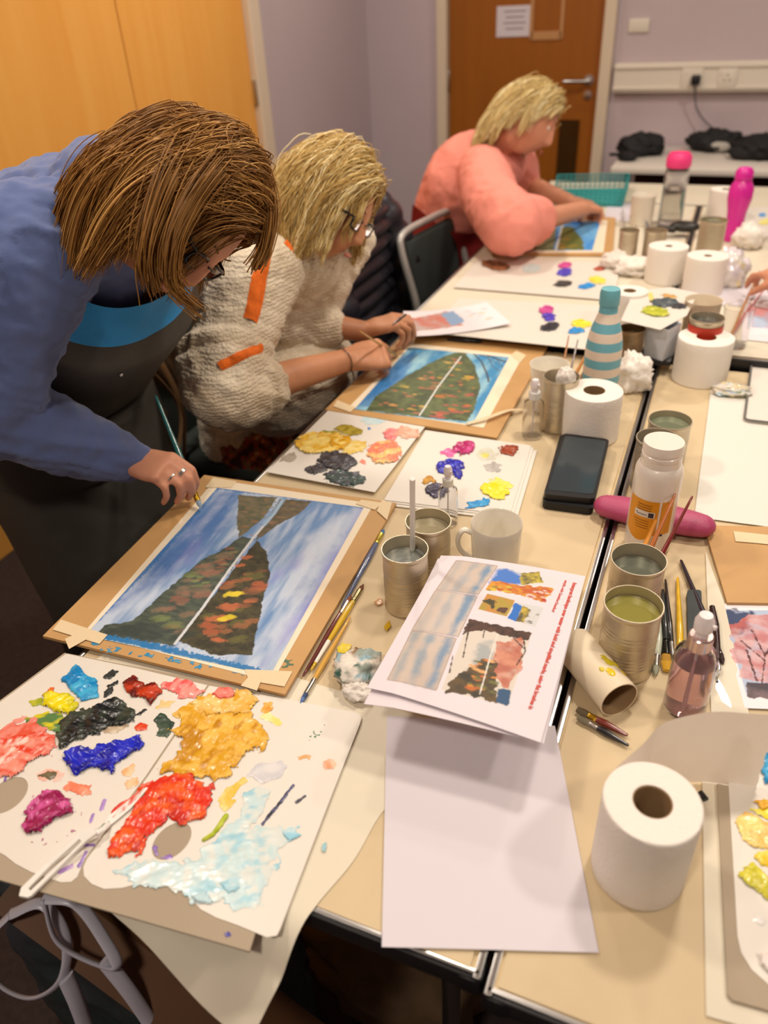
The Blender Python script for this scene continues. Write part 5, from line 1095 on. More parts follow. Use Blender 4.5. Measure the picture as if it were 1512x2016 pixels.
# hair of person 1
def roots1(d): x, y, z = d; return (z > .28-.9*max(0, -y)*1.2 if y < .25 else z > .18+(y-.25)*.85) and not (y > .1 and abs(x) > .9)
def comb1(p, d): return np.array([math.copysign(.8, p[0]+.01)*(.25+.6*max(0, p[2]/.12)), -.15-.25*(d[1] > .2), -1.0+.5*max(0, p[2]/.12)])
hairc = [(116, 78, 34), (168, 118, 56), (206, 158, 90)]
h1 = hair_geo(M1, HC1, 520, 24, lambda d, r: r.uniform(.20, .24)*(1.0 if d[1] < .1 else .92), roots1, comb1, hairc, 5, grav=1.5, pre=lambda d: .16 if d[1] > -.1 else .10, rad=.0008, jit=.0075, clump=.35, steps=20, minr=1.08,
    push=lambda p: np.array([0, -.35 if p[1] > .03 else -.05, -.1]))
def lock(pts, n, spread, cols, seed, rad=.0009):
    rr = np.random.RandomState(seed); gs = []
    for k in range(n):
        o = rr.normal(size=3)*spread; C = spline(pts, 22); s = np.linspace(0, 1, 22)[:, None]; C = C+o*(1-.6*s)+rr.normal(size=3)*.006*s**2
        w_ = rr.rand(); gs.append(Geo(*(lambda q: (q.v, q.f))(tube(C[:rr.randint(17, 23)], rad, 4, cap=False)))); gs[-1].c = np.tile(np.array(lin(cols[0]))*(1-w_)+np.array(lin(cols[1]))*w_, (len(gs[-1].v), 1))
    return join(*gs)
h1 = join(h1, lock([D(470, 280, 1.10), D(425, 325, 1.015), D(374, 395, .995), D(338, 480, .99), D(340, 560, 1.01), D(392, 610, 1.04)], 150, .009, hairc, 3), lock([D(400, 260, 1.10), D(350, 320, 1.015), D(310, 410, .995), D(288, 500, .995), D(300, 575, 1.03)], 150, .012, hairc, 4),
    lock([D(500, 300, 1.10), D(530, 400, 1.09), D(522, 480, 1.10), D(500, 532, 1.11)], 110, .007, hairc, 5))
obj('hair', join(scalp_cap(M1, HC1, roots1, (96, 64, 30)), h1), m_hair, P1, ang=180, label='brown bobbed hair')
glasses(M1, HC1, P1, m_blackframe)
ring_on(J1[1][0], J1[1][1], .62, .0098, 'finger_ring', P1, m_silver, .006); ring_on(J1[2][0], J1[2][1], .55, .0094, 'finger_ring', P1, m_silver, .003)
tipb = T(396, 1002, bz+.006); endb = D(306, 778, 1.42)
b = brush('paintbrush', tipb, endb, (40, 100, 100), (196, 160, 50), (150, 170, 190), .0048, 'long teal handled brush held in the ringed hand over the nearest painting')

# ---- person 2: seated in a knitted sweater
T2 = Torso([(-1.10, 1.68, .47), (-1.10, 1.68, .60), (-1.05, 1.67, .76), (-.98, 1.655, .92), (-.90, 1.64, 1.01)], [.17, .16, .15, .17, .10], [.12, .12, .115, .12, .06], (0, 1, 0))
E2 = T(462, 778, .81); W2 = T(684, 708, .80); RS2 = AY(508, 545, 1.46); LS2 = RS2+np.array([.04, .33, .01])
HC2 = D(648, 402, 1.71); f2 = .78*RT-.56*UP-.20*FW; s2 = -(.34*RT+.13*UP+.92*FW); M2 = frame_from(f2, s2)
hg2 = head_geo(); hg2.v = HC2+hg2.v @ M2.T
hand2, J2, TH2 = hand_geo(W2, T(742, 696, .80)-W2, un(.15*RT+.45*UP-.85*FW), -1, [(48, 62, 30), (58, 66, 35), (64, 68, 38), (66, 66, 38)], thumb=(.3, .35), sc=1.1)
W2l = T(716, 652, .81); E2l = T(600, 690, .84)+np.array([-.10, .16, .0])
hand2l, J2l, _ = hand_geo(W2l, T(768, 632, .83)-W2l, un(-.2*RT+.7*UP-.55*FW), -1, [(30, 50, 25), (40, 55, 30), (50, 60, 30), (55, 60, 30)], thumb=(.2, .2), sc=1.0)
legs2 = join(*[limb([(-1.08, 1.68+sg*.09, .50), (-.85, 1.68+sg*.10, .52), (-.70, 1.68+sg*.10, .50)], [.09, .08, .06]) for sg in (-1, 1)], *[limb([(-.70, 1.68+sg*.10, .50), (-.72, 1.68+sg*.10, .28), (-.76, 1.68+sg*.10, .08)], [.06, .052, .04]) for sg in (-1, 1)], *[ball((-.70, 1.68+sg*.10, .04), (.11, .045, .04)) for sg in (-1, 1)])
body2 = join(hg2, tube([T2.C[-2], HC2+M2 @ np.array([0, -.03, -.07])], [.06, .052], 20, rnd=True), T2.geo(-.012), limb([RS2, E2], [.055, .042]), limb([E2, E2*.5+W2*.5+[0, 0, .002], W2], [.043, .037, .0255]), hand2,
             limb([LS2, E2l], [.055, .042]), limb([E2l, W2l], [.04, .025]), hand2l, legs2)
P2 = person('seated blonde person in a cream knitted sweater with orange stripes', body2, m_sk2, None, .0040)
face_bits(M2, HC2, P2, m_lip)
m_knit = bpy.data.materials.new('oatmeal_knit'); m_knit.use_nodes = True; nt = m_knit.node_tree; b_ = nt.nodes['Principled BSDF']; b_.inputs['Roughness'].default_value = .95; b_.inputs['Sheen Weight'].default_value = .3
tc = nt.nodes.new('ShaderNodeTexCoord'); wv = nt.nodes.new('ShaderNodeTexWave'); wv.inputs['Scale'].default_value = 38; wv.inputs['Distortion'].default_value = 5; wv.inputs['Detail'].default_value = 3; wv.inputs['Detail Scale'].default_value = 3; wv.bands_direction = 'Z'
vo = nt.nodes.new('ShaderNodeTexVoronoi'); vo.inputs['Scale'].default_value = 150; no_ = nt.nodes.new('ShaderNodeTexNoise'); no_.inputs['Scale'].default_value = 12; no_.inputs['Detail'].default_value = 6
mx = nt.nodes.new('ShaderNodeMath'); mx.operation = 'ADD'; bp = nt.nodes.new('ShaderNodeBump'); bp.inputs['Strength'].default_value = .6; bp.inputs['Distance'].default_value = .0035
rp_ = nt.nodes.new('ShaderNodeValToRGB'); rp_.color_ramp.elements[0].position = .3; rp_.color_ramp.elements[1].position = .65; rp_.color_ramp.elements[0].color = (*lin((200, 178, 146)), 1); rp_.color_ramp.elements[1].color = (*lin((242, 228, 202)), 1)
for s_ in (wv, vo, no_): nt.links.new(tc.outputs['Object'], s_.inputs['Vector'])
nt.links.new(wv.outputs[1], mx.inputs[0]); nt.links.new(vo.outputs[0], mx.inputs[1]); nt.links.new(mx.outputs[0], bp.inputs['Height']); nt.links.new(bp.outputs[0], b_.inputs['Normal']); nt.links.new(no_.outputs[0], rp_.inputs[0]); nt.links.new(rp_.outputs[0], b_.inputs['Base Color'])
m_orange = mat('orange_wool', (246, 118, 34), rough=.95, bump=.8, bscale=220, noise=.25, nscale=60)
cf = E2+(W2-E2)*.26
mid = (RS2+E2)/2+[-.02, -.02, 0]
sk = join(T2.geo(.035, i0=0), limb([RS2+[-.03, .06, .0], RS2, mid, E2+[-.02, -.01, .02]], [.09, .098, .088, .085]), limb([E2+[-.02, 0, .0], E2*.6+cf*.4, cf], [.078, .068, .056]),
          limb([LS2+[-.02, -.05, 0], LS2, E2l], [.09, .095, .07]), limb([E2l, E2l*.55+W2l*.45], [.068, .05]), ball((RS2+LS2)/2+[-.03, 0, -.01], (.13, .19, .10)), ball(T2.C[13]+[-.02, -.01, -.08], (.19, .24, .15)), ball((-.945, 1.60, .69), (.15, .22, .13)))
# rolled folds round the elbow
dr_ = un(mid-E2)
for q, rr_ in ((.30, .094), (.62, .092)): 
    c = E2+(mid-E2)*q+[-.02, 0, .01]; e1 = un(np.cross(dr_, [0, 1, 0.2])); e2 = np.cross(dr_, e1); a = np.linspace(0, 2*np.pi, 30); sk = sk+tube(c+np.outer(np.cos(a), e1)*rr_*.86+np.outer(np.sin(a), e2)*rr_*.86, .022, 10)
for q in (.0, .55, 1.): c = E2+(cf-E2)*q; d_ = un(cf-E2); e1 = un(np.cross(d_, [0, 0, 1])); e2 = np.cross(d_, e1); a = np.linspace(0, 2*np.pi, 30); sk = sk+tube(c+np.outer(np.cos(a), e1)*.054+np.outer(np.sin(a), e2)*.054, .015 if q < 1 else .012, 10)
g = fuse(sk, .006, 5, .6); g = wrinkle(g, .012, 10, 13); g = wrinkle(g, .003, 55, 17)
sw2 = obj('sweater', g, m_knit, P2, ang=180, label='cream knitted sweater')
# orange stripes follow the surface
from mathutils.bvhtree import BVHTree
bv = BVHTree.FromPolygons([tuple(p) for p in g.v], g.f)
def strip(px, wd, name, m, par, out=.004):
    pts = []
    for (x, y) in px:
        dd = ray(x, y); h_ = bv.ray_cast(Vector(EYE), Vector(un(dd)))
        if h_[0]: pts.append((np.array(h_[0]), np.array(h_[1])))
    if len(pts) < 2: return
    C = spline([p for p, n in pts], 30); rows = []
    for i in range(30):
        t = un(C[min(i+1, 29)]-C[max(i-1, 0)]); q = bv.find_nearest(Vector(C[i])); n = un(np.array(q[1])); n = n if n@(EYE-C[i]) > 0 else -n; sd = un(np.cross(t, n)); ro = []
        for k in np.linspace(-1, 1, 9):
            qq = bv.find_nearest(Vector(C[i]+sd*k*wd/2)); ro.append(np.array(qq[0])+n*out*(1.15-k*k)*(.7+.6*fbm(i*.9, k*3, 5))) 
        rows.append(ro)
    obj(name, grid(np.array(rows), 9, 30), m, par, ang=180)
strip([(520, 488), (516, 520), (508, 560), (502, 595), (494, 630)], .034, 'orange_stripe', m_orange, sw2)
strip([(432, 722), (452, 712), (480, 698), (516, 684)], .020, 'orange_stripe', m_orange, sw2)
strip([(562, 476), (570, 484), (580, 494)], .02, 'orange_collar', m_orange, sw2)
sk2 = fuse(join(T2.geo(.03, i1=6), *[limb([(-1.08, 1.68+sg*.09, .49), (-.85, 1.68+sg*.10, .50), (-.68, 1.68+sg*.10, .47)], [.12, .11, .09]) for sg in (-1, 1)], limb([(-.70, 1.6, .46), (-.70, 1.76, .46)], [.09, .09]), box(.22, .36, .3, (-.78, 1.68, .36), .03), box(.42, .34, .12, (-.95, 1.68, .45), .03)), .008, 6)
m_skirt = bpy.data.materials.new('patterned_skirt'); m_skirt.use_nodes = True; nt = m_skirt.node_tree; b_ = nt.nodes['Principled BSDF']; b_.inputs['Roughness'].default_value = .9
tc = nt.nodes.new('ShaderNodeTexCoord'); vo = nt.nodes.new('ShaderNodeTexNoise'); vo.inputs['Scale'].default_value = 34; vo.inputs['Detail'].default_value = 3; rp_ = nt.nodes.new('ShaderNodeValToRGB'); cr = rp_.color_ramp; cr.interpolation = 'CONSTANT'
cr.elements[0].position = 0; cr.elements[0].color = (*lin((56, 22, 18)), 1); cr.elements[1].position = .62; cr.elements[1].color = (*lin((190, 170, 130)), 1)
for ps, cc in ((.44, (150, 40, 24)), (.5, (96, 84, 50)), (.56, (196, 84, 34))): e = cr.elements.new(ps); e.color = (*lin(cc), 1)
nt.links.new(tc.outputs['Object'], vo.inputs['Vector']); nt.links.new(vo.outputs[0], rp_.inputs[0]); nt.links.new(rp_.outputs[0], b_.inputs['Base Color'])
obj('skirt', wrinkle(sk2, .008, 10, 6), m_skirt, P2, ang=180)
def roots2(d): x, y, z = d; return (z > .25-1.1*max(0, -y) if y < .25 else z > .25+(y-.25)*.75)
def comb2(p, d): return np.array([math.copysign(.9, p[0]+.012)*(.3+.7*max(0, p[2]/.12)), -.25-.4*(p[1] < 0), -1.+.6*max(0, p[2]/.12)])
bl = [(176, 138, 70), (232, 204, 136), (250, 234, 184)]
h2 = hair_geo(M2, HC2, 380, 24, lambda d, r: r.uniform(.25, .33)*(.74 if d[1] > .35 else .92 if d[1] > .12 else 1.), roots2, comb2, bl, 9, grav=1.4, pre=.09, rad=.0009, jit=.009, clump=.75, steps=22, wave=.005, wl=.06, minr=1.1, push=lambda p: np.array([.15*math.copysign(1, p[0]), -.30 if p[1] > .02 else -.02, 0]))
obj('hair', join(scalp_cap(M2, HC2, roots2, (176, 140, 78)), h2), m_hair, P2, ang=180, label='wavy blonde hair')
glasses(M2, HC2, P2, m_blackframe)
ring_on(J2[2][0], J2[2][1], .55, .0094, 'finger_ring', P2, m_silver, .004)
obj('bracelet', tube([W2+un(W2-E2)*-.01+np.array([math.cos(a)*.0, 0, 0])+un(np.cross(un(W2-E2), [0, 0, 1]))*math.cos(a)*.031+np.array([0, 0, 1])*math.sin(a)*.029 for a in np.linspace(0, 2*np.pi, 30)], .0012, 6), m_blackframe, P2)
gp = (TH2[2]+J2[0][3])/2
brush('paintbrush', T(782, 700, z2+.002), D(708, 652, 1.66), (206, 156, 40), (190, 170, 110), (110, 90, 60), .0030, 'thin yellow handled brush held by the blonde person over the second painting')
gp2 = (J2l[0][3]+J2l[1][3])/2
brush('paintbrush', D(800, 618, 1.80), D(772, 640, 1.77), (60, 34, 34), (120, 110, 100), (30, 24, 26), .0030, 'short dark brush held in the raised left hand of the blonde person', bl=.008)

# ---- person 3: seated far away in a pink shirt
HC3 = D(1040, 238, 2.72); f3 = .84*RT-.53*UP-.05*FW; s3 = -(.10*RT+.02*UP+.99*FW); M3 = frame_from(f3, s3)
hg3 = head_geo(); hg3.v = HC3+hg3.v @ M3.T
N3 = AY(968, 285, HC3[1]+.02)
T3 = Torso([N3+[-.17, .06, -.57], N3+[-.17, .06, -.44], N3+[-.15, .05, -.28], N3+[-.08, .02, -.11], N3+[0, 0, -.02]], [.18, .18, .165, .18, .10], [.13, .135, .13, .13, .06], (0, 1, 0))
RS3 = AY(952, 345, HC3[1]-.15); LS3 = RS3+np.array([.02, .33, 0]); E3 = T(1010, 448, FZ+.12); W3 = T(1148, 412, FZ+.07)
hand3, J3, _ = hand_geo(W3, T(1200, 402, FZ+.05)-W3, (0, -.2, 1), -1, [(30, 50, 25), (38, 52, 30), (44, 56, 30), (50, 56, 30)], thumb=(.2, .2), sc=1.)
W3l = T(1120, 396, FZ+.05); E3l = W3l+np.array([-.22, .12, .04]); hand3l, _, _ = hand_geo(W3l, (1, -.15, -.05), (0, 0, 1), 1, [(20, 30, 15)]*4, thumb=(.1, .1))
hp3 = T3.C[0]
legs3 = join(*[limb([hp3+[.02, sg*.09, 0], hp3+[.25, sg*.10, .02], hp3+[.40, sg*.1, 0]], [.09, .08, .06]) for sg in (-1, 1)], *[limb([hp3+[.40, sg*.1, 0], np.array([hp3[0]+.36, hp3[1]+sg*.1, .08])], [.06, .04]) for sg in (-1, 1)], *[ball((hp3[0]+.42, hp3[1]+sg*.1, .04), (.11, .045, .04)) for sg in (-1, 1)])
body3 = join(hg3, tube([T3.C[-2], HC3+M3 @ np.array([0, -.03, -.07])], [.06, .052], 20, rnd=True), T3.geo(-.012), limb([RS3, E3], [.055, .042]), limb([E3, W3], [.044, .028]), hand3, limb([LS3, E3l], [.055, .042]), limb([E3l, W3l], [.042, .027]), hand3l, legs3)
P3 = person('seated person with short blonde hair, pink shirt and red apron at the far board', body3, m_sk1, None, .005)
face_bits(M3, HC3, P3, m_lip)
m_pink = mat('salmon_pink_cloth', (240, 150, 134), rough=.9, noise=.06, nscale=9, bump=.2, bscale=400)
ce = RS3*.03+E3*.97
g = fuse(join(T3.geo(.03), limb([RS3+[-.03, .05, 0], RS3, (RS3+ce)/2+[-.01, -.02, .0], ce], [.08, .088, .090, .094]), limb([ce, ce*.75+W3*.25], [.088, .080]), limb([LS3+[-.02, -.05, 0], LS3, E3l], [.08, .085, .08]), ball((RS3+LS3)/2+[-.03, 0, -.01], (.12, .19, .085))), .007, 6)
sh3 = obj('shirt', wrinkle(g, .012, 8, 23), m_pink, P3, ang=180)
m_rap = mat('dark_red_apron', (146, 30, 28), rough=.8, noise=.2, nscale=6, bump=.2, bscale=300)
g = []
for uu in np.linspace(.05, .60, 28): g.append([T3.at(uu, math.radians(a), .058+.010*math.sin(a*.09+uu*9)) for a in np.linspace(-42, 222, 60)])
obj('apron', thick(np.array(g), .002), m_rap, P3, ang=180)
g2 = fuse(join(*[limb([hp3+[.02, sg*.09, 0], hp3+[.25, sg*.10, .02], hp3+[.40, sg*.1, -.02]], [.12, .105, .085]) for sg in (-1, 1)]), .008, 6)
obj('apron_skirt', wrinkle(g2, .01, 10, 6), m_rap, P3, ang=180)
def roots3(d): x, y, z = d; return (z > .15-1.0*max(0, -y) if y < .3 else z > .30+(y-.3)*.6)
h3 = hair_geo(M3, HC3, 260, 18, lambda d, r: r.uniform(.11, .17) if d[1] < .3 else r.uniform(.07, .10), roots3, comb2, [(176, 146, 84), (232, 208, 146), (248, 236, 190)], 19, grav=1.2, pre=.10, rad=.0013, jit=.010, clump=.5, steps=14, minr=1.1, push=lambda p: np.array([0, -.22 if p[1] > .03 else 0, -.15]))
obj('hair', join(scalp_cap(M3, HC3, roots3, (176, 150, 96)), h3), m_hair, P3, ang=180, label='short blonde hair')
obj('neck_strap', tube([T3.at(.98, math.radians(a), .045)+np.array([0, 0, .02]) for a in (-60, -20, 20, 60)], .006, 8), m_blackframe, P3)

# ---- person 4: seated on the right, only a hand reaches into view
W4 = T(1560, 545, FZ+.10); E4 = W4+np.array([.27, .03, .03]); S4 = E4+np.array([.14, .05, .26]); HC4 = S4+np.array([.0, .18, .24])
M4 = frame_from((-.85, 0, -.52), (0, 1, 0))
hand4, J4, _ = hand_geo(W4, T(1490, 520, FZ+.09)-W4, (0, -.4, 1), -1, [(15, 30, 20), (25, 40, 25), (35, 45, 25), (45, 50, 30)], thumb=(.1, .2))
hg4 = head_geo(); hg4.v = HC4+hg4.v @ M4.T; b0 = np.array([S4[0]+.1, S4[1]+.18, 0])
T4 = Torso([b0+[.05, 0, .45], b0+[.05, 0, .6], b0+[.02, 0, .8], b0+[-.05, 0, .98], b0+[-.09, 0, 1.06]], [.18, .17, .16, .18, .1], [.13, .12, .12, .12, .06], (0, -1, 0))
S4l = S4+[0, .36, 0]; E4l = S4l+[-.08, .05, -.28]; W4l = E4l+np.array([-.20, -.06, .0])
hand4l, _, _ = hand_geo(W4l, (-1, -.1, 0), (0, 0, 1), 1, [(20, 30, 15)]*4)
legs4 = join(*[limb([b0+[.05, sg*.09, .47], b0+[-.22, sg*.1, .5], b0+[-.36, sg*.1, .48]], [.09, .08, .06]) for sg in (-1, 1)], *[limb([b0+[-.36, sg*.1, .48], b0+[-.32, sg*.1, .08]], [.06, .04]) for sg in (-1, 1)], *[ball(b0+[-.38, sg*.1, .04], (.11, .045, .04)) for sg in (-1, 1)])
body4 = join(hg4, tube([T4.C[-2], HC4+M4 @ np.array([0, -.03, -.07])], [.06, .052], 20, rnd=True), T4.geo(-.012), limb([S4, E4], [.052, .042]), limb([E4, W4], [.042, .027]), hand4, limb([S4l, E4l], [.052, .042]), limb([E4l, W4l], [.042, .027]), hand4l, legs4)
P4 = person('person at the right edge of the picture of whom only the reaching hand shows', body4, m_sk1, None, .006)
face_bits(M4, HC4, P4, m_lip)
g = fuse(join(T4.geo(.025), limb([S4+[.02, .05, 0], S4, E4], [.075, .08, .062]), limb([E4, E4*.5+W4*.5], [.06, .05]), limb([S4l+[.02, -.05, 0], S4l, E4l], [.075, .08, .062]), limb([E4l, E4l*.5+W4l*.5], [.06, .05]), ball((S4+S4l)/2+[.02, 0, -.01], (.12, .19, .085))), .009, 5)
obj('jumper', wrinkle(g, .01, 8, 33), mat('grey_jumper', (120, 116, 124), rough=.95), P4, ang=180)
g = fuse(join(*[limb([b0+[.05, sg*.09, .47], b0+[-.22, sg*.1, .5], b0+[-.36, sg*.1, .46]], [.105, .095, .075]) for sg in (-1, 1)], *[limb([b0+[-.36, sg*.1, .47], b0+[-.32, sg*.1, .1]], [.075, .06]) for sg in (-1, 1)]), .009, 5)
obj('trousers', g, mat('black_trousers'), P4, ang=180)
h4 = hair_geo(M4, HC4, 160, 10, lambda d, r: r.uniform(.14, .2), roots3, comb2, [(90, 66, 44), (140, 106, 70), (170, 136, 96)], 29, grav=.8, pre=.14, rad=.0018, jit=.010, steps=12, minr=1.1)
obj('hair', join(scalp_cap(M4, HC4, roots3, (100, 74, 48)), h4), m_hair, P4, ang=180)

# ------------------------------------------------------------------ palettes, papers and tins further along the tables
def palette(label, corners, z, dabs, name='palette_sheet', cat='palette', under=0):
    o = thing(name, label, cat, (*np.mean(TP(corners, z), 0)[:2], z))
    obj('card', plate(TP(corners, z), [], z, z+.0012), m_white, o, smooth=False)
    for k in range(under):
        q = TP(corners, z)+np.array([.006+.008*k, -.004-.006*k, 0]); obj('card', plate(q, [], z-.0016*(k+1), z-.0016*(k+1)+.0012), m_white, o, smooth=False)
    for nm, px, r_, c1, c2, h in dabs:
        cx, cy = px; rx, ry = r_; dab('paint_dab', ell(cx, cy, rx, ry, random.Random(cx).uniform(-15, 15), z=z), c1, c2, h, o, z+.0012, wob=min(.006, .00045*rx), label=nm+' paint', ws=110, edge=.003)
    return o
random.seed(5)
palette('white palette card with ochre, coral and black paint, at the edge beside the knitted sweater', [(525, 930), (738, 970), (842, 834), (655, 800)], TZ+.008, [
 ('pale ochre', (632, 874), (50, 20), (222, 170, 40), (240, 212, 120), .004), ('ochre', (668, 872), (22, 13), (206, 150, 20), (222, 170, 50), .004), ('olive', (648, 858), (24, 8), (130, 140, 50), (170, 160, 60), .002),
 ('olive', (688, 849), (26, 9), (150, 130, 30), (180, 160, 60), .002), ('pale yellow', (697, 881), (24, 12), (226, 190, 90), (236, 214, 140), .002), ('pink', (768, 856), (14, 11), (230, 110, 120), (240, 150, 140), .002),
 ('peach', (800, 853), (24, 11), (236, 160, 130), (240, 186, 160), .0015), ('coral and yellow', (757, 892), (32, 22), (236, 130, 100), (236, 196, 120), .003), ('charcoal', (664, 910), (36, 17), (50, 46, 52), (80, 78, 84), .004),
 ('charcoal', (624, 924), (22, 8), (52, 48, 54), (80, 78, 84), .002), ('dark green', (680, 943), (40, 14), (58, 84, 76), (70, 74, 84), .003), ('warm grey', (571, 902), (15, 8), (166, 156, 140), (180, 170, 156), .001), ('coral', (714, 911), (7, 4), (236, 130, 110), (240, 150, 130), .001),
 ('pale blue', (735, 828), (24, 8), (190, 220, 226), (210, 226, 226), .0006), ('blue speck', (727, 845), (4, 3), (80, 130, 200), (110, 150, 210), .0006)])
palette('white palette card with magenta, ultramarine and yellow dabs, behind the small spray bottle', [(756, 985), (1004, 1014), (1046, 878), (838, 848)], TZ+.0068, [
 ('magenta', (915, 884), (22, 12), (176, 20, 100), (210, 60, 140), .004), ('pink', (882, 893), (12, 7), (226, 80, 150), (230, 110, 170), .001), ('ultramarine', (886, 921), (26, 13), (24, 24, 150), (40, 50, 200), .004), ('ultramarine', (902, 936), (8, 8), (24, 24, 150), (40, 50, 190), .003),
 ('ochre', (844, 947), (12, 6), (190, 130, 20), (214, 160, 50), .002), ('black violet', (862, 966), (20, 14), (50, 46, 70), (80, 76, 100), .003), ('lemon yellow', (976, 968), (26, 16), (244, 220, 20), (246, 230, 80), .003), ('yellow wash', (988, 953), (22, 6), (240, 226, 90), (244, 236, 140), .001),
 ('cyan blue', (944, 993), (24, 7), (30, 140, 210), (70, 170, 224), .002), ('pale green grey', (959, 896), (18, 11), (206, 206, 180), (214, 212, 196), .0006), ('yellow', (955, 899), (8, 5), (214, 206, 80), (220, 214, 120), .001), ('rust brown', (1002, 888), (16, 10), (150, 60, 30), (170, 80, 50), .003), ('grey', (970, 921), (14, 9), (170, 166, 160), (190, 186, 180), .001)], under=2)
palette('white palette card with magenta and yellow dabs beside the striped bottle', [(846, 655), (1186, 692), (1208, 604), (904, 588)], FZ+.006, [
 ('magenta', (1076, 612), (13, 9), (196, 60, 140), (210, 90, 160), .004), ('ultramarine', (1080, 626), (13, 7), (60, 40, 170), (80, 60, 190), .004), ('black', (1082, 646), (18, 7), (40, 42, 48), (60, 60, 66), .004), ('yellow', (1144, 639), (18, 8), (240, 216, 20), (244, 230, 80), .003), ('cyan blue', (1133, 653), (15, 6), (30, 130, 210), (60, 160, 224), .003)])
palette('white palette card with brown, magenta and blue dabs, in front of the far painting board', [(893, 566), (1208, 592), (1222, 520), (946, 508)], FZ+.006, [
 ('brown', (976, 524), (28, 9), (90, 66, 50), (180, 120, 80), .003), ('pale cyan', (1046, 529), (18, 8), (196, 222, 220), (210, 226, 224), .001), ('magenta', (1112, 524), (12, 6), (200, 50, 130), (214, 90, 160), .004), ('ultramarine', (1112, 538), (14, 7), (70, 60, 190), (90, 80, 200), .004), ('black', (1108, 560), (16, 6), (60, 58, 60), (84, 80, 80), .003),
 ('yellow', (1176, 553), (16, 7), (244, 224, 50), (246, 232, 110), .003), ('cyan blue', (1155, 565), (14, 5), (30, 140, 220), (70, 170, 230), .003), ('rust red', (1180, 530), (10, 4), (170, 70, 50), (190, 90, 60), .002)])
def fn_p2(p):
    R_ = lambda l: TP(l, FZ+.01); p.poly(R_([(806, 632), (880, 612), (912, 640), (816, 656)]), (206, 120, 104), wob=.006, c2=(196, 176, 170), str_=(30, 30)); p.poly(R_([(868, 618), (892, 612), (916, 634), (890, 642)]), (140, 170, 206), wob=.006)
    p.spots(R_([(920, 612), (960, 610), (970, 640), (930, 644)]), 8, [(206, 190, 180), (190, 190, 200), (220, 200, 160)], r=(.006, .012), seed=3)
def paper_print(label, q, z, fn, n=70, curl=.0, name='printout'):
    P = bilin(TP(q, z), n, n); u = np.linspace(-1, 1, n); P[..., 2] += curl*(u[None, :]**2)*np.ones((n, 1)); p = Paint(P[..., 0], P[..., 1], (238, 230, 234)); fn(p)
    top = grid(P, n, n); top.c = np.clip(p.C.reshape(-1, 3), 0, 1); lo = Geo(top.v-[0, 0, .0006], [f[::-1] for f in top.f], top.c*0+.8)
    o = obj(name, top+lo, M_PRINT); tag(o, label, 'printout'); return o
paper_print('printed picture sheet lying between the blonde person and the white palettes', [(800, 668), (1006, 642), (958, 600), (794, 618)], FZ+.010, fn_p2, curl=.008)
brush('paintbrush', T(950, 672, TZ+.016), T(880, 668, TZ+.016), (30, 28, 30), (60, 60, 60), (30, 30, 30), .006, 'black brush lying on the top edge of the second drawing board')
# striped bottle
p, t = top_at(1203, 566, .262, TZ+.0028); x, y, zb = p[0], p[1], TZ+.0028; rc = R_px(20, t); r = R_px(36, t*1.04)
sb = thing('striped_bottle', 'tall bottle with pale blue and cream stripes and a blue cap', 'bottle', (x, y, zb))
m_sb = bpy.data.materials.new('blue_cream_stripes'); m_sb.use_nodes = True; nt = m_sb.node_tree; b_ = nt.nodes['Principled BSDF']; b_.inputs['Roughness'].default_value = .4
tc = nt.nodes.new('ShaderNodeTexCoord'); sx_ = nt.nodes.new('ShaderNodeSeparateXYZ'); mm = nt.nodes.new('ShaderNodeMath'); mm.operation = 'PINGPONG'; mm.inputs[1].default_value = .0185; gt = nt.nodes.new('ShaderNodeMath'); gt.operation = 'GREATER_THAN'; gt.inputs[1].default_value = .0092; mxr = nt.nodes.new('ShaderNodeMix'); mxr.data_type = 'RGBA'
mxr.inputs[6].default_value = (*lin((112, 178, 194)), 1); mxr.inputs[7].default_value = (*lin((232, 214, 196)), 1)
nt.links.new(tc.outputs['Object'], sx_.inputs[0]); nt.links.new(sx_.outputs[2], mm.inputs[0]); nt.links.new(mm.outputs[0], gt.inputs[0]); nt.links.new(gt.outputs[0], mxr.inputs[0]); nt.links.new(mxr.outputs[2], b_.inputs['Base Color'])
prof = [(0, 0), (r*.9, 0), (r*.97, .004), (r, .03), (r, .12), (r*.97, .145), (r*.86, .17), (r*.70, .19), (r*.56, .205), (rc*.92, .215), (rc*.9, .228), (0, .228)]
pp = spline([(a, b, 0) for a, b in prof[2:10]], 40); prof2 = prof[:2]+[(a, b) for a, b, _ in pp]+prof[10:]
obj('bottle_body', lathe(prof2, 40).mv((x, y, zb)), m_sb, sb)
obj('cap', lathe([(0, .228), (rc*.98, .228), (rc, .230), (rc, .252), (rc*.9, .260), (rc*.6, .262), (0, .262)], 36).mv((x, y, zb)), mat('pale_blue_cap', (112, 178, 190), rough=.4), sb)
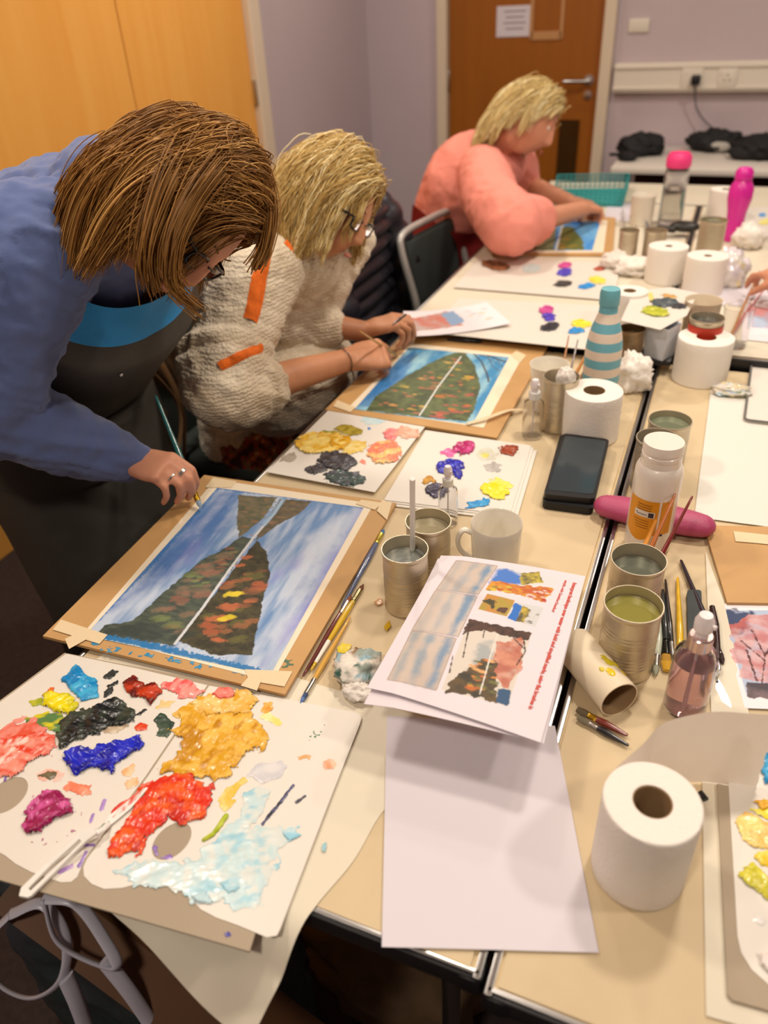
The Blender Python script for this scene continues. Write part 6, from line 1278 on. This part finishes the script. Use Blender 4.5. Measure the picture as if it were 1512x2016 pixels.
# cup and tin with brushes beside the roll
def cup(px, py, rx, h, label, m, zb=None, taper=.8, name='paper_cup', cat='cup'):
    zb = zb or TZ+.0028; p, t = top_at(px, py, h, zb)
    if p[1] > 1.87 and zb < FZ: zb = FZ+.0028; p, t = top_at(px, py, h, zb)
    r = R_px(rx, t); o = obj(name, lathe([(0, 0), (r*taper, 0), (r*(taper+.02), .003), (r*.985, h-.003), (r*1.02, h), (r*1.0, h), (r*.95, h-.004), (r*(taper-.03), .004), (0, .004)], 40).mv((p[0], p[1], zb)), m); tag(o, label, cat); return o, (p[0], p[1], zb, r, h)
cup(1082, 716, 38, .1, 'white cup standing behind the tin with brushes, right of the second board', m_ceramic)
cA, cA_ = tin_can(1106, 740, 36, .115, None, 'steel tin with upright brushes and a tissue, left of the toilet roll behind the phone')
in_can(cA_, 1120, 660, 1.78, (170, 110, 60), (190, 180, 160), 'light wooden brush standing in the tin left of the roll, leftmost', -.3, .2, r=.003)
in_can(cA_, 1138, 668, 1.76, (120, 110, 110), (190, 180, 160), 'grey handled brush standing in the tin left of the roll', .0, .3, r=.003)
in_can(cA_, 1172, 664, 1.74, (186, 120, 44), (190, 180, 160), 'orange handled brush leaning right towards the striped bottle', -.4, .0, r=.004)
in_can(cA_, 1180, 684, 1.70, (176, 116, 50), (190, 180, 160), 'lower orange handled brush leaning right out of the tin', -.3, -.3, r=.0036)
crumple('crumpled_tissue', (cA_[0]+.012, cA_[1]-.002, cA_[2]+cA_[4]-.03), (.022, .022, .036), 'white tissue stuffed into the tin of upright brushes', 31)
# right hand side around the cross seam
tin_can(1245, 646, 26, .11, (110, 92, 50), 'narrow brown stained tin standing right of the striped bottle', .85, body=mat('rusty_tin', (150, 126, 96), rough=.4, metal=.8, noise=.5, nscale=30))
p, t = top_at(1306, 640, .085, FZ+.0028)
tub = thing('plastic_tub', 'white plastic tub on a black foot below the tilted palette card', 'tub', (p[0], p[1], FZ+.0028))
obj('tub_body', join(lathe([(0, .012), (.034, .012), (.040, .088), (.042, .09), (.039, .088), (.033, .015), (0, .015)], 4).rot('Z', 20).mv((p[0], p[1], FZ+.0028))), mat('bluish_white_plastic', (214, 218, 226), rough=.35), tub, smooth=False)
obj('foot', box(.062, .062, .012, (p[0], p[1], FZ+.0088), .002).mv((0, 0, 0)), m_dark, tub)
pal = palette('white kidney shaped palette with yellow green and black paint, resting on the white tub', [(1222, 632), (1300, 650), (1352, 622), (1374, 578), (1320, 566), (1248, 574)], FZ+.0028+.092, [
 ('yellow green', (1290, 616), (26, 9), (170, 180, 40), (206, 206, 70), .004), ('blue black', (1308, 598), (26, 8), (60, 76, 90), (90, 100, 100), .004), ('black', (1334, 604), (14, 5), (40, 44, 50), (70, 70, 74), .003), ('ochre', (1318, 586), (14, 5), (206, 160, 90), (220, 190, 130), .002), ('yellow', (1282, 586), (5, 10), (240, 214, 110), (244, 226, 150), .001)])
cup(1386, 590, 35, .105, 'tall cream paper cup standing behind the red tin', mat('cream_paper', (222, 206, 180), rough=.6), taper=.85)
redm = mat('red_label_paint', (196, 56, 34), rough=.4)
tr_, trc = tin_can(1393, 624, 33, .105, (60, 64, 60), 'tin with a red label standing behind the large toilet roll', .9)
x, y, zb, r, h = trc
obj('label', lathe([(r*1.0, .012), (r*1.003, .014), (r*1.003, h-.016), (r*1.0, h-.014)], 40).mv((x, y, zb)), redm, tr_)
gl, gc_ = cup(1457, 604, 29, .095, 'clear glass jar with brushes, right of the red tin', m_glass, taper=.9, name='glass_jar', cat='jar')
in_can(gc_, 1496, 532, 2.25, (190, 130, 60), (200, 180, 100), 'wooden brush in the glass jar, left of the two', -.3, 0, r=.0034)
in_can(gc_, 1512, 560, 2.2, (206, 110, 110), (200, 180, 100), 'pink handled brush in the glass jar, right of the two', -.4, .2, r=.0034)
def fn_rp(p):
    R_ = lambda l: TP(l, FZ+.01); p.poly(R_([(1475, 600), (1600, 606), (1620, 650), (1480, 640)]), (180, 196, 220), wob=.006, c2=(220, 150, 150), str_=(20, 20))
paper_print('printed sheet with blue and red picture at the right edge beyond the large roll', [(1462, 668), (1660, 690), (1620, 596), (1466, 590)], FZ+.004, fn_rp)
sheet('paper_sheet', TP([(1330, 600), (1640, 612), (1600, 560), (1345, 566)], FZ), FZ+.0034, M_PAPER, 'blank white sheet behind the glass jar of brushes', 'paper sheet')
# plastic scrap, white tray and cream paper on the right near table
crumple('plastic_wrap', (*T(1434, 778)[:2], TZ+.004), (.045, .032, .016), 'small crumpled clear wrap stained green, in front of the large roll', 41, m=mat('stained_wrap', attr=True, rough=.15, spec=.6, coat=.3), cols=[((90, 120, 60), .56), ((170, 200, 220), .55), ((230, 214, 170), .5)], group=None)
sheet('paper_sheet', TP([(1366, 1022), (1640, 1060), (1600, 790), (1398, 776)], TZ), TZ+.0036, mat('pale_paper', (226, 222, 212), rough=.6), 'large pale paper sheet at the right edge above the brown board', 'paper sheet', wav=.003)
ty = thing('plastic_tray', 'pale plastic tray at the right edge with a grey rim', 'tray', (*T(1500, 780)[:2], TZ+.004))
q = rrect(TP([(1464, 832), (1620, 850), (1600, 716), (1480, 712)], TZ+.004), .012)
obj('tray_base', prism(q, TZ+.0065, TZ+.009), m_white, ty); obj('rim', tube(np.c_[np.vstack([q, q[:1]]), np.full(len(q)+1, TZ+.011)], .0025, 8), mat('grey_rim', (110, 108, 104), rough=.5), ty)
bd4 = art_board([(1432, 1186), (1720, 1190), (1680, 1040), (1386, 1034)], TZ+.0045, .005, 'blank brown drawing board at the right edge above the autumn picture print')
tape(bd4, [(1448, 1066), (1560, 1076), (1556, 1058), (1444, 1046)], TZ+.0102)
def fn_pic(p):
    R_ = lambda l: TP(l, TZ+.005); p.poly(R_([(1470, 1368), (1680, 1380), (1640, 1200), (1420, 1202)]), (176, 190, 214), wob=0)
    p.poly(R_([(1422, 1203), (1480, 1202), (1476, 1240), (1440, 1260)]), (50, 66, 104), wob=.01, soft=.006)
    p.poly(R_([(1430, 1230), (1560, 1200), (1660, 1210), (1680, 1340), (1560, 1350), (1460, 1340)]), (196, 96, 84), wob=.02, ws=50, a=.8, tex=.8, c2=(220, 170, 166), str_=(70, 70))
    p.poly(R_([(1468, 1342), (1690, 1350), (1684, 1386), (1474, 1372)]), (70, 62, 70), wob=.004, c2=(120, 100, 104), str_=(60, 60))
    for a_ in ([(1500, 1350), (1506, 1290), (1480, 1240)], [(1506, 1290), (1540, 1240)], [(1490, 1340), (1470, 1280)], [(1505, 1300), (1460, 1262)]): p.line(R_(a_), .0022, (90, 44, 44), wob=.002)
paper_print('printed autumn photograph of red trees at the right edge below the brown board', [(1466, 1394), (1740, 1404), (1680, 1194), (1412, 1188)], TZ+.0048, fn_pic, n=160)
sheet('paper_sheet', TP([(1400, 1440), (1480, 1440), (1424, 1190), (1388, 1090)], TZ), TZ+.0036, m_cream, 'narrow cream paper strip left of the autumn photograph', 'paper sheet', wav=.002)
# right palette on grey board over cream paper
pr = thing('palette_pad', 'palette pad on a grey board at the right edge with yellow and blue paint', 'palette', (*T(1470, 1750)[:2], TZ+.005))
A_, B_ = T(1432, 1968, TZ+.006)[:2], T(1411, 1540, TZ+.006)[:2]; eu = (B_-A_)/np.linalg.norm(B_-A_); er = np.array([eu[1], -eu[0]])
def loc_(l): return np.array([[*(A_+er*a+eu*b)] for a, b in l])
sheet('paper_sheet', [(*(A_+er*a+eu*b_), 0) for a, b_ in ((-.018, -.018), (.345, -.018), (.345, .245), (-.015, .245))], TZ+.0036, m_cream, 'cream paper strip under the grey board of the right hand palette', 'paper sheet', wav=.0005)
obj('backing_board', plate(loc_([(0, .004), (.004, 0), (.33, 0), (.33, .235), (0, .235)]), [], TZ+.0046, TZ+.0076), m_grey, pr, smooth=False)
q = loc_([(.012, .236), (.0115, .06), (.014, .045), (.022, .032), (.036, .022), (.055, .018), (.318, .018), (.318, .29), (.020, .29)])
obj('palette_sheet', plate(q, [], TZ+.0077, TZ+.0083), m_white, pr, smooth=False); z4 = TZ+.0083
for nm, pts, c1, c2, h in [('bright blue', [(1496, 1492), (1540, 1480), (1560, 1540), (1506, 1546)], (20, 130, 190), (50, 160, 210), .004), ('orange yellow', [(1484, 1580), (1540, 1566), (1560, 1600), (1500, 1592)], (230, 170, 20), (240, 200, 60), .003),
        ('yellow', [(1480, 1594), (1540, 1590), (1560, 1640), (1524, 1622)], (236, 216, 30), (244, 230, 110), .002), ('pale yellow swirl', [(1448, 1620), (1466, 1598), (1500, 1610), (1540, 1650), (1540, 1676), (1500, 1672), (1462, 1656)], (240, 196, 110), (244, 220, 130), .0025),
        ('yellow', [(1486, 1690), (1500, 1678), (1530, 1680), (1530, 1700), (1500, 1706)], (238, 200, 30), (244, 220, 90), .002), ('lime yellow', [(1450, 1726), (1462, 1706), (1484, 1706), (1540, 1740), (1550, 1776), (1510, 1770), (1470, 1748)], (196, 186, 30), (222, 214, 60), .003),
        ('white', [(1494, 1880), (1520, 1868), (1550, 1900), (1520, 1916), (1498, 1900)], (236, 214, 206), (240, 230, 224), .006), ('pale grey', [(1486, 1812), (1500, 1804), (1514, 1816), (1500, 1830)], (222, 214, 214), (230, 224, 220), .0005)]:
    dab('paint_dab', TP(pts, z4), c1, c2, h, pr, z4, label=nm+' paint')
tag(obj('brush_handle_end', tube([T(1378, 1560, TZ+.006), T(1390, 1575, TZ+.006)], .0035, 10), m_dark), 'black tip of a brush handle showing between the big roll and the grey board', 'paintbrush')

# ------------------------------------------------------------------ the crowded far end
cup(1268, 384, 24, .1, 'white mug beside the pink lidded bottle at the far end', m_ceramic, zb=FZ+.0028, taper=.9, name='mug', cat='mug')
def at_base(px, py, z=FZ+.0028): return T(px, py, z)
p = at_base(1318, 440); t = (p-EYE) @ FW; r = R_px(23, t)
pb = thing('pink_lid_bottle', 'clear drinking bottle with a bright pink lid at the far end', 'bottle', tuple(p))
obj('bottle_body', lathe([(0, 0), (r*.9, 0), (r, .01), (r*.95, .13), (r, .15), (r*.9, .19), (r*.8, .2), (r*.75, .2), (r*.85, .185), (r*.9, .13), (r*.92, .012), (0, .006)], 32).mv(p), m_glass, pb)
obj('water', lathe([(0, .007), (r*.9, .013), (r*.88, .12), (0, .12)], 32).mv(p), mat('still_water', (235, 232, 225), rough=.03, trans=.9, ior=1.33), pb)
obj('lid', lathe([(0, .19), (r*.95, .19), (r, .195), (r, .222), (r*.8, .236), (r*.75, .228), (0, .226)], 32).mv(p), mat('hot_pink_plastic', (248, 70, 140), rough=.4), pb)
p = at_base(1440, 472); t = (p-EYE) @ FW; r = R_px(22, t)
mb = thing('magenta_bottle', 'slim magenta drinking bottle at the right of the far end', 'bottle', tuple(p))
m_mg = mat('magenta_plastic', (222, 40, 160), rough=.3, coat=.3)
obj('bottle_body', lathe([(0, 0), (r*.8, 0), (r*.85, .01), (r*.72, .05), (r*.8, .09), (r*1.02, .13), (r*1.0, .165), (r*.7, .185), (r*.62, .19), (0, .19)], 32).mv(p), m_mg, mb)
obj('cap', lathe([(0, .19), (r*.72, .19), (r*.75, .195), (r*.72, .215), (r*.5, .225), (0, .228)], 28).mv(p), m_mg, mb)
tin_can(1406, 432, 26, .12, (100, 104, 70), 'tall tin with green stained rim left of the magenta bottle', .95, zb=FZ+.0028)
cB, cB_ = tin_can(1240, 452, 19, .11, None, 'far tin with brushes, right of the small painting board', zb=FZ+.0028)
in_can(cB_, 1226, 410, 2.95, (200, 190, 180), (200, 190, 160), 'pale brush in the far tin, leaning left', -.3, 0, r=.004)
in_can(cB_, 1252, 400, 2.92, (200, 180, 150), (200, 190, 160), 'pale wooden brush in the far tin, upright', .1, 0, r=.004)
cC, cC_ = tin_can(1292, 452, 22, .11, (150, 110, 90), 'far tin with a blue handled brush in it', zb=FZ+.0028)
in_can(cC_, 1270, 420, 2.86, (40, 60, 90), (200, 190, 160), 'dark blue handled brush leaning left in the far tin', .2, 0, r=.006)
o = obj('hairbrush', join(ball(T(1348, 446, FZ+.035), (.05, .03, .018), 28, 16), tube([T(1325, 452, FZ+.03), T(1296, 448, FZ+.035)], [.012, .008], 12, rnd=True)), mat('dark_olive_black', (40, 38, 32), rough=.4)); tag(o, 'black rounded object lying behind the far toilet roll', 'brush')
o.name = 'black_case'; o['category'] = 'case'
crumple('clear_bag', (*T(1432, 560, FZ)[:2], FZ+.003), (.06, .055, .065), 'crinkled clear plastic bag with a yellow tint beside the far right roll', 51, m=mat('bag_film', attr=True, rough=.12, spec=.7, coat=.5), cols=[((236, 214, 130), .6), ((226, 214, 220), .45)], group=None)
tb = thing('teal_basket', 'teal wire basket at the far end behind the pink shirted person', 'basket', tuple(T(1160, 398, FZ+.003)))
c = TP([(1090, 404), (1225, 408), (1236, 372), (1096, 374)], FZ+.003); m_teal = mat('teal_wire', (40, 150, 150), rough=.5)
obj('basket_base', plate(c, [], FZ+.003, FZ+.008), m_teal, tb, smooth=False)
for i in range(4):
    a, b_2 = c[i], c[(i+1) % 4]; e = (b_2-a); wires = [tube([a+[0, 0, z_], b_2+[0, 0, z_]], .003, 6) for z_ in (.015, .03, .045, .06)]+[tube([a+e*u+[0, 0, .004], a+e*u+[0, 0, .06]], .0022, 6) for u in np.linspace(.05, .95, 14)]
    obj('basket_side', join(*wires), m_teal, tb)
sheet('paper_sheet', TP([(1190, 432), (1246, 440), (1252, 402), (1196, 402)], FZ), FZ+.0036, M_PAPER, 'small pale sheet of paper just right of the far hand', 'paper sheet')
palette('white palette card with a blue and a yellow dab at the far right edge', [(1462, 466), (1640, 480), (1620, 410), (1470, 408)], FZ+.004, [('cyan blue', (1500, 424), (7, 4), (80, 160, 230), (110, 180, 236), .002), ('yellow', (1506, 438), (12, 5), (240, 230, 110), (244, 236, 150), .002)])
tag(obj('paintbrush', tube([T(1290, 546, FZ+.01), T(1360, 556, FZ+.01)], .003, 8), mat('handle_60_60_70', (60, 60, 70), rough=.3)), 'dark brush lying in front of the far left roll', 'paintbrush')

# ------------------------------------------------------------------ things on the back table
m_blk = mat('black_fabric', (24, 24, 26), rough=.7)
for k, (px, py, r_, lb) in enumerate([(1262, 300, (.12, .09, .07), 'black folded glove like bundle at the left of the back table'), (1405, 292, (.15, .10, .07), 'black bundle with a pale patch in the middle of the back table'), (1500, 308, (.17, .11, .07), 'long low black bundle at the right of the back table')]):
    c = T(px, py, .76); o = crumple('black_bundle', (c[0], c[1], .7515), r_, lb, 60+k*5, m=m_blk, group='black bundles on the back table'); o['category'] = 'bundle'
    if k == 0: obj('strap', tube(spline([c+[.05, -.05, .01], c+[-.02, -.12, .01], c+[-.14, -.12, .008]], 14), .008, 8), m_blk, o)
    if k == 1: obj('pale_patch', ball(c+[.03, -.075, .02], (.05, .02, .025), 16, 10), mat('pale_cloth', (180, 176, 168), rough=.9), o)
crumple('black_bundle', (*T(1235, 312, .76)[:2], .7515), (.05, .05, .03), 'small black lump left of the first bundle on the back table', 83, m=m_blk, group='black bundles on the back table')['category'] = 'bundle'

# ------------------------------------------------------------------ chairs, coats
m_uph = mat('dark_green_grey_upholstery', (50, 56, 54), rough=.9, bump=.3, bscale=500)
def chair(x, y, rz, label, ztop=.84, group='stacking chairs along the tables'):
    """seat centre x,y; rz=0 faces +X"""
    t = thing('chair', label, 'chair', (x, y, 0), group); c, s = math.cos(rz), math.sin(rz); R = np.array([[c, -s, 0], [s, c, 0], [0, 0, 1.]])
    L_ = lambda p: np.array([x, y, 0])+R @ np.asarray(p, float)
    k = lambda g: Geo(np.array([x, y, 0])+g.v @ R.T, g.f)
    obj('seat', k(box(.42, .42, .05, (0, 0, .45), .018, 3)), m_uph, t)
    bk_ = box(.035, .36, .34, (0, 0, 0), .015, 3).rot('Y', -10).mv((-.235, 0, ztop-.19)); obj('backrest', k(bk_), m_uph, t)
    fr = spline([(-.17, -.2, .42), (-.20, -.205, .6), (-.25, -.205, ztop-.05), (-.262, -.17, ztop), (-.265, 0, ztop+.006), (-.262, .17, ztop), (-.25, .205, ztop-.05), (-.20, .205, .6), (-.17, .2, .42)], 60)
    obj('back_frame', tube([L_(p) for p in fr], .0125, 12), mat('silver_tube', (186, 182, 176), rough=.4, metal=.35), t)
    for sx, sy in ((1, 1), (1, -1), (-1, 1), (-1, -1)): obj('leg', tube([L_((sx*.18, sy*.19, .43)), L_((sx*.22, sy*.2, .01))], .0115, 10), mat('silver_tube'), t)
    return t
cpos = T(795, 458, .82); 
ca_ = math.radians(-9)
chair(cpos[0]+.26*math.cos(ca_)-.17*math.sin(ca_), cpos[1]+.26*math.sin(ca_)+.17*math.cos(ca_), ca_, 'chair with a dark green grey padded back and silver frame, beside the black puffer jacket', ztop=.815)
chair(-1.12, 1.68, 0, 'chair under the blonde person in the knitted sweater', ztop=.80)
chair(hp3x-.02, hp3y, 0, 'chair under the person in the pink shirt', ztop=.80) if False else None
# black puffer jacket over a chair back
jc = chair(-.86, 2.22, 0, 'chair hidden beneath the black puffer jacket', ztop=.84)
P = []
for j, z_ in enumerate(np.linspace(.20, 1.0, 90)):
    u = j/89.; row = []
    puff = .022*abs(math.sin(z_*math.pi/.052)); hw = .27-.02*u if u < .8 else .25*math.sqrt(max(0, 1-((u-.8)/.2)**2))+.03; dp = .075 if u < .85 else .075-.045*(u-.85)/.15
    for a in np.linspace(0, 2*np.pi, 64, endpoint=False):
        cx = math.copysign(abs(math.cos(a))**.7, math.cos(a)); sy = math.copysign(abs(math.sin(a))**.7, math.sin(a)); row.append((-1.10+(dp+puff)*cx, 2.30+(hw+puff)*sy, z_))
    P.append(row)
P = np.array(P); f = [(j*64+i, j*64+(i+1) % 64, (j+1)*64+(i+1) % 64, (j+1)*64+i) for j in range(89) for i in range(64)]+[tuple(range(64))[::-1], tuple(89*64+i for i in range(64))]
g = Geo(P.reshape(-1, 3), f); g.v[:, 0] += .03*(fbm(g.v[:, 1]*9, g.v[:, 2]*5, 3)-.5); m_puf = mat('black_puffer_nylon', (34, 33, 42), rough=.45, coat=.15)
jk = thing('puffer_jacket', 'black quilted puffer jacket hung over the chair back behind the blonde person', 'jacket', (-1.10, 2.3, .2)); obj('jacket_body', g, m_puf, jk, ang=180)
for sg in (-1, 1):
    P_ = spline([(-1.08, 2.3+sg*.22, .90), (-1.02, 2.3+sg*.27, .7), (-1.02, 2.3+sg*.26, .45), (-1.04, 2.3+sg*.24, .3)], 50); obj('sleeve', tube(P_, [.058+.014*abs(math.sin(i*.5)) for i in range(50)], 20, rnd=True), m_puf, jk, ang=180)
# brown coat over the back of the blonde person's chair
ct_ = thing('brown_coat', 'brown coat with hanging straps draped over the chair behind the knitted sweater', 'coat', (-1.40, 1.62, .1)); m_coat = mat('brown_coat_cloth', (92, 66, 40), rough=.95, noise=.35, nscale=14, bump=.4, bscale=200)
g = fuse(join(box(.13, .50, .72, (-1.42, 1.64, .50), .04), ball((-1.42, 1.62, .88), (.10, .24, .10)), limb([(-1.40, 1.40, .88), (-1.36, 1.34, .65), (-1.36, 1.36, .40)], [.07, .065, .06]), limb([(-1.40, 1.88, .88), (-1.36, 1.92, .65), (-1.38, 1.9, .40)], [.07, .065, .06])), .009, 6)
obj('coat_body', wrinkle(g, .035, 9, 43, (1, 1, .4)), m_coat, ct_, ang=180)
for k, (y_, d_) in enumerate([(1.34, .0), (1.42, .03), (1.48, -.02)]): obj('strap', tube(spline([(-1.27, y_, .78), (-1.24, y_+.04+d_, .6), (-1.25, y_-.02, .40), (-1.26, y_+.02, .22)], 20), .009, 8, flat=.3), mat('tan_strap', (130, 98, 62), rough=.8), ct_)

# ------------------------------------------------------------------ under the near table edge
bg = thing('carrier_bag', 'dark patterned carrier bag with two big white plastic loop handles under the near table edge', 'bag', (-.62, .42, 0))
g = fuse(join(box(.46, .16, .50, (-.62, .42, .25), .03)), .012, 4); obj('bag_body', wrinkle(g, .02, 7, 9), mat('slate_bag_print', (62, 66, 74), c2=(40, 60, 56), nscale=8, rough=.45), bg, ang=180)
m_hd = mat('translucent_white_plastic', (196, 194, 206), rough=.3)
def loop(px, t, wd, r=.009, nm='handle'):
    P_ = [D(x, y, t+dt) for x, y, dt in px]; P_ = spline(P_+[P_[0]], 50); return obj(nm, tube(P_, wd, 12, flat=.35), m_hd, bg)
loop([(20, 1800, 0), (85, 1780, 0), (130, 1850, 0), (120, 1930, 0), (60, 1965, 0), (-8, 1930, 0), (-20, 1850, 0)], .93, .0075)
loop([(85, 1768, 0), (150, 1778, 0), (205, 1850, 0), (230, 1905, 0), (170, 1890, 0), (110, 1850, 0)], .91, .0075)
obj('handle_strut', tube(spline([D(130, 1925, .93), D(150, 1970, .94), D(175, 2040, .96)], 12), .011, 10, flat=.4), m_hd, bg)
obj('handle_strut', tube(spline([D(205, 1890, .91), D(260, 1960, .93), D(320, 2050, .97)], 12), .009, 10, flat=.4), m_hd, bg)
pa, pb_ = D(250, 1850, .99), D(560, 2080, 1.0); d_ = un(pb_-pa) if 'un' in globals() else (pb_-pa)/np.linalg.norm(pb_-pa)
bd5 = obj('easel_board', tube([pa-d_*.16, pb_+d_*.15], .06, 4, flat=.25), mat('dark_brown_wood', (104, 70, 44), rough=.5, noise=.3, nscale=10), smooth=False); tag(bd5, 'dark brown wooden board slanting below the near table edge', 'board')
for k, (px, py, c, r_, lb) in enumerate([(980, 1975, (90, 68, 44), (.16, .10, .09), 'brown bag on the floor under the near table'), (1010, 1905, (16, 66, 110), (.10, .07, .12), 'blue bag on the floor under the near table'), (420, 1960, (60, 18, 24), (.14, .12, .18), 'dark red bag on the floor under the near left table')]):
    c0 = T(px-250 if k < 2 else px, py, .14); o = crumple('floor_bag', (c0[0], max(c0[1], .62)+.1*k, 0.0), np.array(r_)*1.2, lb, 90+k*3, m=mat('bag_cloth_%d' % k, c, rough=.8), group='bags on the floor under the tables'); o['category'] = 'bag'
